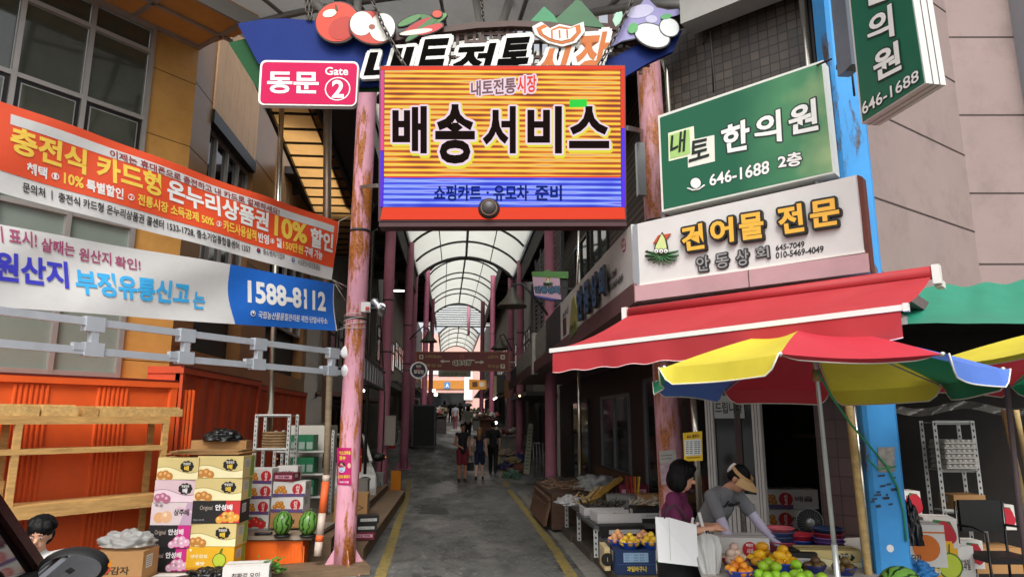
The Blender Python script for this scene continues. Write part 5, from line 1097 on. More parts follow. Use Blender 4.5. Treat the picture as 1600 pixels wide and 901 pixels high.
# ---------------------------------------------------------------- cartons
CW = {}
def carton(label, base, rotz, size, style, group=None, name='fruit_carton', cat='carton', txt=None, open_=False):
    w_, d_, h_ = size
    pal = {'yellow': '#cdb97c', 'pink': '#d2b6bc', 'pale': '#d3c2c4', 'blackpink': '#1c1a1c', 'blackorange': '#1c1a1a', 'melon': '#dca61e', 'white': '#cfcdc8', 'tomato': '#d4d0ca', 'brown': '#a87e4e', 'black': '#1a1818', 'navy': '#1d3358', 'straw': '#d4cfc8', 'maroon': '#6a1a2e', 'sandy': '#d0bc8c', 'grey': '#8f8f8c'}
    bm_ = M('carton ' + style, pal.get(style, '#cfcdc8'), rough=.6, var=.06, scale=4, dirt=.08)
    m = MB(bm_); m.box((0, 0, h_ / 2), (w_, d_, h_))
    m.mat(M('carton seam', '#6a5a44', rough=.8)); m.box((0, 0, h_ + .0005), (w_ * .995, .012, .002))
    faces = [(lambda x, z, l: Vector((x * w_, -d_ / 2 - l, z * h_)), w_ / h_), (lambda x, z, l: Vector((w_ / 2 + l, x * d_, z * h_)), d_ / h_), (lambda x, z, l: Vector((-w_ / 2 - l, -x * d_, z * h_)), d_ / h_)]
    for fi, (P, asp) in enumerate(faces):
        out = P(0, 0, 1) - P(0, 0, 0)
        def po(pts, c, l): m.mat(ink(c)); m.quad(*[P(x, z, l) for x, z in pts])
        def ci(x, z, r, c, l, ry=1.0, n=18): po([(x + r / asp * math.cos(2 * math.pi * k / n), z + r * ry * math.sin(2 * math.pi * k / n)) for k in range(n)], c, l)
        def tx(s, x0, x1, z0, z1, c, l=.004, b=.03): m.text(s, P(x0, z1, 0), P(x1, z1, 0), P(x1, z0, 0), P(x0, z0, 0), ink(c), bold=b, out=out, lift=l)
        if fi > 0:
            po([(-.3, .45), (.1, .45), (.1, .85), (-.3, .85)], '#c8c8c2', .0015)
            for k in range(5): po([(-.26, .5 + k * .065), (.05, .5 + k * .065), (.05, .52 + k * .065), (-.26, .52 + k * .065)], '#55534e', .0025)
            if style in ('yellow', 'melon'): po([(.12, .05), (.46, .05), (.46, .95), (.2, .95)], '#7a9a3a', .001)
            continue
        fl = -1 if (len(label) % 3 == 0) else 1
        if style in ('yellow', 'pink'):
            lo, fr_c, wav = (('#e6dcae', '#b87a34', '#8a7a3a') if style == 'yellow' else ('#e0c8d2', '#a8627a', '#8a5a6a'))
            cu = [(-.5 + k / 16, .44 + .14 * math.sin(k / 16 * 5.2 + .6)) for k in range(17)]
            po([(-.5, .02), (.5, .02)] + cu[::-1], lo, .001)
            m.mat(ink(wav)); m.quad(*[P(x, z + .012, .0016) for x, z in cu] + [P(x, z - .012, .0016) for x, z in cu[::-1]])
            for x, z in ((-.40, .2), (-.29, .24), (-.2, .14)): ci(x, z, .19, fr_c, .002 + z * .002); ci(x - .01, z + .05, .07, '#d9a868' if style == 'yellow' else '#d8a8b8', .0035 + z * .002)
            for k in range(9): a = 2 * math.pi * k / 9; ci(.22 + .13 * math.cos(a) * .9, .6 + .17 * math.sin(a), .1, '#141212', .003 + k * .0001)
            ci(.22, .6, .22, '#141212', .0042); tx('햇살담은', .13, .31, .66, .78, '#e8e4d8', .006, .02); tx('배', .16, .27, .4, .63, '#e6c03a' if style == 'yellow' else '#e8e0e4', .006)
        elif style == 'pale':
            po([(.2, 0), (.5, 0), (.5, 1), (.36, 1)], '#b89ab0', .001); po([(.1, .75), (.5, .5), (.5, .62), (.14, .86)], '#d8b0c4', .0014)
            ci(-.3, .33, .24, '#d4a070', .002); ci(-.12, .36, .27, '#d9ab80', .0025); ci(-.15, .46, .09, '#e8ccb0', .0034)
            tx('상주배', .05, .42, .42, .72, '#2a2426', .004); tx('특품', -.42, -.22, .8, .93, '#7a6a70', .003, .01)
        elif style in ('blackpink', 'blackorange'):
            pc, bc = ('#c02a7a', '#d9a8c0') if style == 'blackpink' else ('#c03030', '#d89a3a')
            po([(.05, .3), (.18, .55), (.2, 1), (.5, 1), (.5, .02), (.1, .02)], pc, .001)
            for x, z in ((.08, .16), (.2, .22), (.33, .18), (.43, .25), (.2, .36), (.32, .38)): ci(x, z, .16, bc, .002 + x * .002); ci(x - .02, z + .05, .05, '#efdcdc' if style == 'blackpink' else '#ecc47a', .0035 + x * .002)
            tx('안성배', -.02, .34, .58, .85, '#e6e0e2', .0055); tx('Original', -.34, -.08, .55, .8, '#a89a8a', .003, .005); tx('맛있는 우리 배', -.46, -.24, .12, .2, '#a0a0a0', .003, .01)
        elif style == 'melon':
            po([(-.5, 0), (.5, 0), (.5, .16), (-.5, .1)], '#c98a18', .001); ci(.2, .42, .32, '#4a6a1a', .002); ci(.2, .42, .28, '#b4c43a', .003); po([(.18, .7), (.24, .72), (.27, .95), (.22, .93)], '#4a6a1a', .003)
            tx('성주참외', -.42, -.06, .5, .68, '#e8dcb0', .003); tx('꿀맛', -.3, -.1, .2, .36, '#f0e8c8', .003); ci(-.42, .86, .06, '#e8dcb0', .002)
        elif style == 'singo':
            po([(-.5, 0), (.5, 0), (.5, .22), (-.5, .22)], '#5a4a78', .001)
            for x, z in ((-.38, .36), (-.25, .42), (-.13, .34), (-.3, .56), (-.18, .58)): ci(x, z, .16, '#b87420', .002 + z * .001); ci(x - .01, z + .05, .05, '#d9a85a', .0035)
            ci(.26, .5, .36, '#b81f28', .0025); tx('신', .2, .32, .5, .76, '#e8e0dc', .004); tx('고', .2, .32, .22, .46, '#e8e0dc', .004)
        elif style == 'tomato':
            po([(-.5, 0), (.5, 0), (.5, .14), (-.5, .14)], '#8a8a84', .001); po([(-.5, .55), (-.3, .9), (.2, .8), (.42, .5), (.4, .2), (-.4, .2)], '#3f7a4a', .0012)
            for x, z in ((-.2, .42), (.08, .46), (.24, .36), (-.02, .62)): ci(x, z, .27, '#c02424', .002 + z * .002); ci(x - .04, z + .1, .06, '#e87a6a', .0045 + z * .001)
        elif style == 'bapple':
            ci(.1, .5, .34, '#b81f28', .0025); tx('빠알간', .03, .17, .62, .76, '#e8e0dc', .004); tx('사과', .03, .17, .3, .55, '#e8e0dc', .004); po([(-.46, .2), (-.3, .2), (-.3, .3), (-.46, .3)], '#5a6a8a', .002)
        elif style == 'straw':
            po([(-.5, .35), (-.2, .95), (.3, .9), (.45, .5), (.2, .2)], '#2f6a3a', .001)
            for x, z, r in ((-.12, .5, .26), (.1, .55, .28), (.26, .4, .2)): ci(x, z, r, '#b02030', .002 + z * .002, 1.25)
            tx('딸기', -.42, -.2, .62, .85, '#a02030', .004)
        elif style == 'navy':
            po([(-.3, .5), (.32, .5), (.32, .88), (-.3, .88)], '#8aa8c4', .001)
            for k in range(3): tx('○ · △ □ ·', -.26, .28, .55 + k * .11, .61 + k * .11, '#2c4468', .003, .01)
            tx('과일바구니', -.22, .26, .12, .34, '#d8c04a', .003); po([(-.46, .4), (.46, .4), (.46, .42), (-.46, .42)], '#3a5a8a', .001)
        elif style == 'sandy':
            po([(-.45, .15), (.45, .15), (.45, .9), (-.45, .9)], '#c4ac70', .001); ci(0, .5, .3, '#1c1814', .002); tx('배', -.06, .06, .38, .62, '#d8c070', .004)
        elif style == 'brown':
            if txt != '': tx(txt or '청과', -.3, .25, .3, .55, '#3a2a1c', .002); po([(-.45, .06), (.45, .06), (.45, .09), (-.45, .09)], '#5a3a20', .001)
        elif style == 'black':
            po([(-.32, .3), (.4, .3), (.4, .68), (-.32, .68)], '#b8b8b4', .001); tx(txt or '건어물', -.2, .25, .42, .55, '#4a4a48', .003, .01)
        elif style == 'maroon':
            po([(-.42, .3), (.42, .3), (.42, .72), (-.42, .72)], '#c090a0', .001); tx(txt or '황태채', -.3, .3, .4, .62, '#6a1a2e', .003)
        elif style == 'orangefruit':
            ci(.0, .45, .32, '#c86a1e', .002); tx('단감', -.4, -.15, .1, .3, '#2a2a2a', .003); po([(-.5, .8), (.5, .8), (.5, .84), (-.5, .84)], '#c86a1e', .001)
        else:
            tx(txt or '복숭아', -.3, .3, .35, .65, '#5a4a48', .003)
    if open_:
        m.mat(CARD)
        for sx, sy, ww, dd, a in ((0, -1, w_, d_ * .45, -.9), (0, 1, w_, d_ * .45, .7), (1, 0, w_ * .3, d_, .5)):
            c = Vector((sx * w_ / 2, sy * d_ / 2, h_)); o = Vector((sx, sy, 0)) * (w_ * .3 if sx else d_ * .42); up = Vector((0, 0, 1)); t = Vector((sy, -sx, 0)) * (d_ if sx else w_) / 2
            e = o * math.cos(a) + up * o.length * math.sin(abs(a)); m.quad(c - t, c + t, c + t + e, c - t + e)
    o = m.build(name, loc=base); o.rotation_euler = (0, 0, rotz); return tag(o, label, cat, group)
FZ = -YAW
# pear cartons at the left, two columns of five
dz = .278; D1 = 9.25
colA = [('blackpink', 'black carton with magenta corner, lowest of the left stack'), ('blackpink', 'black carton with magenta corner, second from the bottom of the left stack'), ('pale', 'pale pink carton with two peach-coloured pears, middle of the left stack'), ('pink', 'pink carton with a black round badge, second from the top of the left stack'), ('yellow', 'yellow carton with a black round badge on top of the left stack')]
colB = [('melon', 'bright yellow melon carton with a green fruit at the bottom of the right stack'), ('yellow', 'yellow pear carton just above the bright yellow melon carton'), ('blackorange', 'black and red carton with orange pears in the middle of the right stack'), ('yellow', 'yellow pear carton just above the black and red carton'), ('yellow', 'yellow and rosy pear carton topping the right stack under brown flattened card')]
b0 = at(281, 885, D1)
for k, (st, lb) in enumerate(colA): p = at(276 + k * 1.7, 800, D1); carton(lb, (p.x, p.y, b0.z - .02 + dz * k), FZ + (.045 * math.sin(k * 2.3 + 1)), (.535, .36, dz - .004), st, 'pear cartons stacked by the wooden shelf')
for k, (st, lb) in enumerate(colB): p = at(343 + k * 1.3, 800, D1); carton(lb, (p.x, p.y, b0.z - .0 + dz * k), FZ - .04 * math.sin(k * 1.9 + .4), (.60, .36, dz - .004), st, 'pear cartons stacked by the wooden shelf')
pl = at(312, 880, D1 + .05); m = MB(WOODD); m.box((0, 0, .05), (1.5, .6, .1)); o = m.build('pallet', loc=(pl.x, pl.y, 0)); o.rotation_euler = (0, 0, FZ); o.scale = (1, 1, max(.1, (b0.z - .025)) / .1); tag(o, 'grey wooden pallet under the stacked pear cartons', 'pallet')
# flattened card and black bag on the stack
m = MB(CARD); zt = b0.z + dz * 5
for k in range(4): p = at(330 + 6 * (k % 2), 710, D1 + .1); Mr = Matrix.Rotation(FZ + .05 * (k - 1.5), 3, 'Z'); m.box((p.x, p.y, zt + .02 + k * .014), (1.0 - .06 * k, .5, .011), Mr)
p = at(345, 712, D1 + .35); m.box((p.x, p.y, zt + .1), (.75, .2, .16), Matrix.Rotation(FZ, 3, 'Z')); tag(m.build('flattened_card', loc=(p.x, p.y, zt), world=True), 'flattened brown card laid across the pear cartons', 'card')
def lump(name, label, cat, c, r, mat, jit=.35, seed=0, group=None):
    m = MB(mat); rr = random.Random(seed); c = Vector(c)
    def f(a, b_):
        t = math.pi * b_ * .5; ph = 2 * math.pi * a; q = Vector((math.cos(ph) * math.cos(t), math.sin(ph) * math.cos(t), math.sin(t))); s = 1 + jit * noise.noise(q * 3 + Vector((seed, 0, 0))) + jit * .28 * noise.noise(q * 7 + Vector((0, seed, 0))); return Vector((q.x * r[0] * s, q.y * r[1] * s, q.z * r[2] * s))
    m.sheet(f, 56, 22, mat); return tag(m.build(name, loc=c), label, cat, group)
PLB = M('black plastic bag', '#0e0e10', rough=.25, var=.2); PLC = M('clear plastic film', '#c2c4c2', rough=.12, var=.15, scale=18, trans=.5); PLW = M('white plastic bag', '#c8c8c8', rough=.3, var=.1, trans=.2)
lump('plastic_bag', 'black plastic bag lying on the flattened brown card', 'bag', (at(346, 700, D1 + .3).x, at(346, 700, D1 + .3).y, zt + .17), (.26, .18, .16), PLB, .3, 3)
m = MB(WHITEP); m.box((0, 0, .1), (.1, .01, .2)); m.text('주차', (-.04, -.006, .17), (.04, -.006, .17), (.04, -.006, .12), (-.04, -.006, .12), ink('#333')if False else ink('#333333'), out=Vector((0, -1, 0))); m.text('금지', (-.04, -.006, .1), (.04, -.006, .1), (.04, -.006, .05), (-.04, -.006, .05), ink('#333333'), out=Vector((0, -1, 0)))
p = C2.px(350, 692, .02); o = m.build('small_notice', loc=p); o.rotation_euler = (0, 0, C2.rotz); tag(o, 'small white notice stuck on the dark red container', 'notice')
# wooden shelf and boards
ns = .55; S = thing('wooden_shelf', 'unpainted pine shelf frame standing against the orange container', 'shelf', FL.px(130, 700, ns) - Vector((0, 0, FL.px(130, 700, ns).z)), FL.rotz)
def fl(px, py): return FL.uz(px, py, ns)
uR = fl(256, 700)[0]; u0, u1 = -4.4, uR
for z0, z1, nm in ((fl(130, 662)[1], fl(130, 650)[1], 'top_board'), (fl(130, 707)[1], fl(130, 699)[1], 'shelf_board'), (fl(150, 800)[1], fl(150, 780)[1], 'shelf_board')):
    m = MB(WOODL); fbox(m, FL, u0, u1 + .05, ns, ns - .03, z0, z1); fbox(m, FL, u0, u1 + .05, ns - .033, ns - .42, z1 - .022, z1 + .002); fbox(m, FL, u0, u1 + .05, ns - .40, ns - .43, z0, z1 - .023); m.build(nm, S, world=True)
for uu in (uR, fl(22, 720)[0], -3.6):
    for dn in (0, -.38):
        m = MB(WOODL); fbox(m, FL, uu - .03, uu + .045, ns - .002 + dn, ns - .05 + dn, 0, fl(130, 662)[1] + .0); m.build('post', S, world=True)
m = MB(WOODL); a = FL.p(fl(22, 720)[0], ns - .3, .1); m.bar(a, FL.p(fl(22, 720)[0] + .02, ns - .3, 1.3), .05, .03); m.build('brace', S, world=True)
zt2 = fl(130, 650)[1]
for k, (a, b_, c, w2, lb) in enumerate(((-60, 58, '#c8a468', .1, 'short pine plank lying at the far left on the shelf top'), (62, 118, '#cda86c', .1, 'short pine block second from the left on the shelf top'), (128, 150, '#bb9358', .09, 'narrow pine offcut in the middle of the shelf top'), (152, 281, '#c9a468', .09, 'long pine plank jutting past the right end of the shelf top'))):
    ua, ub_ = FL.uz(a, 640, ns - .1)[0], FL.uz(b_, 640, ns - .1)[0]; m = MB(wood('pine plank %d' % k, c)); fbox(m, FL, ua, ub_, ns - .02, ns - .3, zt2 + .002, zt2 + .002 + w2 * 1.1); fbox(m, FL, ua, ub_ - .02, ns - .06, ns - .35, zt2 + w2 * 1.1 + .004, zt2 + w2 * 1.1 + .03)
    tag(m.build('plank', loc=FL.p((ua + ub_) / 2, ns - .1, zt2), world=True), lb, 'plank', 'pine planks on the shelf top')
# cardboard box with plastic, foreground left
p = at(196, 880, 8.6); PBX = carton('brown cardboard box with red base, stuffed with plastic film, before the wooden shelf', (p.x, p.y, p.z - .19), FZ + .05, (.58, .4, .36), 'brown', txt='통감자', cat='carton', name='cardboard_box')
m = MB(ink('#b04020')); q = p; m.box((0, -.203, .05), (.61, .002, .07)); m.box((-.12, -.203, .17), (.09, .002, .09), Matrix.Rotation(.78, 3, 'Y')); o = m.build('printed_band'); o.parent = PBX
lump('plastic_film', 'crumpled clear plastic film bulging out of the brown cardboard box', 'plastic film', (p.x, p.y, p.z + .21), (.3, .2, .17), PLC, .4, 5)
p = at(388, 885, 8.75); carton('white carton with blue lettering lying on the ground before the yellow melon carton', (p.x, p.y, p.z - .16), FZ + .22, (.52, .36, .2), 'white', txt='친환경 오이')
p = at(270, 900, 8.6); carton('low white carton at the bottom edge in front of the black cartons', (p.x, p.y, p.z - .2), FZ, (.5, .36, .2), 'white', txt='토마토')
lump('plastic_bag', 'dark crumpled bag on the ground between the two white cartons', 'bag', (at(325, 897, 8.7).x, at(325, 897, 8.7).y, at(325, 897, 8.7).z - .05), (.28, .2, .12), PLB, .5, 9)
def leaves(label, c, r, n, seed, colr='#3f7a2a'):
    rr = random.Random(seed); gm = M('leaf green ' + colr, colr, rough=.5, var=.35, scale=20); m = MB(gm)
    for k in range(n):
        a = rr.uniform(0, 6.28); q = Vector((rr.gauss(0, r * .5), rr.gauss(0, r * .4), abs(rr.gauss(0, r * .45)))); d = Vector((math.cos(a), math.sin(a), rr.uniform(-.2, .7))).normalized(); s = d.cross(Vector((0, 0, 1))).normalized(); L = rr.uniform(.05, .11)
        m.quad(q, q + d * L * .5 + s * L * .28, q + d * L, q + d * L * .5 - s * L * .28)
    return tag(m.build('leafy_vegetable', loc=c), label, 'vegetable')
pv = at(425, 892, 8.9); leaves('bunch of green leafy vegetable by the white carton', (pv.x, pv.y, pv.z - .02), .16, 110, 4)
# platform with cartons behind
pf = at(436, 838, 10.1); S = thing('display_platform', 'low board platform on orange plastic crates carrying two watermelons', 'platform', (pf.x, pf.y, 0), FZ)
zp = at(436, 836, 9.75).z; m = MB(M('grey laminate board', '#8a7f70', rough=.5, var=.15)); m.box((0, .25, zp - .025), (1.15, 1.3, .05)); m.build('board', S)
m = MB(M('orange plastic', '#e0641e', rough=.4, var=.06)); m.box((-.05, -.2, zp / 2 - .03), (.98, .3, zp - .08)); 
for k in range(9): m.box((.1 + k * .045, -.352, zp / 2 - .03), (.02, .01, zp - .2))
m.build('crate', S); m = MB(WOODD)
for x in (-.5, .5): m.box((x, .7, zp / 2 - .03), (.06, .06, zp - .06))
m.build('leg', S)
for px, st, rows in ((406, 'singo', [('tomato', 'white tomato carton at the foot of the carton stack behind the pears'), ('singo', 'white carton with red round badge resting on the tomato carton'), ('singo', 'white carton with red round badge second from the top of the left rear stack'), ('singo', 'white carton with red round badge topping the left rear stack')]), (453, 'singo', [('brown', 'brown carton with a black oval behind the watermelons'), ('singo', 'white carton with red round badge just above the brown oval carton'), ('singo', 'white carton with red round badge under the maroon carton')])):
    for k, (s_, lb) in enumerate(rows):
        p = at(px + .8 * k, 800, 10.35); carton(lb, (p.x, p.y, zp + .002 + k * .213 + (0 if px < 430 else .03)), FZ + .03 * (-1) ** k, (.36 if px < 430 else .46, .32, .21), s_, 'cartons on the low platform' if s_ == 'singo' else None, txt='배' if s_ == 'brown' else None)
p = at(448, 752, 10.3); carton('maroon carton laid flat on top of the right rear stack', (p.x, p.y, zp + .03 + 3 * .213 + .002), FZ - .1, (.3, .24, .12), 'maroon', txt='선물')
p = at(452, 742, 10.55); carton('pale carton lying behind the maroon carton', (p.x, p.y, zp + .03 + 3 * .213 + .002), FZ, (.3, .2, .2), 'white', txt='과일')
def wmel():
    if 'watermelon rind' in MC: return MC['watermelon rind']
    m = M('watermelon rind', '#2c5a22', rough=.3, var=.1); n = m.node_tree; b = n.nodes['Principled BSDF']; tc = n.nodes.new('ShaderNodeTexCoord'); sp = n.nodes.new('ShaderNodeSeparateXYZ'); n.links.new(tc.outputs['Object'], sp.inputs[0])
    at2 = n.nodes.new('ShaderNodeMath'); at2.operation = 'ARCTAN2'; n.links.new(sp.outputs[1], at2.inputs[0]); n.links.new(sp.outputs[0], at2.inputs[1])
    t = n.nodes.new('ShaderNodeTexNoise'); t.inputs['Scale'].default_value = 14; t.inputs['Detail'].default_value = 4; n.links.new(tc.outputs['Object'], t.inputs['Vector'])
    ma = n.nodes.new('ShaderNodeMath'); ma.operation = 'MULTIPLY_ADD'; ma.inputs[1].default_value = 1.1; n.links.new(t.outputs['Fac'], ma.inputs[0]); n.links.new(at2.outputs[0], ma.inputs[2])
    mu = n.nodes.new('ShaderNodeMath'); mu.operation = 'MULTIPLY'; mu.inputs[1].default_value = 10; n.links.new(ma.outputs[0], mu.inputs[0]); si = n.nodes.new('ShaderNodeMath'); si.operation = 'SINE'; n.links.new(mu.outputs[0], si.inputs[0])
    r = n.nodes.new('ShaderNodeValToRGB'); r.color_ramp.elements[0].position = .45; r.color_ramp.elements[0].color = lin('#557f34') + (1,); r.color_ramp.elements[1].position = .62; r.color_ramp.elements[1].color = lin('#16300f') + (1,); n.links.new(si.outputs[0], r.inputs[0]); n.links.new(r.outputs[0], b.inputs['Base Color']); return m
def watermelon(c, label, r=.128, hz=.16, tilt=0.0):
    m = MB(wmel()); m.ell((0, 0, 0), (r, r, hz), nu=28, nv=16); m.mat(ink('#6a6a3a')); m.tube([(0, 0, hz - .005), (.01, .005, hz + .03)], .008, 6); o = m.build('watermelon', loc=c); o.rotation_euler = (tilt, .1, random.random() * 6); return tag(o, label, 'watermelon', 'watermelons')
for px, lb in ((442, 'striped watermelon standing on the platform nearer the white cartons'), (482, 'striped watermelon standing on the platform beside the orange-striped pole')):
    p = at(px, 816, 9.65); watermelon((p.x, p.y, zp + .175), lb)
    m = MB(ink('#1c1c1c')); m.lathe([(.0, 0), (.1, 0), (.11, .025), (.095, .03)], (0, 0, 0), 20); o = m.build('ring_stand', loc=(p.x, p.y, zp + .001)); tag(o, 'black ring under the ' + ('left' if px < 460 else 'right') + ' striped watermelon', 'stand', 'watermelon rings')
m = MB(ink('#1a1a1c')); m.tube([(-.1, 0, .02), (0, -.03, .03), (.08, .02, .02), (.12, 0, .03)], .02, 6); p = at(410, 837, 9.75); tag(m.build('glove', loc=(p.x, p.y, zp)), 'black glove left on the platform edge', 'glove')
# white angle racks
RACK = M('white slotted angle', '#b6b6b2', rough=.5, var=.1, dirt=.15)
def angle(m, a, b_, w=.045):
    m.bar(a, b_, w, .006, mat=RACK); m.bar(Vector(a) + Vector((w / 2, w / 2, 0)), Vector(b_) + Vector((w / 2, w / 2, 0)), .006, w, mat=RACK); d = Vector(b_) - Vector(a); n = max(1, int(d.length / .07))
    for k in range(n): m.bar(Vector(a) + d * (k + .25) / n + Vector((0, -.005, 0)), Vector(a) + d * (k + .65) / n + Vector((0, -.005, 0)), w * .35, .003, mat=BLACK)
def rack(label, loc, rotz, w, d, h, levels, name='angle_rack'):
    S = thing(name, label, 'rack', loc, rotz)
    for x in (-w / 2, w / 2):
        for y in (-d / 2, d / 2): m = MB(); angle(m, (x, y, 0), (x, y, h)); m.build('post', S)
    for z in levels:
        m = MB(); angle(m, (-w / 2, -d / 2, z), (w / 2, -d / 2, z)); m.mat(RACK); m.box((0, 0, z), (w - .05, d - .05, .015)); m.build('shelf', S)
    return S
p = at(430, 700, 11.2); rack('white slotted-angle rack with a wicker basket in front of the dark red container', (p.x, p.y, 0), FZ, .52, .4, at(430, 647, 11.2).z, (at(430, 701, 11.2).z, at(430, 647, 11.2).z - .02, .8))
m = MB(wood('woven cane', '#7a6040')); 
for k in range(6): m.tube([(.2 * math.cos(t) , .14 * math.sin(t), .02 + k * .045) for t in [2 * math.pi * q / 20 for q in range(20)]], .022, 6, closed=True)
m.box((0, 0, .02), (.36, .24, .02)); p = at(430, 700, 11.2); z = at(430, 701, 11.2).z + .01; tag(m.build('wicker_basket', loc=(p.x, p.y, z)), 'brown wicker basket sitting on the white slotted rack', 'basket')
p = at(475, 700, 12.4); rack('white shelf rack filled with green bottle crates', (p.x, p.y, 0), FZ, .9, .4, at(475, 672, 12.4).z + .0, (at(475, 705, 12.4).z, at(475, 740, 12.4).z, at(475, 775, 12.4).z), 'shelf_rack')
GCR = M('green crate plastic', '#1f6a46', rough=.45, var=.1)
for j, y in enumerate((705, 740, 775)):
    for i, x in enumerate((463, 475, 487)):
        q = at(x, y, 12.35); m = MB(GCR); m.box((0, 0, .15), (.13, .3, .26)); m.mat(ink('#8a9a90')); m.box((0, -.152, .1), (.1, .003, .12)); o = m.build('bottle_crate', loc=(q.x, q.y, q.z + .01)); o.rotation_euler = (0, 0, FZ); tag(o, '%s green bottle crate on the %s shelf of the white rack' % (('leftmost', 'middle', 'rightmost')[i], ('upper', 'middle', 'lower')[j]), 'crate', 'green crates on the white rack')
p = at(487, 720, 13.0); S = thing('white_cabinet', 'tall off-white cabinet behind the green bottle crates', 'cabinet', (p.x, p.y, 0), FZ); m = MB(M('off white enamel', '#b9b5aa', rough=.4, var=.06, dirt=.2)); m.box((0, 0, .95), (.75, .6, 1.9)); m.build('body', S); m = MB(M('cabinet door', '#bcb8ae', rough=.4, var=.05)); m.box((-.005, -.31, 1.4), (.72, .02, .95)); m.box((-.005, -.31, .48), (.72, .02, .85)); m.build('door', S); m = MB(DARKM); m.box((.3, -.325, 1.3), (.02, .02, .3)); m.build('handle', S)
# leaning pole, striped
m = MB(wood('old timber pole', '#8a7a62')); a, b_ = at(516, 560, 9.75), at(510, 742, 9.65); c = at(496, 868, 9.5); m.tube([a, b_], .045, 10); tag(m.build('timber_pole', loc=b_, world=True), 'grey timber pole tied upright beside the rusty gate column', 'pole')
m = MB(M('white orange striped pole', '#b8a89a', rough=.6, var=.2, dirt=.4)); m.tube([b_, b_.lerp(c, .08)], .05, 10); m.mat(M('faded orange paint', '#cc5a28', rough=.6, var=.15, dirt=.2)); m.tube([b_.lerp(c, .08), b_.lerp(c, .48)], .05, 10); m.mat(MC['white orange striped pole']); m.tube([b_.lerp(c, .48), b_.lerp(c, .75)], .05, 10); m.mat(MC['faded orange paint']); m.tube([b_.lerp(c, .75), b_.lerp(c, .83)], .05, 10); m.mat(MC['white orange striped pole']); m.tube([b_.lerp(c, .83), c], .05, 10)
tag(m.build('striped_pole', loc=c, world=True), 'leaning pole with faded orange and white bands beside the watermelons', 'pole')
# wooden ramp boards on the ground, timber steps along the left kerb
m = MB(WOODD); a = at(470, 893, 9.5); m.box((0, 0, .06), (1.5, .55, .11)); o = m.build('timber_step', loc=(a.x + .1, a.y, 0)); o.rotation_euler = (0, 0, R(18)); tag(o, 'weathered plank step at the foot of the rusty gate column', 'step', 'timber steps along the left kerb')
for k, (x, y0, y1, w2, h2, lb) in enumerate(((-1.5, 10.4, 18.6, .42, .2, 'long low timber step along the left kerb'), (-1.98, 10.3, 18.6, .5, .36, 'higher timber step behind the low one on the left kerb'))):
    m = MB(WOODD); n = 3
    for j in range(n): q = x - .03 * k; m.box((x - (.28 if k == 0 else .3) * 0, y0 + (y1 - y0) * (j + .5) / n, h2 / 2), (w2, (y1 - y0) / n - .03, h2)); m.box((x, y0 + (y1 - y0) * (j + .5) / n, h2 + .012), (w2 + .03, (y1 - y0) / n - .02, .022))
    tag(m.build('timber_step', loc=(x, (y0 + y1) / 2, 0), world=True), lb, 'step', 'timber steps along the left kerb')
p = at(550, 800, 11.6); DBX = carton('brown carton with a printed diamond, standing behind the rusty gate column', (p.x, p.y, .37), FZ + .1, (.52, .4, .46), 'brown', txt='', name='cardboard_box'); 
m = MB(ink('#4a3620'))
for a, b_ in (((-.2, .25), (0, .34)), ((0, .34), (.2, .25)), ((.2, .25), (0, .16)), ((0, .16), (-.2, .25))): m.bar((a[0], -.203, a[1]), (b_[0], -.203, b_[1]), .012, .002, up=(0, 1, 0))
m.text('취급주의', (-.18, -.202, .1), (.18, -.202, .1), (.18, -.202, .06), (-.18, -.202, .06), ink('#4a3620'), out=Vector((0, -1, 0))); o = m.build('diamond_print'); o.parent = DBX
for k, (px, py, st, lb) in enumerate(((566, 838, 'maroon', 'maroon packet at the bottom of the small pile on the timber step'), (568, 828, 'black', 'white-topped black packet in the middle of the small pile on the timber step'), (572, 818, 'black', 'black packet on top of the small pile on the timber step'))):
    q = at(568, 845, 10.9); carton(lb, (q.x + .02 * k, q.y + .02, .235 + k * .115), FZ + .1 + .08 * k, (.34, .26, .11), st, name='packet', cat='packet', txt='미역')
q = at(540, 820, 10.6); carton('small red carton tucked behind the base of the gate column', (q.x, q.y, .4), FZ, (.22, .3, .3), 'maroon', txt='선물')
# extinguishers
def extinguisher(p, label, s=1.0, rot=0.0):
    S = thing('fire_extinguisher', label, 'extinguisher', p, rot, 'fire extinguishers'); RE = M('extinguisher red', '#c0261c', rough=.3, var=.06)
    m = MB(RE); m.lathe([(0, 0), (.06 * s, 0), (.068 * s, .02 * s), (.068 * s, .3 * s), (.05 * s, .35 * s), (.02 * s, .37 * s), (0, .37 * s)], (0, 0, 0), 18); m.build('cylinder', S); m = MB(ink('#c8a030')); m.lathe([(.069 * s, .2 * s), (.069 * s, .225 * s)], (0, 0, 0), 18); m.build('band', S)
    m = MB(BLACK); m.tube([(0, 0, .37 * s), (0, 0, .42 * s)], .015 * s, 8); m.bar((0, 0, .42 * s), (.06 * s, -.03 * s, .45 * s), .015 * s); m.tube([(0, 0, .4 * s), (.07 * s, 0, .41 * s), (.09 * s, 0, .3 * s), (.08 * s, 0, .12 * s)], .01 * s, 6); m.build('valve', S); return S
p = at(557, 737, 9.95); extinguisher(p, 'red fire extinguisher with a yellow band hung behind the mask poster column', 1.0)
p = at(613, 700, 18.9); extinguisher(p, 'dim red fire extinguisher on the second left column', 1.3)
p = at(610, 672, 18.7); m = MB(M('grey beige meter box', '#8a8378', rough=.5, var=.1)); m.box((0, 0, 0), (.28, .2, .78)); tag(m.build('meter_box', loc=(p.x, p.y, p.z)), 'grey meter box on the second left column', 'box')
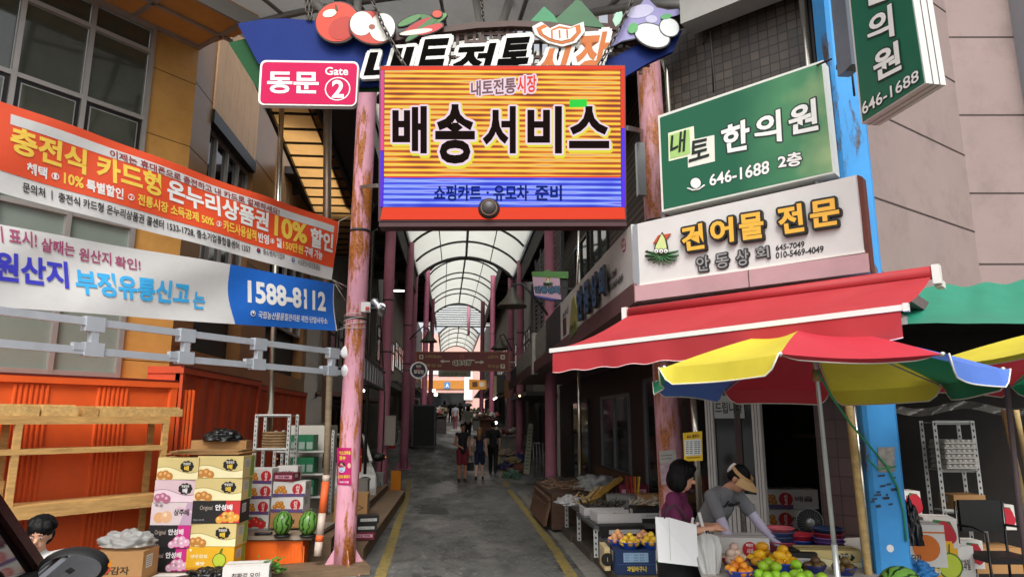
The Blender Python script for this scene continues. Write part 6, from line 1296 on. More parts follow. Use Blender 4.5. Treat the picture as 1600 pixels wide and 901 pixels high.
# orange board
p = onz(618, 779, 0); S = thing('orange_board', 'small orange sign board standing by the second left column', 'sign', (p.x, p.y, 0), FZ - .2); m = MB(M('amber board', '#b87018', rough=.5, var=.08)); m.box((0, 0, .36), (.27, .05, .7)); m.build('panel', S); m = MB(BLACK); m.box((.1, .08, .12), (.2, .16, .24)); m.build('foot', S); m = MB(ink('#6a4010')); m.text('주차금지', (-.1, -.027, .2), (.1, -.027, .2), (.1, -.027, .12), (-.1, -.027, .12), ink('#6a4010'), out=Vector((0, -1, 0))); m.build('lettering', S)
# junk between the columns, left
p = at(625, 720, 26.5); m = MB(DARKM)
S = thing('display_case', 'dark glass display case behind the left columns', 'case', (p.x, p.y - .4, gz(p.y)), FZ); m.box((0, 0, .95), (.95, .6, 1.7)); m.build('case', S); m = MB(GREYF)
for x in (-.47, .47): m.box((x, -.31, .95), (.05, .03, 1.7))
m.box((0, -.31, 1.8), (1.0, .03, .05)); m.build('frame', S)
S.location = at(663, 690, 30) * 1; S.location.z = gz(S.location.y)
# ---------------------------------------------------------------- red awning
RED = M('red awning fabric', '#a83439', rough=.7, var=.1, scale=2, trans=.1, dirt=.1, dirtc='#b87070', spec=.2); REDT = M('red rolled fabric', '#9e282d', rough=.6, var=.08)
AWW = M('white awning bar', '#d6d4d0', rough=.4, var=.04)
S = thing('awning', 'long red roll-out awning with a white front bar under the white shop sign', 'awning', FR.p(1.3, .3, 2.95), FR.rotz)
tl_, tr_ = FR.p(.10, .3, 2.99), FR.p(2.62, .3, 3.03); bl_, br_ = FR.p(-.07, 1.3, 2.58), FR.p(2.58, 1.3, 2.67)
def awn(a, b_): p = tl_.lerp(tr_, a).lerp(bl_.lerp(br_, a), b_); p.z -= .035 * math.sin(math.pi * b_) + .006 * math.sin(9 * a + 4 * b_) * b_; return p
m = MB(RED); m.sheet(awn, 30, 8); m.build('fabric', S, world=True)
m = MB(REDT); m.tube([tl_ + Vector((0, 0, .02)), tr_ + Vector((0, 0, .02))], .05, 14); m.build('roller', S, world=True)
m = MB(AWW); m.bar(bl_ - FR.U * .03, br_ + FR.U * .02, .04, .036); m.build('front_bar', S, world=True)
def val(a, b_): p = bl_.lerp(br_, a); return p + Vector((0, 0, -.02 - .165 * b_ - .008 * math.sin(a * 60) * b_)) + FR.N * (.012 + .008 * math.sin(a * 22) * b_ + .006 * math.sin(a * 51 + 1) * b_)
m = MB(RED); m.sheet(val, 70, 4); m.build('valance', S, world=True)
m = MB(RED); m.tube([val(k / 70, 1) for k in range(71)], .004, 5, mat=ink('#d8b8b8')); m.build('piping', S, world=True)
m = MB(AWW); 
for q in (tl_ - FR.U * .04, tr_ + FR.U * .03): m.box(q + Vector((0, 0, .0)), (.05, .09, .14), Matrix.Rotation(FR.rotz, 3, 'Z')); m.box(q - FR.N * .08 + Vector((0, 0, -.06)), (.05, .14, .05), Matrix.Rotation(FR.rotz, 3, 'Z'))
m.box(br_ + FR.U * .03, (.03, .05, .05), Matrix.Rotation(FR.rotz, 3, 'Z')); m.build('bracket', S, world=True)
m = MB(ALU)
for uu in (.3, 2.2): a, b_, c = FR.p(uu, .3, 2.86), FR.p(uu + .3, .75, 2.66), FR.p(uu - .02, 1.1, 2.56 + .015 * uu); m.bar(a, b_, .03, .05); m.bar(b_, c, .03, .05)
m.build('folding_arm', S, world=True)
# ---------------------------------------------------------------- parasols
PC = {k: M('parasol ' + k, c, rough=.6, var=.08, scale=5, trans=.22) for k, c in (('red', '#bc303e'), ('yellow', '#cfc03c'), ('green', '#145c3a'), ('blue', '#5478c8'), ('lightgreen', '#1f8a60'))}
PIPG = ink('#d0ccc0')
def parasol(label, c, rim, Rr, rot, cols, pole_top, pole_bot):
    S = thing('parasol', label, 'parasol', (pole_bot.x, pole_bot.y, 0), 0, 'striped market parasols'); c = Vector(c); ap = c + Vector((0, 0, .36))
    N_ = len(cols); vd = Vector((c.x, c.y, 0)).normalized(); pt = lambda k: (lambda q: q - Vector((0, 0, .06 * (q - c).dot(vd))))(c + Vector((math.cos(rot - 2 * math.pi * k / N_), math.sin(rot - 2 * math.pi * k / N_), 0)) * Rr)
    for k, cn in enumerate(cols):
        A, B_ = pt(k - .5), pt(k + .5); m = MB(PC[cn])
        def fn(a, b_, A=A, B_=B_):
            q = A.lerp(B_, a); e = math.sin(math.pi * a); p = ap.lerp(q, b_); p.z -= .05 * e * b_ * (1 - b_) * 4 * .5 - .02 * math.sin(math.pi * b_); p += (c - q).normalized() * .035 * e * b_; p.z += .022 * e * b_ * math.sin(5 * b_ + k); return p
        m.sheet(fn, 10, 8)
        def fl_(a, b_, fn=fn, A=A, B_=B_):
            p = fn(a, 1.0); cor = min(1, min(a, 1 - a) * 9) ** .5; out = (p - c); out.z = 0; out.normalize(); return p + Vector((0, 0, -(.115 if k != 0 else .022) * b_ * cor)) + out * ((.03 if k else -.05) * b_ * (1 + .4 * math.sin(7 * a + k)))
        m.sheet(fl_, 18, 3); m.mat(PIPG); m.tube([fl_(j / 18, 1) for j in range(19)], .005, 5)
        m.build('canopy_panel', S, world=True)
    m = MB(M('parasol rib', '#b9bcb8', rough=.4, metal=.4))
    for k in range(N_): q = pt(k - .5); m.tube([ap - Vector((0, 0, .03)), ap.lerp(q, .5) - Vector((0, 0, .015)), q - Vector((0, 0, .012))], .006, 6); m.ell(q, .014, nu=8, nv=6)
    m.build('rib', S, world=True)
    m = MB(M('parasol pole', '#b4bab8', rough=.3, metal=.6, var=.08)); mid = pole_top.lerp(pole_bot, .52); m.tube([ap, pole_top, mid], .016, 12); m.tube([mid, pole_bot], .02, 12); m.mat(ink('#8a7a4a')); m.tube([pole_top - Vector((0, 0, .02)), pole_top - Vector((0, 0, .1))], .026, 10); m.build('pole', S, world=True)
    m = MB(M('concrete parasol base', '#8a8780')); m.lathe([(0, .12), (.2, .11), (.24, 0)], (pole_bot.x, pole_bot.y, 0), 20); m.build('base', S, world=True); return S
pt_, pb_ = at(1275, 573, 4.8), at(1309, 905, 4.8); pb_ = pt_ + (pb_ - pt_) * ((pt_.z - .1) / (pt_.z - pb_.z))
parasol('red, yellow, green and blue parasol opened over the fruit stall', (pt_.x - .04, pt_.y + .02, 2.30), 2.3, 1.11, R(-90 - 29 + 16), ['red', 'yellow', 'lightgreen', 'blue', 'red', 'yellow', 'green', 'blue'], pt_, pb_)
pt2, pb2 = at(1722, 560, 4.9), at(1740, 900, 4.9); pb2 = pt2 + (pb2 - pt2) * ((pt2.z - .1) / (pt2.z - pb2.z))
parasol('yellow, blue and red parasol cut off by the right edge of the photo', (pt2.x, pt2.y, 2.36), 2.36, 1.2, R(-90 - 43 - 38), ['yellow', 'blue', 'red', 'lightgreen', 'yellow', 'blue', 'red', 'lightgreen'], pt2, pb2)
# ---------------------------------------------------------------- green tarpaulin and dark shop at the right
TG_ = M('green tarpaulin', '#1d7a62', rough=.45, var=.1, scale=4, dirt=.1, dirtc='#5aa48e')
def tarp(a, b_):
    t, bt = at(1390 + 330 * a, 452 - 22 * a, 8.0), at(1392 + 330 * a, 505, 6.2); p = t.lerp(bt, b_); p.z += -.10 * math.sin(math.pi * b_) + .012 * math.sin(10 * a + 5 * b_) * (1 - b_ * .85) + .02 * math.sin(31 * a) * (1 - b_) + .025 * (1 - b_ * .8) * noise.noise(Vector((a * 7, b_ * 4, 1))); return p
m = MB(TG_); m.sheet(tarp, 44, 12); tag(m.build('tarpaulin', loc=tarp(.5, .5), world=True), 'sagging green tarpaulin over the dark shop on the right', 'tarpaulin')
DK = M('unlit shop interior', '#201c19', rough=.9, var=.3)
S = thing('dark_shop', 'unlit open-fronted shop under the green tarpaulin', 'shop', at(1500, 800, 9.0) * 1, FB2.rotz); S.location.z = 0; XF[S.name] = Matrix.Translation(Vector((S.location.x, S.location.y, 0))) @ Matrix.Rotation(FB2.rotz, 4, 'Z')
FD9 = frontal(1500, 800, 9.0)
m = MB(DK); fbox(m, FD9, -1.3, 2.6, 0, -.1, 0, 3.3); fbox(m, FD9, 2.5, 2.6, 3.0, 0, 0, 3.3); m.build('wall', S, world=True); m = MB(DK); fbox(m, FD9, -1.2, 2.5, .9, .01, 3.14, 3.2); m.build('shading_ceiling', S, world=True)  # overhead box added out of sight behind the tarpaulin to darken the shop
m = MB(M('dull film', '#4a4844', rough=.4, var=.3)); m.sheet(lambda a, b_: at(1398 + 210 * a, 632 + 12 * b_ + 6 * math.sin(9 * a), 6.9 + .1 * math.sin(20 * a + 3 * b_)), 30, 3); m.build('rolled_film', S, world=True)
p = at(1495, 800, 8.2); zt_ = at(1495, 657, 8.2).z; rack('tall white slotted rack with egg trays in the dark shop', (p.x, p.y, 0), FB2.rotz, .44, .26, zt_, (zt_ - .02, at(1495, 733, 8.2).z, at(1495, 796, 8.2).z, .35))
EG = M('pale egg tray', '#b9b6ae', rough=.8, var=.15)
zr = at(1495, 733, 8.2).z + .02
for k in range(6):
    m = MB(EG); m.box((0, 0, .012), (.36, .3, .02))
    for j in range(6): m.lathe([(.026, .022), (.018, .05)], (-.15 + j * .06, -.14, 0), 6)
    m.box((0, 0, .036), (.35, .27, .022))
    q = at(1490, 720, 8.15); o = m.build('egg_tray', loc=(q.x + .008 * (k % 2), q.y, zr + k * .055)); o.rotation_euler = (0, 0, FB2.rotz); tag(o, '%s egg tray of the pile on the white slotted rack' % ('lowest', 'second lowest', 'third lowest', 'third highest', 'second highest', 'topmost')[k], 'egg tray', 'egg trays on the rack')
def gcart(px, py, d, size, st, lb, rz=0, z=None, **k):
    p = at(px, py, d); return carton(lb, (p.x, p.y, p.z if z is None else z), FZ + rz, size, st, **k)
gcart(1460, 901, 7.0, (.3, .34, .38), 'melon', 'yellow plastic crate under the strawberry carton', z=at(1460, 905, 7.0).z, name='plastic_crate')
gcart(1438, 868, 6.6, (.33, .3, .36), 'orangefruit', 'white carton printed with an orange fruit, beside the blue column', rz=-.15, z=at(1438, 880, 6.6).z)
gcart(1466, 850, 7.0, (.28, .3, .27), 'straw', 'strawberry carton on the yellow plastic crate', rz=-.3, z=at(1466, 851, 7.0).z)
gcart(1420, 800, 7.4, (.16, .2, .26), 'straw', 'small strawberry carton standing behind the orange fruit carton', z=at(1420, 806, 7.4).z)
gcart(1490, 901, 7.2, (.25, .3, .34), 'white', 'white carton with dark lettering right of the yellow crate', rz=.1, z=at(1490, 905, 7.2).z, txt='제철과일')
gcart(1513, 890, 7.7, (.24, .2, .28), 'straw', 'dim carton with a red fruit print behind the white lettered carton', z=at(1513, 885, 7.7).z)
gcart(1563, 825, 7.9, (.22, .2, .26), 'straw', 'dim carton with a red fruit print behind the black folding chair', z=at(1563, 825, 7.9).z)
gcart(1505, 795, 8.2, (.36, .28, .16), 'brown', 'brown carton on the middle shelf of the white slotted rack', z=at(1495, 796, 8.2).z + .02, txt='계란')
gcart(1545, 880, 7.9, (.5, .35, .26), 'brown', 'dim brown carton under the black folding chair', z=at(1545, 890, 7.9).z, txt='')
lump('plastic_bag', 'bright blue bag at the foot of the orange fruit carton', 'bag', at(1436, 900, 6.3), (.13, .1, .12), M('blue plastic bag', '#2a78b8', rough=.3, var=.2), .5, 12)
lump('plastic_bag', 'black bag hanging against the blue column', 'bag', at(1425, 850, 6.15), (.08, .08, .35), PLB, .4, 14)
S = thing('folding_chair', 'black folding chair with chromed arms in the dark shop', 'chair', (at(1560, 850, 7.0).x, at(1560, 850, 7.0).y, 0), FB2.rotz); CHR = M('dull chrome tube', '#3a3a3c', rough=.25, metal=.8)
zc = 2 - (2 - at(1560, 870, 7.0).z)
m = MB(BLACK); m.box((0, 0, zc), (.44, .42, .05)); m.build('seat', S); m = MB(BLACK); m.box((0, .22, zc + .36), (.42, .04, .3)); m.build('backrest', S)
for x in (-.24, .24):
    m = MB(CHR); m.tube([(x, -.22, 0), (x, -.2, zc + .25), (x, .0, zc + .28), (x, .22, zc + .27)], .013, 8); m.build('leg', S); m = MB(CHR); m.tube([(x, .25, 0), (x, .22, zc + .5)], .013, 8); m.build('leg', S)
# posts at the right edge
def pole(pts, r, mat, label, name='timber_post', cat='post'): m = MB(mat); m.tube(pts, r, 10); return tag(m.build(name, loc=pts[-1], world=True), label, cat)
pole([at(1571, 585, 5.3), at(1590, 765, 5.3), at(1606, 905, 5.3)], .02, M('grey brown painted pole', '#6a5a5c', rough=.5, var=.15), 'grey-brown metal pole at the right edge under the second parasol')
BAM = wood('bamboo coloured post', '#b59a66')
pole([at(1568, 640, 6.0), at(1592, 745, 6.0), at(1612, 850, 6.0)], .022, BAM, 'pale timber post nearer the right edge')
pole([at(1588, 640, 6.3), at(1606, 740, 6.3)], .022, BAM, 'pale timber post at the far right edge wrapped with cord')
a, b_ = at(1326, 632, 5.75), at(1358, 905, 5.75)
pole([a, b_ + (b_ - a) * .5], .03, BAM, 'thick pale timber post between the tiled pillar and the blue column'); pole([at(1334, 634, 5.8), at(1364, 905, 5.8)], .02, BRIGHT, 'thin bright post beside the thick timber post')
pole([at(1344, 634, 6.3), at(1374, 905, 6.3)], .05, BLACK, 'black drain pipe behind the timber post', 'drain_pipe', 'pipe')
# ---------------------------------------------------------------- fruit stall
ZT = .80
S = thing('fruit_table', 'board table of the fruit stall under the striped parasol', 'table', (3.0, 6.0, 0), FR.rotz)
TB = M('worn pale table sheet', '#a8a49c', rough=.5, var=.12, dirt=.2)
pts = [onz(1092, 960, ZT), onz(1420, 960, ZT), onz(1372, 838, ZT), onz(1100, 846, ZT)]
m = MB(TB); m.prism(pts, (0, 0, -.04)); m.build('top', S, world=True)
for q in pts: c = Vector((2.9, 5.9, 0)); e = q.lerp(Vector((c.x, c.y, q.z)), .12); m = MB(WOODD); m.box((e.x, e.y, .38), (.06, .06, .76)); m.build('leg', S, world=True)
def bowl(px, py, r, h, colr, label, z=None, p=None, grp='plastic bowls'):
    p = onz(px, py, ZT) if p is None else p; m = MB(M('bowl ' + colr, colr, rough=.3, var=.06, spec=.5)); m.lathe([(0, .004), (r * .68, .0), (r * .74, .01), (r * .98, h * .92), (r * 1.06, h), (r * 1.06, h + .008), (r * .96, h * .95), (r * .7, .02), (0, .018)], (0, 0, 0), 28); o = m.build('plastic_bowl', loc=(p.x, p.y, p.z if z is None else z)); return tag(o, label, 'bowl', grp), p
FRT = {}
def rand_tint(m):
    n = m.node_tree; b = n.nodes['Principled BSDF']; src = b.inputs['Base Color'].links[0].from_socket; oi = n.nodes.new('ShaderNodeObjectInfo'); h = n.nodes.new('ShaderNodeHueSaturation')
    for inp, lo, hi in (('Hue', .485, .515), ('Value', .78, 1.18)): r = n.nodes.new('ShaderNodeMapRange'); r.inputs['To Min'].default_value = lo; r.inputs['To Max'].default_value = hi; n.links.new(oi.outputs['Random'], r.inputs['Value']); n.links.new(r.outputs[0], h.inputs[inp])
    n.links.new(src, h.inputs['Color']); n.links.new(h.outputs[0], b.inputs['Base Color'])
def fruit(kind, loc, label, group, s=1.0, rz=0, tilt=0.0):
    if kind not in FRT:
        c, r, c2 = {'mango': ('#dba61e', (.052, .04, .038), '#c98418'), 'peach': ('#d8a070', (.042, .042, .04), '#c06a5a'), 'peachyellow': ('#d8b03a', (.04, .04, .038), '#c88430'), 'apple': ('#8fbb2a', (.04, .04, .036), '#6a9a1e'), 'apricot': ('#d88a24', (.026, .026, .025), '#c86a1c'), 'kiwi': ('#5a4426', (.036, .03, .03), '#4a361c'), 'onion': ('#d6bca8', (.043, .043, .037), '#c89a90')}[kind]
        mt = M('fruit ' + kind, c, rough=.38, var=.12, scale=9, dirt=.75, dirtc=c2); rand_tint(mt); m = MB(mt); m.ell((0, 0, 0), r, nu=18, nv=12, jit=.2)
        if kind in ('apple', 'peach', 'apricot'): m.mat(ink('#4a3418')); m.tube([(0, 0, r[2] * .85), (.004, 0, r[2] * 1.25)], .003, 5)
        o = m.build(kind if kind != 'peachyellow' else 'peach', loc=loc); FRT[kind] = o
    else: o = FRT[kind].copy(); col.objects.link(o); o.location = loc
    o.rotation_euler = (tilt, tilt * .6, rz); q = 1 + .09 * math.sin(rz * 7.3); o.scale = (s * q, s * (2 - q), s * (1 + .06 * math.cos(rz * 5))); return tag(o, label, 'fruit', group)
def heap(kind, p, r, h, n, label, group, s=1.0, seed=1, fr_=None):
    rr = random.Random(seed); sz = fr_ or {'mango': .045, 'peach': .042, 'peachyellow': .04, 'apple': .04, 'apricot': .026, 'kiwi': .033, 'onion': .043}[kind]; sz *= s; put = []
    lay = 0; k = 0; one = False
    while k < n and lay < 3 and not one:
        one = r - sz * .75 - lay * sz * .95 < sz * .6
        rad = max(0, r - sz * .75 - lay * sz * .95); m_ = max(1, int(2 * math.pi * rad / (sz * 2.0))) if rad > sz * .6 else 1
        for j in range(m_):
            if k >= n: break
            a = 6.28 * j / m_ + lay * .5 + rr.uniform(-.1, .1); q = Vector((p.x + rad * math.cos(a), p.y + rad * math.sin(a), p.z + h + sz * (.55 + 1.05 * lay) + rr.uniform(-.006, .006)))
            fruit(kind, q, label, group, s, rr.uniform(0, 6.28), rr.uniform(-.5, .5)); k += 1
        if lay == 0 and rad > sz * 1.6 and k < n: fruit(kind, Vector((p.x, p.y, p.z + h + sz * .9)), label, group, s, rr.uniform(0, 6)); k += 1
        lay += 1
_, p = bowl(1148, 886, .105, .075, '#b81f1c', 'red bowl heaped with pinkish onions in front of the apple carton'); heap('onion', p, .105, .045, 11, 'pinkish white onion heaped in the red bowl', 'onions in the red bowl', 1.0, 3)
_, p = bowl(1192, 888, .115, .075, '#1c2458', 'dark navy bowl of mangoes left of the bright blue bowl'); heap('mango', p, .115, .05, 12, 'yellow mango heaped in the dark navy bowl', 'mangoes in the navy bowl', 1.0, 5)
_, p = bowl(1226, 894, .115, .08, '#1848b0', 'bright blue bowl of mangoes at the middle of the stall'); heap('mango', p, .115, .055, 13, 'yellow mango heaped in the bright blue bowl', 'mangoes in the blue bowl', 1.0, 6)
_, p = bowl(1156, 903, .105, .06, '#1c3a9a', 'blue bowl of small apricots at the bottom edge of the photo'); heap('apricot', p, .10, .045, 22, 'small orange apricot in the blue bowl', 'apricots in the blue bowl', 1.25, 7)
_, p = bowl(1274, 894, .085, .055, '#1c2a6a', 'navy bowl of kiwis left of the parasol pole'); heap('kiwi', p, .08, .035, 6, 'brown kiwi in the bowl left of the parasol pole', 'kiwis in the left bowl', 1.1, 8)
_, p = bowl(1320, 897, .09, .055, '#1c2a6a', 'navy bowl of kiwis behind the parasol pole'); heap('kiwi', p, .085, .035, 6, 'brown kiwi in the bowl behind the parasol pole', 'kiwis in the right bowl', 1.1, 9)
for k, (px, py) in enumerate(((1186, 905), (1200, 908), (1214, 906), (1228, 908), (1242, 905), (1206, 900), (1196, 896), (1252, 909), (1264, 906), (1248, 900), (1285, 910))):
    q = onz(px, py, ZT); 
    fruit('apple', Vector((q.x, q.y, ZT + .037)), 'green apple lying on the table in front of the mango bowls', 'loose green apples', 1.05, k)
for k, (px, py) in enumerate(((1193, 896), (1202, 890), (1246, 893), (1215, 897))):
    q = onz(px, py + 8, ZT); fruit('apple', Vector((q.x, q.y, ZT + .095)), 'green apple on top of the heap in front of the mango bowls', 'heaped green apples', 1.05, k)
pk = at(1092, 888, 7.0); m = MB(CARD); m.box((0, 0, pk.z / 2), (.4, .36, pk.z - .004)); tag(m.build('crate_stand', loc=(pk.x, pk.y, 0)), 'brown box stand under the pale bowl of peaches behind the shopper', 'stand')
_, p = bowl(0, 0, .12, .06, '#b8b0a8', 'pale bowl of peaches half hidden behind the white folded umbrella', p=pk); heap('peach', p, .11, .04, 12, 'peach in the pale bowl behind the white shopping bag', 'peaches behind the bag', 1.0, 11)
def stack(px, py, spec, where):
    p = onz(px, py, ZT); z = ZT
    for k, (r, h, c, nm) in enumerate(spec): bowl(0, 0, r, h, c, '%s bowl, %s of the stack %s' % (nm, ('lowest', 'second', 'third', 'fourth', 'fifth', 'sixth')[k], where), z=z + .001, p=p, grp='empty bowls ' + where); z += h * .62
stack(1220, 861, ((.135, .09, '#b0405a', 'pink'), (.13, .08, '#3a4a6a', 'slate blue'), (.132, .07, '#40507a', 'blue grey'), (.13, .06, '#b85a62', 'rosy')), 'left of the fan')
stack(1252, 861, ((.13, .07, '#3a3a7a', 'violet'), (.132, .06, '#2a4a9a', 'blue'), (.13, .07, '#b02a3a', 'crimson')), 'before the fan')
stack(1297, 868, ((.125, .09, '#1c2a5a', 'navy'), (.13, .07, '#5a3a7a', 'purple'), (.13, .06, '#7a5a9a', 'lilac'), (.13, .06, '#a02a3a', 'red'), (.128, .06, '#2a3a5a', 'dark blue')), 'right of the fan')
_, p = bowl(1306, 878, .105, .08, '#16204a', 'large dark navy bowl with one kiwi in front of the right bowl stack'); heap('kiwi', p, .06, .05, 2, 'brown kiwi in the large dark navy bowl', 'kiwis in the large navy bowl', 1.1, 13)
p = onz(1163, 872, ZT); carton('white apple carton with a red round badge under the hands of the bending seller', (p.x, p.y + .05, ZT), FZ - .12, (.42, .3, .19), 'bapple')
p = onz(1247, 884, ZT); carton('black carton with a white end between the mango bowl and the kiwi carton', (p.x + .02, p.y + .06, ZT), FZ - .2, (.28, .3, .12), 'black', txt='망고')
p = onz(1304, 886, ZT); carton('long yellow kiwi carton behind the kiwi bowls', (p.x + .02, p.y + .14, ZT), FZ - .12, (.50, .24, .13), 'yellow')
# fan
pf_ = at(1265, 815, 6.9); S = thing('desk_fan', 'dark round desk fan with a silver hub behind the bowl stacks', 'fan', (pf_.x, pf_.y, ZT), FZ - .1)
zf = pf_.z - ZT; r = .125; Mf = Matrix.Rotation(R(90), 3, 'X')
m = MB(M('fan cage', '#6a6c6c', rough=.4, metal=.4)); m.tube([(r * math.cos(t), 0, zf + r * math.sin(t)) for t in [2 * math.pi * k / 32 for k in range(32)]], .006, 6, closed=True)
for k in range(24): t = 2 * math.pi * k / 24; m.tube([(.035 * math.cos(t), -.035, zf + .035 * math.sin(t)), (r * .7 * math.cos(t), -.03, zf + r * .7 * math.sin(t)), (r * math.cos(t), 0, zf + r * math.sin(t))], .0018, 4)
m.build('cage', S); m = MB(M('silver hub', '#8f9090', rough=.3, metal=.5)); m.lathe([(.0, .045), (.02, .044), (.04, .035), (.042, .02)], (0, 0, zf), 20, M_=Mf); m.build('hub', S)
m = MB(M('dark fan blade', '#1c1c1e', rough=.3))
for k in range(4):
    t0 = math.pi / 2 * k; m.quad(*[(q * math.cos(t0 + a), .01 + .015 * (a - .5), zf + q * math.sin(t0 + a)) for q, a in ((.03, 0), (.115, .05), (.118, .6), (.1, .95), (.03, .5))])
m.build('blade', S); m = MB(BLACK); m.tube([(0, .03, zf), (0, .08, zf)], .05, 14); m.tube([(0, .05, zf), (0, .05, .03)], .015, 8); m.lathe([(0, .03), (.09, .025), (.1, 0)], (0, .04, 0), 20); m.disc((0, .02, zf), (1, 0, 0), (0, 0, 1), r * .97); m.build('stand', S)
# cartons inside the shop behind the fan
for px, py, rz, lb in ((1212, 815, .05, 'dim printed carton lowest in the shop doorway, on the left'), (1250, 815, -.05, 'dim printed carton lowest in the shop doorway, by the fan'), (1214, 787, -.03, 'dim printed carton uppermost in the shop doorway, on the left'), (1252, 788, .06, 'dim printed carton uppermost in the shop doorway, by the fan')):
    p = at(px, py, 9.4); carton(lb, (p.x, p.y, (.62 if py > 800 else .87)), FR.rotz + .5 + rz, (.36, .3, .24), 'singo' if px < 1230 else 'white', 'cartons in the shop doorway', txt='배즙')
p = at(1235, 850, 9.4); m = MB(WOODD); m.box((0, 0, .31), (.95, .45, .61)); o = m.build('low_shelf', loc=(p.x, p.y, 0)); o.rotation_euler = (0, 0, FR.rotz + .5); tag(o, 'low wooden shelf carrying the dim cartons in the shop doorway', 'shelf')
pw = at(1408, 912, 5.0); watermelon((pw.x, pw.y, pw.z - .03), 'striped watermelon at the foot of the blue column', .15, .15, 1.2)
m = MB(WOODD); m.box((0, 0, (pw.z - .18) / 2), (.5, .4, pw.z - .18)); tag(m.build('crate_stand', loc=(pw.x, pw.y, 0)), 'wooden stand under the watermelon by the blue column', 'stand')
# ---------------------------------------------------------------- dried-fish stall along the alley
DKW = wood('dark stained timber', '#4a3426')
S = thing('timber_kerb_board', 'dark weathered timber kerb boards under the dried fish stall', 'platform', (2.3, 11.5, 0), 0)
m = MB(M('weathered dark timber', '#4c443a', rough=.8, var=.3, dirt=.4))
for k in range(4): y = 8.75 + k * 1.55; m.box((2.62 - .03 * k, y + .75, .06), (1.25, 1.5, .12)); 
m.build('board', S, world=True)
m = MB(M('pale worn plank', '#8a7048', rough=.7, var=.25)); m.box((2.72, 8.68, .07), (1.3, .08, .1)); m.build('front_plank', S, world=True)
# low chest
S = thing('timber_chest', 'low brown timber chest at the far end of the dried fish stall', 'chest', (2.1, 14.2, 0), 0)
m = MB(DKW); m.box((2.15, 14.2, .36), (.78, 2.7, .62)); m.build('body', S, world=True); m = MB(wood('brown flap board', '#5e4230')); m.bar((1.70, 13.0, .30), (1.70, 15.4, .30), .05, .44, up=(.25, 0, 1)); m.bar((1.735, 13.0, .56), (1.735, 15.4, .56), .06, .05); m.build('flap', S, world=True); m = MB(DKW)
for k in range(7): m.box((1.668, 13.2 + k * .34, .45), (.01, .12, .04))
m.build('slot', S, world=True)
# perforated steel tables
PERF = M('perforated grey plastic', '#4a4c4c', rough=.5, var=.15)
def ptable(label, x, y, w2, d2, h):
    S = thing('stall_table', label, 'table', (x, y, .12), 0, 'low stall tables'); m = MB(PERF); m.box((0, 0, h - .02), (w2, d2, .04)); m.build('top', S)
    for sx in (-1, 1):
        for sy in (-1, 1): m = MB(); angle(m, (sx * (w2 / 2 - .03), sy * (d2 / 2 - .03), 0), (sx * (w2 / 2 - .03), sy * (d2 / 2 - .03), h - .04), .06); m.build('leg', S)
    return S
ptable('low dark stall table under the yellow fish packs', 2.42, 12.05, .9, 1.3, .46); ptable('low dark stall table under the white styrofoam trays', 2.42, 10.6, .95, 1.4, .42)
FISHG = M('dried fish silver', '#6f6a5e', rough=.45, var=.45, scale=18); FISHD = M('dried fish dark', '#3c3a34', rough=.4, var=.5, scale=16); FISHY = M('dried pollack tan', '#b59a68', rough=.6, var=.35, scale=16); FISHW = M('dried fish pale', '#b8ad98', rough=.6, var=.3, scale=16)
def fishes(label, c, n, sx, sy, mat, seed, L0=.2, up=.5, name='dried_fish'):
    rr = random.Random(seed); m = MB(mat)
    for k in range(n):
        a = rr.uniform(-.7, .7) + math.pi / 2 * (rr.random() < .3); q = Vector((rr.uniform(-sx, sx), rr.uniform(-sy, sy), .015 + rr.uniform(0, .05))); d = Vector((math.cos(a), math.sin(a), rr.uniform(-.05, up))).normalized(); s = d.cross(Vector((0, 0, 1))).normalized() * .02; u_ = Vector((0, 0, .012)); L = L0 * rr.uniform(.7, 1.2)
        pts = [q, q + d * L * .25 + s, q + d * L * .7 + s * .6, q + d * L, q + d * L * .7 - s * .6, q + d * L * .25 - s]; m.prism(pts, u_); e = q + d * L; m.quad(e, e + d * .04 + s, e + d * .03, e + d * .04 - s)
    o = m.build(name, loc=c); o['kind'] = 'stuff'; o['label'] = label; o['category'] = 'dried fish'; return o
def tray(px, py, z, size, mat, label, rz=0): p = onz(px, py, z); m = MB(mat); w2, d2, h = size; m.box((0, 0, .012), (w2, d2, .02))
def opentray(p, size, mat, label, rz=0.0, name='foam_tray'):
    w2, d2, h = size; m = MB(mat); m.box((0, 0, .012), (w2, d2, .02))
    for sx in (-1, 1): m.box((sx * (w2 / 2 - .012), 0, h / 2 + .01), (.024, d2, h)); m.box((0, sx * (d2 / 2 - .012), h / 2 + .01), (w2 - .05, .024, h))
    o = m.build(name, loc=p); o.rotation_euler = (0, 0, rz); return tag(o, label, 'tray')
FOAM = M('styrofoam', '#c4c2c0', rough=.8, var=.06, dirt=.12)
p1 = Vector((2.28, 10.95, .545)); opentray(p1, (.62, .42, .13), FOAM, 'white styrofoam tray of silvery dried fish, the farther one', .0); fishes('dark silvery dried fish heaped in the farther styrofoam tray', p1 + Vector((0, 0, .07)), 60, .26, .15, FISHD, 3, .17, 1.0)
p2 = Vector((2.36, 10.35, .545)); opentray(p2, (.66, .45, .12), FOAM, 'white styrofoam tray with a few pale fish, the nearer one', .05); fishes('few pale dried fish in the nearer styrofoam tray', p2 + Vector((0, 0, .03)), 14, .24, .15, FISHW, 4, .2, .1)
carton('black carton with a white diamond under the nearer styrofoam tray', (2.33, 9.95, .40), .05, (.62, .28, .15), 'black', txt='◇'); 
m = MB(PERF); m.box((0, 0, .14), (.62, .28, .27)); tag(m.build('plastic_crate', loc=(2.33, 9.95, .122)), 'dark slotted crate carrying the black diamond carton', 'crate')
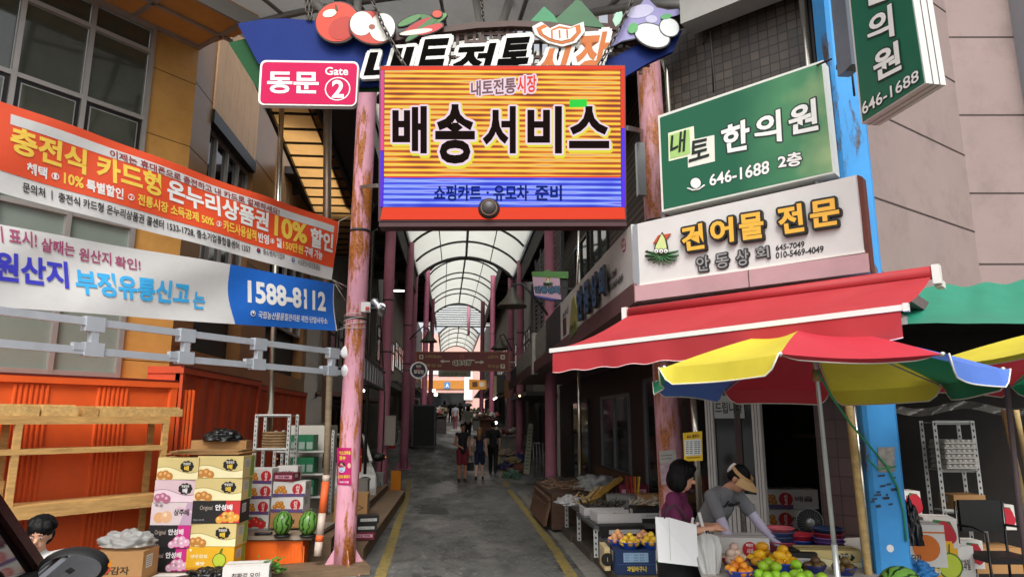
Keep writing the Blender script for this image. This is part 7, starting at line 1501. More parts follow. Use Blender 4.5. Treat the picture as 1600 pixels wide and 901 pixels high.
carton('black carton with a white label carrying dried squid by the foam trays', (2.86, 10.35, .54), .0, (.5, .4, .2), 'black'); fishes('pale dried squid and film heaped on the black labelled carton', Vector((2.86, 10.35, .745)), 50, .26, .16, FISHW, 6, .14, .8, 'dried_squid')
lump('plastic_film', 'clear plastic bag of dried goods beside the black labelled carton', 'plastic film', (3.12, 10.15, .62), (.17, .15, .22), PLC, .4, 22)
fishes('yellow dried pollack packs spread on the low stall table', Vector((2.3, 12.0, .585)), 46, .3, .4, FISHY, 7, .3, .6, 'dried_pollack')
S = MB(M('yellow fish pack', '#a8823c', rough=.35, var=.3, scale=12)); S.bar((2.25, 11.75, .68), (2.75, 12.15, .92), .5, .08, up=(-.6, .1, .8)); 
for k in range(5): S.bar((2.2 + k * .09, 11.62 + k * .07, .72), (2.45 + k * .09, 12.0 + k * .07, .86), .05, .05, mat=FISHY)
tag(S.build('fish_pack', loc=(2.5, 11.95, .6), world=True), 'large golden pack of dried pollack leaning on the low stall table', 'fish pack')
lump('plastic_film', 'white crumpled wrap at the edge of the yellow fish packs', 'plastic film', (1.98, 12.15, .58), (.2, .3, .12), PLW, .6, 23)
fishes('brown dried squid bundles laid on the timber chest', Vector((2.1, 14.0, .68)), 60, .3, 1.0, M('dried squid brown', '#7a5f48', rough=.6, var=.35, scale=14), 8, .22, .4, 'dried_squid')
fishes('dark dried anchovy heap at the far end of the timber chest', Vector((2.25, 15.1, .7)), 40, .3, .3, FISHD, 9, .12, .7, 'dried_anchovy')
lump('plastic_film', 'grey film bundle heaped behind the yellow fish packs', 'plastic film', (2.75, 13.5, .7), (.45, .5, .22), PLC, .6, 24)
carton('pale grey carton on the stall behind the foam trays', (2.72, 11.5, .6), .0, (.42, .34, .2), 'grey', txt='건멸치'); carton('maroon carton with a pale label behind the pale grey carton', (3.02, 12.0, .66), .0, (.5, .4, .26), 'maroon'); 
m = MB(DKW); m.box((0, 0, .24), (.85, 1.4, .48)); tag(m.build('low_shelf', loc=(2.98, 11.6, .12)), 'dark timber shelf at the back of the dried fish stall', 'shelf')
carton('brown carton standing by the shop wall behind the black labelled carton', (3.1, 10.95, .6), .0, (.44, .3, .26), 'brown', txt='다시마')
for k, (px, c, nm) in enumerate(((981, '#7a1f22', 'dark red'), (986, '#a82a24', 'red'), (991, '#c8742a', 'orange'), (996, '#d0a83a', 'yellow'))):
    p = at(px, 770, 11.4); q = at(px + (k - 1.5) * 1.5, 744, 11.4); m = MB(M('board ' + c, c, rough=.45, var=.1)); m.bar((p.x, p.y, p.z), (q.x, q.y, q.z), .02, .1, up=(0, 1, 0)); tag(m.build('plastic_board', loc=p, world=True), nm + ' upright board in the fan of coloured boards by the shop window', 'board', 'coloured boards by the window')
# navy carton with peach bowls
carton('navy blue carton under the blue bowls of peaches', (2.26, 9.02, .125), FZ + .02, (.50, .42, .29), 'navy'); carton('tan pear carton standing at the left of the navy carton', (1.96, 9.28, .125), FZ + .02, (.07, .45, .27), 'sandy'); carton('white tomato carton right of the navy carton, beside the shopper', (2.66, 8.98, .125), FZ + .02, (.30, .36, .27), 'tomato')
for k, (x, y, lb, kd) in enumerate(((2.10, 9.12, 'blue bowl of peaches at the left rear on the navy carton', 'peach'), (2.20, 8.90, 'blue bowl of yellow peaches at the front of the navy carton', 'peachyellow'), (2.42, 9.08, 'blue bowl of rosy peaches at the right rear on the navy carton', 'peach'), (2.47, 8.90, 'blue bowl of yellow peaches overlapping the tomato carton', 'peachyellow'))):
    _, p = bowl(0, 0, .125, .075, '#1f4ab0', lb, p=Vector((x, y, .418)), grp='blue bowls on the navy carton'); heap(kd, p, .125, .05, 14, lb.replace('blue bowl of peaches', 'peach in the blue bowl').replace('blue bowl of yellow peaches', 'yellow peach in the blue bowl').replace('blue bowl of rosy peaches', 'rosy peach in the blue bowl'), 'peaches %s' % ('left rear', 'front', 'right rear', 'right front')[k], 1.0, 20 + k)
# heap of goods near the menu board, rails and clutter on the right side
rr = random.Random(4)
for k, (px, py, c, nm) in enumerate(((790, 745, '#3a3a5a', 'dark blue'), (800, 741, '#8a7a5a', 'tan'), (808, 748, '#6a3a34', 'rust red'), (800, 752, '#4a6a5a', 'sea green'), (792, 735, '#9a8a7a', 'beige'), (812, 739, '#2a3a6a', 'blue'))):
    p = onz(px, py, .0); p.z = max(gz(p.y), 0); lump('goods_bundle', nm + ' cloth bundle in the heap by the menu board', 'bundle', p, (.3, .28, .25), M('bundle ' + c, c, rough=.8, var=.3, scale=10), .5, 30 + k, 'goods heaped by the menu board')
S = thing('hand_cart', 'folded dark hand cart leaning behind the stall column', 'cart', (at(843, 735, 20).x, at(843, 735, 20).y, 0)); m = MB(GREYF)
for k in range(4): p, q = at(835 + 5 * k, 745, 20), at(833 + 5 * k, 690, 20); m.tube([p, q], .02, 6)
m.tube([at(833, 692, 20), at(852, 692, 20)], .02, 6); m.build('frame', S, world=True)
# lamps that are lit in the photograph
def bulb(px, py, d, r, label, s=3.5, c='#f4f2ea'): p = at(px, py, d); m = MB(E('lit bulb %s' % c, c, s)); m.ell(p, r, nu=12, nv=8); return tag(m.build('lit_bulb', loc=p, world=True), label, 'bulb', 'lit bulbs along the alley')
bulb(678, 610, 40, .10, 'upper of the two white lit bulbs on the left of the rise'); bulb(681, 616, 38, .10, 'lower of the two white lit bulbs on the left of the rise'); bulb(775, 660, 27, .06, 'white lit bulb by the right columns'); bulb(682, 642, 40, .09, 'white lit bulb low on the left of the rise'); bulb(568, 610, 17, .035, 'small white lit bulb behind the gate column'); bulb(772, 623, 34, .05, 'left small lit bulb below the boxed shop sign', 6); bulb(775, 621, 33.8, .05, 'right small lit bulb below the boxed shop sign', 6); bulb(812, 618, 21, .03, 'amber lit bulb under the soffit', 5, '#f0c890')
m = MB(E('fluorescent tube', '#e8eef0', 6)); m.box((0, 0, 0), (.6, .06, .04)); o = m.build('strip_light', loc=at(617, 454, 22)); tag(o, 'bright fluorescent strip under the left eave behind the column', 'lamp')
# far stalls
for k, (px, py, d, w2, h, c, lb) in enumerate(((760, 690, 42, 1.6, 1.0, '#2a2a28', 'dark market stand on the right of the rise'), (745, 668, 50, 2.2, 1.0, '#6a6a66', 'pale heaped stall on the right near the top of the rise'), (684, 690, 38, .9, 1.3, '#3a3432', 'cluttered dark stand on the left of the rise'), (680, 668, 48, 1.2, 1.2, '#4a4440', 'farther cluttered stand on the left of the rise'), (795, 668, 29, 1.1, .95, '#7a7772', 'grey counter beside the white bulb'), (763, 675, 36, .9, 1.1, '#5a3a2c', 'brown stand piled with goods under the boxed shop sign'), (752, 664, 56, 1.4, 1.2, '#3a4a3a', 'green stand near the top of the rise on the right'), (688, 680, 44, .7, 1.4, '#6a5a3a', 'tan stand among the dark ones on the left of the rise'), (728, 656, 66, 2.4, 1.1, '#8a8a86', 'pale stand across the top of the rise'))):
    p = at(px, py, d); p.z = gz(p.y); S = thing('market_stand', lb, 'stall', p); m = MB(M('stand ' + c, c, rough=.8, var=.3)); m.box((0, 0, h * .35), (w2, .8, h * .7)); m.box((0, -.02, h * .72), (w2 * 1.08, .95, .06)); m.build('counter', S); m = MB()
    for j in range(16): m.ell((rr.uniform(-w2 / 2, w2 / 2), rr.uniform(-.35, .2), h * .8 + rr.uniform(0, .15)), rr.uniform(.07, .14), mat=ink(rr.choice(['#8a8a84', '#5a4a3a', '#6a6a4a', '#7a3a34', '#b0aca4'])), nu=8, nv=6, jit=.5)
    m.build('goods', S)
# ---------------------------------------------------------------- people
def remesh(prims, vox, smooth=2):
    """one continuous skin round tapered limbs and ellipsoids"""
    m = MB(); 
    for q in prims:
        if q[0] == 'e': m.ell(q[1], q[2], M_=q[3] if len(q) > 3 else None, nu=20, nv=14)
        else:
            pts, rs = q[1], q[2]; fine = []; fr2 = []
            for (a, ra), (b_, rb_) in zip(zip(pts, rs), zip(pts[1:], rs[1:])):
                for t in (0, .33, .67): fine.append(Vector(a).lerp(Vector(b_), t)); fr2.append(ra + (rb_ - ra) * t)
            fine.append(Vector(pts[-1])); fr2.append(rs[-1]); m.tube(fine, fr2, 14)
            for a, ra in zip(pts, rs): m.ell(a, ra, nu=14, nv=10)
    o = m.build('tmp'); md = o.modifiers.new('r', 'REMESH'); md.mode = 'VOXEL'; md.voxel_size = vox; ms = o.modifiers.new('s', 'SMOOTH'); ms.iterations = smooth; ms.factor = .5
    me = bpy.data.meshes.new_from_object(o.evaluated_get(bpy.context.evaluated_depsgraph_get())); old = o.data; bpy.data.objects.remove(o); bpy.data.meshes.remove(old)
    me.polygons.foreach_set('use_smooth', [True] * len(me.polygons)); me.materials.clear(); return me
def part(me, name, mat, parent, label=None):
    me.name = name; me.materials.append(mat); o = bpy.data.objects.new(name, me); col.objects.link(o); o.parent = parent
    if label: o['label'] = label
    return o
SKIN = M('skin', '#c8957a', rough=.5, var=.06, scale=8); SKIN2 = M('tanned skin', '#a8755a', rough=.5, var=.08, scale=8)
HAIR = M('black hair', '#0b0a0a', spec=.15, rough=.55, var=.25, scale=30, stretch=(6, 6, .6)); 
def V3(*a): return Vector(a)
def person(label, loc, rotz, J, top, bottom, shoes='#2a2624', skin=SKIN, hair='short', haircol=None, vox=.012, sleeve=.45, skirt=None, legs=True, shorts=False, build=1.0, grp=None, sleeveless=False, fingers=False, arm_skin=None, h=1.68):
    """J overrides joints of a standing figure facing -Y (metres, feet at z=0)"""
    s = h / 1.68; b = build
    P = dict(pel=V3(0, 0, .90), wai=V3(0, 0, 1.04), che=V3(0, -.01, 1.24), nec=V3(0, .0, 1.42), hd=V3(0, -.02, 1.555),
             shL=V3(.165, 0, 1.36), shR=V3(-.165, 0, 1.36), elL=V3(.215, .02, 1.09), elR=V3(-.215, .02, 1.09), haL=V3(.22, -.06, .86), haR=V3(-.22, -.06, .86),
             hiL=V3(.085, 0, .87), hiR=V3(-.085, 0, .87), knL=V3(.09, -.015, .48), knR=V3(-.09, -.015, .48), anL=V3(.09, .02, .08), anR=V3(-.09, .02, .08))
    for k, v in J.items():
        if k in P: P[k] = Vector(v)
    for k in P: P[k] = P[k] * s
    yaw = J.get('yaw', 0); nod = J.get('nod', 0); HM = Matrix.Rotation(yaw, 3, 'Z') @ Matrix.Rotation(nod, 3, 'X')
    hp = lambda x, y, z: P['hd'] + HM @ (V3(x, y, z) * s)
    T = thing('person', label, 'person', loc, rotz, grp); r = lambda x: x * s * b
    head = [('e', hp(0, .012, .02), (.072 * s, .09 * s, .098 * s), HM), ('e', hp(0, -.02, -.055), (.052 * s, .06 * s, .062 * s), HM), ('e', hp(0, -.092, -.018), (.013 * s, .02 * s, .02 * s), HM), ('e', hp(.073, .015, -.01), (.01 * s, .018 * s, .028 * s), HM), ('e', hp(-.073, .015, -.01), (.01 * s, .018 * s, .028 * s), HM)]
    arms = []
    for q in 'LR': arms.append(('t', [P['sh' + q], P['el' + q], P['ha' + q]], [r(.044), r(.036), r(.025)]))
    hands = []
    for q in 'LR':
        d = (P['ha' + q] - P['el' + q]).normalized(); pc = P['ha' + q] + d * .05 * s; side = d.cross(V3(0, 0, 1)); side = V3(1, 0, 0) if side.length < .2 else side.normalized(); up_ = side.cross(d)
        hands.append(('t', [P['ha' + q], pc + d * .01], [.023 * s, .03 * s]))
        for k in range(4): o_ = side * (.021 - .014 * k) * s; L = (.062, .072, .068, .054)[k] * s; hands.append(('t', [pc + o_, pc + o_ + d * L * .55 - up_ * .006, pc + o_ * .9 + d * L - up_ * .028 * s], [.0095 * s, .0085 * s, .0075 * s]))
        hands.append(('t', [pc + side * .024 * s - d * .02, pc + side * .042 * s + d * .015 - up_ * .01, pc + side * .036 * s + d * .045 - up_ * .018], [.011 * s, .0095 * s, .008 * s]))
    tor = [('t', [P['pel'], P['wai'], P['che']], [r(.115), r(.10), r(.118)]), ('t', [P['shL'], P['che'] + V3(0, 0, .06), P['shR']], [r(.055), r(.09), r(.055)]), ('t', [P['che'], P['nec'], P['hd'] - HM @ V3(0, 0, .05)], [r(.09), .047 * s, .045 * s]), ('t', [P['hiL'], P['pel'], P['hiR']], [r(.085), r(.10), r(.085)])]
    lg = []
    for q in 'LR': lg.append(('t', [P['hi' + q], P['kn' + q], P['an' + q]], [r(.082), r(.055), r(.036)]))
    body = part(remesh(head + arms + hands + tor + lg, vox if not fingers else min(vox, .0065)), 'body', skin, T)
    # face
    e = MB(ink('#efece6'))
    for x in (-.03, .03): e.ell(hp(x, -.076, .012), (.011 * s, .0045 * s, .0055 * s), M_=HM, nu=10, nv=7)
    e.mat(ink('#1a1210'))
    for x in (-.03, .03): e.ell(hp(x, -.082, .012), (.0055 * s, .004 * s, .0058 * s), M_=HM, nu=8, nv=6); e.ell(hp(x, -.082, .034), (.018 * s, .006 * s, .004 * s), M_=HM, nu=8, nv=5)
    e.mat(ink('#9a4a44')); e.ell(hp(0, -.079, -.062), (.022 * s, .007 * s, .0075 * s), M_=HM, nu=10, nv=6); e.build('face_features', T)
    tm = M('cloth ' + top, top, rough=.8, var=.12, scale=6, bump=.25, bscale=18); bm2 = M('cloth ' + bottom, bottom, rough=.8, var=.12, scale=6, bump=.25, bscale=18)
    g = .014 * s; shirt = [('t', [P['pel'] + V3(0, 0, .0), P['wai'], P['che']], [r(.12) + g, r(.105) + g * 1.4, r(.122) + g]), ('t', [P['shL'], P['che'] + V3(0, 0, .06), P['shR']], [r(.05) + g, r(.09) + g, r(.05) + g]), ('t', [P['che'], P['nec'] - V3(0, 0, .03)], [r(.09) + g, .05 * s + g])]
    if not sleeveless:
        for q in 'LR':
            a, c = P['sh' + q], P['el' + q]; w_ = P['ha' + q]
            if sleeve <= 1: shirt.append(('t', [a, a.lerp(c, sleeve * 1.4 if sleeve < .7 else 1)], [r(.05) + g, r(.05) + g * .9]))
            else: shirt.append(('t', [a, c, c.lerp(w_, .92)], [r(.05) + g, r(.042) + g, r(.032) + g]))
    part(remesh(shirt, vox, 3), 'top', tm, T)
    if arm_skin:
        part(remesh([('t', [P['sh' + q].lerp(P['el' + q], .55), P['el' + q], P['ha' + q], P['ha' + q] + (P['ha' + q] - P['el' + q]).normalized() * .07], [r(.042) + .006, r(.037) + .006, r(.027) + .006, .034]) for q in 'LR'], vox), 'arm_sleeve', M('cloth ' + arm_skin, arm_skin, rough=.7, var=.05), T)
    if skirt: part(remesh([('t', [P['pel'] + V3(0, 0, .06), P['pel'] - V3(0, 0, .12), V3(P['pel'].x, P['pel'].y, skirt)], [r(.13), r(.185), r(.185)]), ('e', V3(P['pel'].x + .07, P['pel'].y, skirt + .1), (.11, .12, .12)), ('e', V3(P['pel'].x - .07, P['pel'].y, skirt + .1), (.11, .12, .12))], vox, 3), 'skirt', bm2, T)
    else:
        tr = [('t', [P['hiL'], P['pel'], P['hiR']], [r(.088) + g, r(.108) + g, r(.088) + g])]
        for q in 'LR':
            a, c, d = P['hi' + q], P['kn' + q], P['an' + q]; tr.append(('t', [a, a.lerp(c, .85)], [r(.085) + g, r(.07) + g]) if shorts else ('t', [a, c, d], [r(.084) + g, r(.06) + g, r(.045) + g]))
        part(remesh(tr, vox, 3), 'shorts' if shorts else 'trousers', bm2, T)
    if legs:
        for q in 'LR':
            a = P['an' + q]; part(remesh([('t', [a + V3(0, .03, -.045 * s), a + V3(0, -.06, -.05 * s), a + V3(0, -.15, -.06 * s)], [.036 * s, .036 * s, .026 * s]), ('e', a, (.04 * s, .045 * s, .04 * s))], vox), 'shoe', M('shoe ' + shoes, shoes, rough=.5), T)
    hm = HAIR if not haircol else M('hair ' + haircol, haircol, rough=.4, var=.25, scale=30, stretch=(6, 6, .6))
    if hair == 'bob': hp_ = [('e', hp(0, .03, .045), (.098 * s, .112 * s, .1 * s), HM), ('e', hp(0, .06, -.03), (.1 * s, .085 * s, .115 * s), HM), ('e', hp(.075, .02, -.05), (.035 * s, .062 * s, .09 * s), HM), ('e', hp(-.075, .02, -.05), (.035 * s, .062 * s, .09 * s), HM), ('e', hp(0, -.055, .092), (.07 * s, .036 * s, .028 * s), HM)]
    elif hair == 'long': hp_ = [('e', hp(0, .03, .045), (.088 * s, .102 * s, .09 * s), HM), ('t', [hp(0, .06, .03), hp(0, .09, -.12), hp(0, .1, -.26)], [.085 * s, .085 * s, .05 * s]), ('e', hp(.07, .03, -.07), (.03 * s, .05 * s, .11 * s), HM), ('e', hp(-.07, .03, -.07), (.03 * s, .05 * s, .11 * s), HM)]
    elif hair == 'curly': 
        rr = random.Random(8); hp_ = [('e', hp(0, .03, .05), (.092 * s, .105 * s, .092 * s), HM), ('e', hp(0, .06, -.01), (.09 * s, .08 * s, .09 * s), HM)]
        for k in range(26): a, t = rr.uniform(0, 6.28), rr.uniform(.0, 1.2); hp_.append(('e', hp(.088 * math.cos(a) * math.cos(t), .035 + .09 * max(-.75, math.sin(a)) * math.cos(t), .04 + .085 * math.sin(t)), .03 * s))
    else: hp_ = [('e', hp(0, .025, .05), (.08 * s, .098 * s, .08 * s), HM), ('e', hp(0, .06, .0), (.076 * s, .062 * s, .07 * s), HM)]
    hme = remesh(hp_, vox, 2); c0 = hp(0, .02, .03)
    for v in hme.vertices:
        a_ = math.atan2(v.co.x - c0.x, v.co.y - c0.y); v.co += v.normal * (.007 * noise.noise(Vector((a_ * 9, (v.co.z - c0.z) * 5, 3))) + .003 * noise.noise(Vector((a_ * 28, (v.co.z - c0.z) * 9, 1)))) * s
    part(hme, 'hair', hm, T)
    T['_hp'] = 0; del T['_hp']; T_HEAD[T.name] = (P, hp, HM, s); return T
T_HEAD = {}
# shopper
sp = at(1058, 800, 6.15); sr = R(62)   # faces right of the picture, a little away
sh = person('shopper in a plum short-sleeved top and black skirt, standing at the fruit stall', (sp.x, sp.y, 0), sr,
    dict(hd=(.0, -.07, 1.535), nec=(0, -.02, 1.40), che=(0, 0, 1.22), elL=(.21, -.03, 1.10), haL=(.12, -.26, 1.12), elR=(-.215, -.05, 1.09), haR=(-.12, -.30, 1.13), nod=R(16), yaw=R(8)), '#5e1c44', '#141316', hair='bob', vox=.01, sleeve=.62, skirt=.48, fingers=True, h=1.66, build=1.03)
SK = XF[sh.name]
def wl(v): return SK @ Vector(v)
# white shopping bag on the forearm nearest the camera
bc = at(1057, 841, 5.86); S = thing('shopping_bag', 'large white paper shopping bag hanging on the forearm of the plum-topped shopper', 'bag', (bc.x, bc.y, bc.z - .17), FZ)
m = MB(M('white paper bag', '#d9d9d9', rough=.45, var=.03)); wb, db, hb = .32, .10, .34
i = m.verts([(-wb / 2 - .005, -db / 2, 0), (wb / 2, -db / 2, -.035), (wb / 2, db / 2, -.03), (-wb / 2, db / 2, .005), (-wb / 2 - .01, -db / 2 + .03, hb + .0), (-wb / 2 + .1, -db / 2 + .02, hb), (wb / 2 - .0, -db / 2 + .02, hb - .06), (wb / 2, db / 2 - .02, hb - .06), (-wb / 2, db / 2 - .01, hb)])
for f in ((0, 1, 6, 5, 4), (1, 2, 7, 6), (2, 3, 8, 7), (3, 0, 4, 8), (3, 2, 1, 0)): m.face([i + k for k in f])
m.build('body', S)
m = MB(ink('#b8b8b4')); m.quad((-wb / 2 + .09, -db / 2 - .002, .015), (-wb / 2 + .095, -db / 2 - .003, .012), (-wb / 2 + .1, -db / 2 + .018, hb - .01), (-wb / 2 + .096, -db / 2 + .018, hb - .008)); m.build('fold', S)
m = MB(ink('#3a2e30'))
for y in (-.03, .03): m.tube([(-.1, y, hb - .01), (-.07, y, hb + .06), (-.0, y * .5, hb + .1), (.05, y, hb + .05), (.08, y, hb - .035)], .005, 6)
m.build('handle', S)
# white folded umbrella held in her hands
a, b_ = at(1098, 795, 5.95), at(1112, 925, 5.75); S = thing('folded_umbrella', 'white folded umbrella held point-down by the plum-topped shopper', 'umbrella', b_)
m = MB(M('white umbrella cloth', '#c4c4c0', rough=.5, var=.06, trans=.1)); ax = (b_ - a).normalized(); e1 = ax.orthogonal().normalized(); e2 = ax.cross(e1); prof = [(.0, .02), (.06, .03), (.12, .085), (.3, .1), (.6, .075), (.85, .045), (1, .012)]; n_ = 40; base_i = len(m.v)
a2 = at(1103, 828, 5.92)
for t, r_ in prof:
    for k in range(n_): th = 2 * math.pi * k / n_; rr_ = r_ * (1 + .28 * math.cos(8 * th + 3 * t)); m.v.append(a2.lerp(b_, t) + (e1 * math.cos(th) + e2 * math.sin(th)) * rr_)
m.smooth = True
for q in range(len(prof) - 1):
    for k in range(n_): m.face((base_i + q * n_ + k, base_i + q * n_ + (k + 1) % n_, base_i + (q + 1) * n_ + (k + 1) % n_, base_i + (q + 1) * n_ + k))
m.build('cloth', S, world=True); m = MB(WHITEP); m.tube([at(1092, 800, 5.98), at(1099, 825, 5.95), a2], .014, 10); m.tube([at(1083, 808, 5.97), at(1081, 816, 5.97), at(1086, 822, 5.96), at(1091, 816, 5.96)], .012, 8); m.build('handle', S, world=True); m = MB(ink('#2a2a2e')); m.ell(at(1105, 832, 5.9), .022); m.build('runner', S, world=True)
# seller bending over the table
sp = at(1128, 800, 6.75); se = person('seller in grey shirt, white sleeve guards and straw visor bending over fruit', (sp.x, sp.y, 0), R(22),
    dict(pel=(-.02, .22, .90), wai=(-.02, .16, 1.04), che=(0, .02, 1.22), nec=(.0, -.10, 1.37), hd=(.04, -.21, 1.455), shL=(.17, -.03, 1.31), shR=(-.17, -.05, 1.30), elL=(.27, -.22, 1.02), haL=(.37, -.36, .84), elR=(-.16, -.22, .99), haR=(-.11, -.36, .81), hiL=(.085, .22, .87), hiR=(-.085, .22, .87), knL=(.09, .18, .48), knR=(-.09, .18, .48), anL=(.09, .2, .08), anR=(-.09, .2, .08), nod=R(42), yaw=R(22)),
    '#77797d', '#17171a', hair='short', vox=.01, sleeve=.36, fingers=True, arm_skin='#b8b2c8', h=1.68)
P, hp, HM, s_ = T_HEAD[se.name]
m = MB(M('straw visor', '#c4a070', rough=.7, var=.12, scale=40)); n_ = 24
def vis(a, b_): t = R(-165 + 150 * a) ; r0, r1 = .092, .175; rr_ = r0 + (r1 - r0) * b_; return hp(rr_ * math.cos(t) * .95, rr_ * math.sin(t) * 1.1 + .01, .06 - .035 * b_ - .03 * (abs(a - .5) * 2) ** 2 * b_)
m.sheet(vis, n_, 5); m.sheet(lambda a, b_: hp(.094 * math.cos(6.283 * a), .108 * math.sin(6.283 * a) + .012, .05 + .035 * b_), n_, 2); m.build('visor', se)
m = MB(ink('#e0dcd8')); m.ell(hp(-.02, .115, .03), (.05, .02, .05), M_=HM, nu=10, nv=6, jit=.5); m.build('hair_tie', se)
# lettering on the shirt chest
ch = P['che']; nd = (P['nec'] - P['wai']).normalized(); fwd = V3(0, -1, 0); fwd = (fwd - nd * fwd.dot(nd)).normalized(); side = V3(1, 0, 0)
surf = lambda x, u_, l=0.0: ch + side * x + nd * u_ + fwd * (.13 + l - abs(x) ** 2 * 2.2)
m = MB(); q0 = surf(-.1, .155), surf(.1, .155), surf(.1, .075), surf(-.1, .075); m.text('Jeep', *q0, ink('#15161a'), bold=.035, out=fwd, lift=.004, warp=lambda p: p - fwd * (2.2 * ((p - ch).dot(side)) ** 2 - .022)); m.build('shirt_lettering', se)
# seated person behind the car
sp = at(62, 850, 5.6); hz = at(62, 838, 5.6).z
person('person with short black hair and white shirt sitting in front of the wooden shelf', (sp.x, sp.y, hz - 1.555 + .05), R(20), dict(hd=(0, -.06, 1.54), nod=R(14), yaw=R(-6), knL=(.1, -.38, .84), knR=(-.1, -.38, .84), anL=(.1, -.4, .46), anR=(-.1, -.4, .46), haL=(.12, -.34, .92), haR=(-.12, -.34, .92)), '#c4c4c0', '#3a3a40', hair='curly', sleeve=1.5, vox=.01, h=1.66)
m = MB(M('grey stool plastic', '#5a5c60', rough=.5)); m.lathe([(0, 0), (.18, .0), (.17, -.04), (.2, -.6), (0, -.6)], (0, 0, 0), 20); tag(m.build('stool', loc=(sp.x, sp.y, hz - 1.555 + .02 + .76)), 'grey plastic stool under the seated person by the shelf', 'stool')
# three walkers in the alley
wk = dict(knL=(.08, -.12, .49), anL=(.08, -.10, .09), knR=(-.09, .02, .48), anR=(-.09, .18, .1))
sw = dict(knR=(-.08, -.12, .49), anR=(-.08, -.12, .09), knL=(.09, .02, .48), anL=(.09, .18, .1))
def walker(px, py, label, rot, J, **k): p = onz(px, py, 0); p.z = gz(p.y) if p.y > 20 else 0; return person(label, p, rot, J, vox=.02, grp='people walking in the alley', **k), p
walker(722, 756, 'walker in black sleeveless top and dark red shorts, leftmost of three in the alley', R(12), dict(haR=(-.1, -.22, 1.0), elR=(-.24, -.02, 1.08)), top='#15151a', bottom='#6a1a26', shorts=True, sleeveless=True, skin=SKIN2, h=1.82, build=1.05)
_, p = walker(749, 754, 'walker with long fair hair and navy dress, middle of three in the alley', R(168), dict(sw), top='#1a2038', bottom='#1a2038', shorts=True, hair='long', haircol='#8a5e38', h=1.66, sleeveless=True)
m = MB(ink('#1a1a20')); m.box((0, 0, .0), (.3, .12, .26)); m.tube([(-.1, 0, .12), (-.06, 0, .3), (.06, 0, .3), (.1, 0, .12)], .012, 6); tag(m.build('handbag', loc=(p.x - .33, p.y, .52)), 'dark handbag at the hand of the fair-haired walker', 'handbag')
walker(770, 749, 'walker in a dark shirt and black trousers, right of the three in the alley', R(175), dict(wk), top='#1c1a1c', bottom='#121214', h=1.78)
for k, (px, py, d, tp, bt, lb, hh, rt) in enumerate(((731, 679, 32, '#8a867a', '#15151a', 'walker in a pale top and black trousers, nearest on the rise', 1.66, 180), (711, 665, 43, '#77777c', '#5a2a34', 'distant shopper in a grey top and dark red skirt', 1.55, 175), (694, 661, 50, '#3a2a28', '#1a1a1c', 'distant shopper in a brown top, leftmost on the rise', 1.65, 170), (704, 660, 55, '#1a1a1c', '#1a1a1c', 'distant shopper dressed in black, second from the left on the rise', 1.7, 10), (719, 657, 60, '#2a2226', '#1a1a1c', 'distant shopper in a dark top beside the pale stall', 1.65, 20))):
    p = at(px, py, d); p.z = gz(p.y); person(lb, p, R(rt), dict(wk if k % 2 else sw), tp, bt, vox=.03, h=hh, grp='people walking in the alley', hair='bob' if k % 2 == 0 else 'short')
m = MB(ink('#8a8a88')); p = at(733, 645, 31.8); m.ell((0, 0, 0), (.2, .2, .1), nu=16, nv=8); m.lathe([(.14, 0), (.26, -.04)], (0, 0, 0), 18)
tag(m.build('sun_hat', loc=(at(731, 630, 32).x, at(731, 630, 32).y, gz(at(731, 630, 32).y) + 1.68)), 'pale sun hat on the nearest walker on the rise', 'hat')
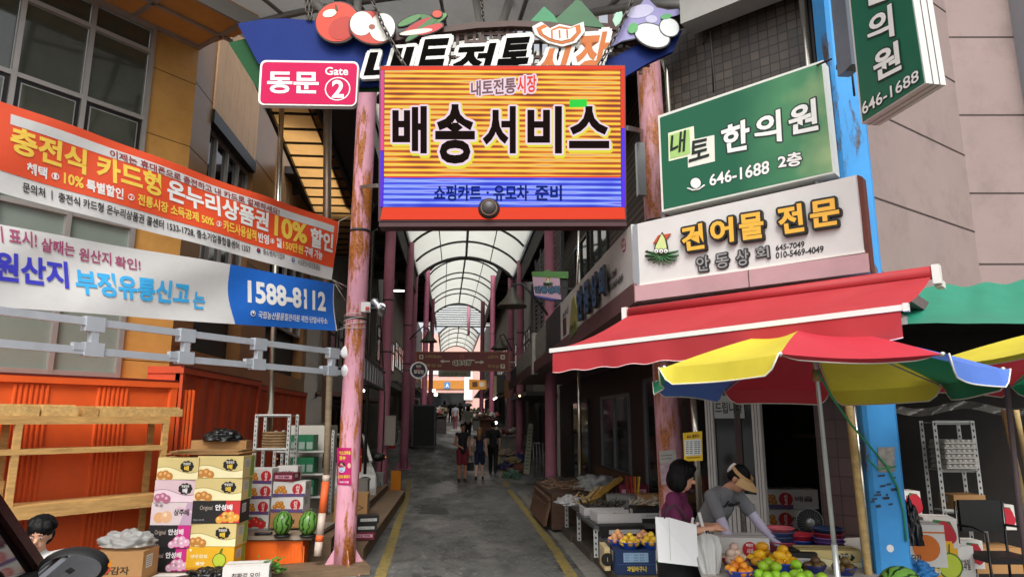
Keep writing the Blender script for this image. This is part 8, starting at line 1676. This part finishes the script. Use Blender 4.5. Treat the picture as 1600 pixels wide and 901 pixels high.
# ---------------------------------------------------------------- cars
def car(label, loc, rot, paint, L=4.5, W=1.84, H=1.64, grp=None):
    """hatchback-like car, nose towards +X before turning; loc = ground centre"""
    T = thing('car', label, 'car', loc, rot, grp); pm = M('car paint ' + paint, paint, rough=.18, var=.04, spec=.7); gm = glass('car glass', '#0d1012', .05); w2 = W / 2
    side = [(-2.2, .35), (-2.24, .75), (-2.15, 1.0), (-1.5, 1.06), (.75, 1.04), (1.6, .95), (2.1, .8), (2.22, .55), (2.15, .28), (-2.1, .28)]
    def loft(prof, ws, mat, name, par=T):
        m = MB(mat); i = m.verts([(x * L / 4.5, sgn * w2 * wf(x, z), z * H / 1.64) for sgn in (-1, 1) for x, z in prof for wf in (ws,)]); n = len(prof)
        m.face(list(range(i, i + n))); m.face(list(range(i + n, i + 2 * n))[::-1])
        for k in range(n): m.face((i + k, i + n + k, i + n + (k + 1) % n, i + (k + 1) % n))
        o = m.build(name, par); bv = o.modifiers.new('b', 'BEVEL'); bv.width = .05; bv.segments = 3; bv.limit_method = 'ANGLE'; bv.angle_limit = R(25); return o
    body = loft(side, lambda x, z: .97 if z > .9 else 1.0, pm, 'body')
    cab = [(-2.0, 1.03), (-1.75, 1.5), (-1.3, 1.62), (.0, 1.64), (.35, 1.58), (1.15, 1.03)]
    loft(cab, lambda x, z: .8 if z > 1.3 else .93, gm, 'glass_house')
    pil = MB(pm)
    for sgn in (-1, 1):
        wt, wb_ = sgn * w2 * .805, sgn * w2 * .94; xs = L / 4.5; zs2 = H / 1.64
        q = lambda x, z, y: (x * xs, y, z * zs2)
        pil.bar(q(.36, 1.58, wt), q(1.17, 1.03, wb_), .07, .06); pil.bar(q(-1.72, 1.5, wt), q(-1.98, 1.03, wb_), .16, .08); pil.bar(q(-1.3, 1.62, wt), q(.36, 1.6, wt), .06, .05); pil.bar(q(-.35, 1.6, wt), q(-.3, 1.03, wb_), .07, .05, mat=BLACK).mat(pm); pil.bar(q(-1.72, 1.5, wt), q(-1.3, 1.62, wt), .06, .05)
    pil.build('pillar', T); rf = MB(pm); rf.box((-.6 * L / 4.5, 0, 1.645 * H / 1.64), (1.5 * L / 4.5, W * .76, .03)); rf.build('roof', T)
    for x in (-1.35, 1.35):
        for sgn in (-1, 1):
            tw = MB(M('tyre', '#161616', rough=.8)); c = (x * L / 4.5, sgn * (w2 - .1), .32); tw.lathe([(.2, -.1), (.3, -.1), (.32, -.07), (.32, .07), (.3, .1), (.2, .1)], c, 24, M_=Matrix.Rotation(R(90), 3, 'X')); o = tw.build('wheel', T); rm_ = MB(STEEL); rm_.lathe([(0, .06), (.1, .07), (.2, .09), (.21, .06)], c, 20, M_=Matrix.Rotation(R(90) * (1 if sgn < 0 else -1), 3, 'X')); rm_.build('rim', o)
    for sgn in (-1, 1):
        hl = MB(E('faint glow headlight', '#c8ccd0', .05)); hl.ell((2.08 * L / 4.5, sgn * w2 * .72, .68 * H / 1.64), (.1, .18, .1)); hl.build('headlight', T); tl2 = MB(ink('#8a1a1a')); tl2.ell((-2.19 * L / 4.5, sgn * w2 * .78, .85 * H / 1.64), (.07, .14, .1)); tl2.build('tail_light', T)  # headlight lenses given a faint glow of their own to look pale
        x, y, z = .82 * L / 4.5, sgn * (w2 + .16), 1.12 * H / 1.64
        hs = MB(BLACK); hs.ell((x, y, z), (.10, .17, .105), nu=24, nv=14); hs.bar((x + .02, sgn * w2 * .92, z - .05), (x + .02, y - sgn * .1, z - .03), .08, .05); o = hs.build('mirror', T)
        gl_ = MB(M('mirror glass', '#c4cad0', rough=.02, metal=1.0, var=0)); gl_.quad(*[(x - .098 + .02 * math.cos(t) ** 2 * 0, y + .145 * math.cos(t), z + .078 * math.sin(t)) for t in [2 * math.pi * k / 28 for k in range(28)]]); gl_.build('mirror_glass', o)
        bl_2 = MB(E('amber lamp', '#e88a1c', .6)); bl_2.ell((x + .02, y + sgn * .155, z + .0), (.05, .022, .018), nu=12, nv=8); bl_2.build('indicator', o)
    return T
mp_ = at(117, 876, 3.95); hd_ = R(90 + 17)
off = Matrix.Rotation(hd_, 3, 'Z') @ Vector((.82, -(.92 + .16), 0)); car('dark maroon car parked at the lower left, only its pillar and wing mirror in view', (mp_.x - off.x, mp_.y - off.y, mp_.z - 1.12 - .03), hd_, '#3a1414', H=1.64)
pc = at(566, 700, 17.5); car('white car parked in the dark bay behind the left columns', (pc.x - .75, pc.y, 0), R(-90 + 12), '#b8b8b4')
# clutter in the dark bay, left
for k, (px, py, d, sz, c, lb) in enumerate(((556, 740, 13.5, (.5, .3, .9), '#6a6660', 'grey cabinet in the dark bay behind the gate column'), (590, 748, 17.8, (.3, .3, .7), '#8a8a86', 'pale slim box beside the second left column'))):
    p = at(px, py, d); m = MB(M('bay ' + c, c, rough=.6, var=.2)); m.box((0, 0, sz[2] / 2), sz); m.mat(DARKM); m.box((0, -sz[1] / 2 - .004, sz[2] * .5), (sz[0] * .9, .01, .01)); m.box((sz[0] * .3, -sz[1] / 2 - .01, sz[2] * .6), (.02, .02, .1)); tag(m.build('cabinet', loc=(p.x, p.y, 0)), lb, 'cabinet')
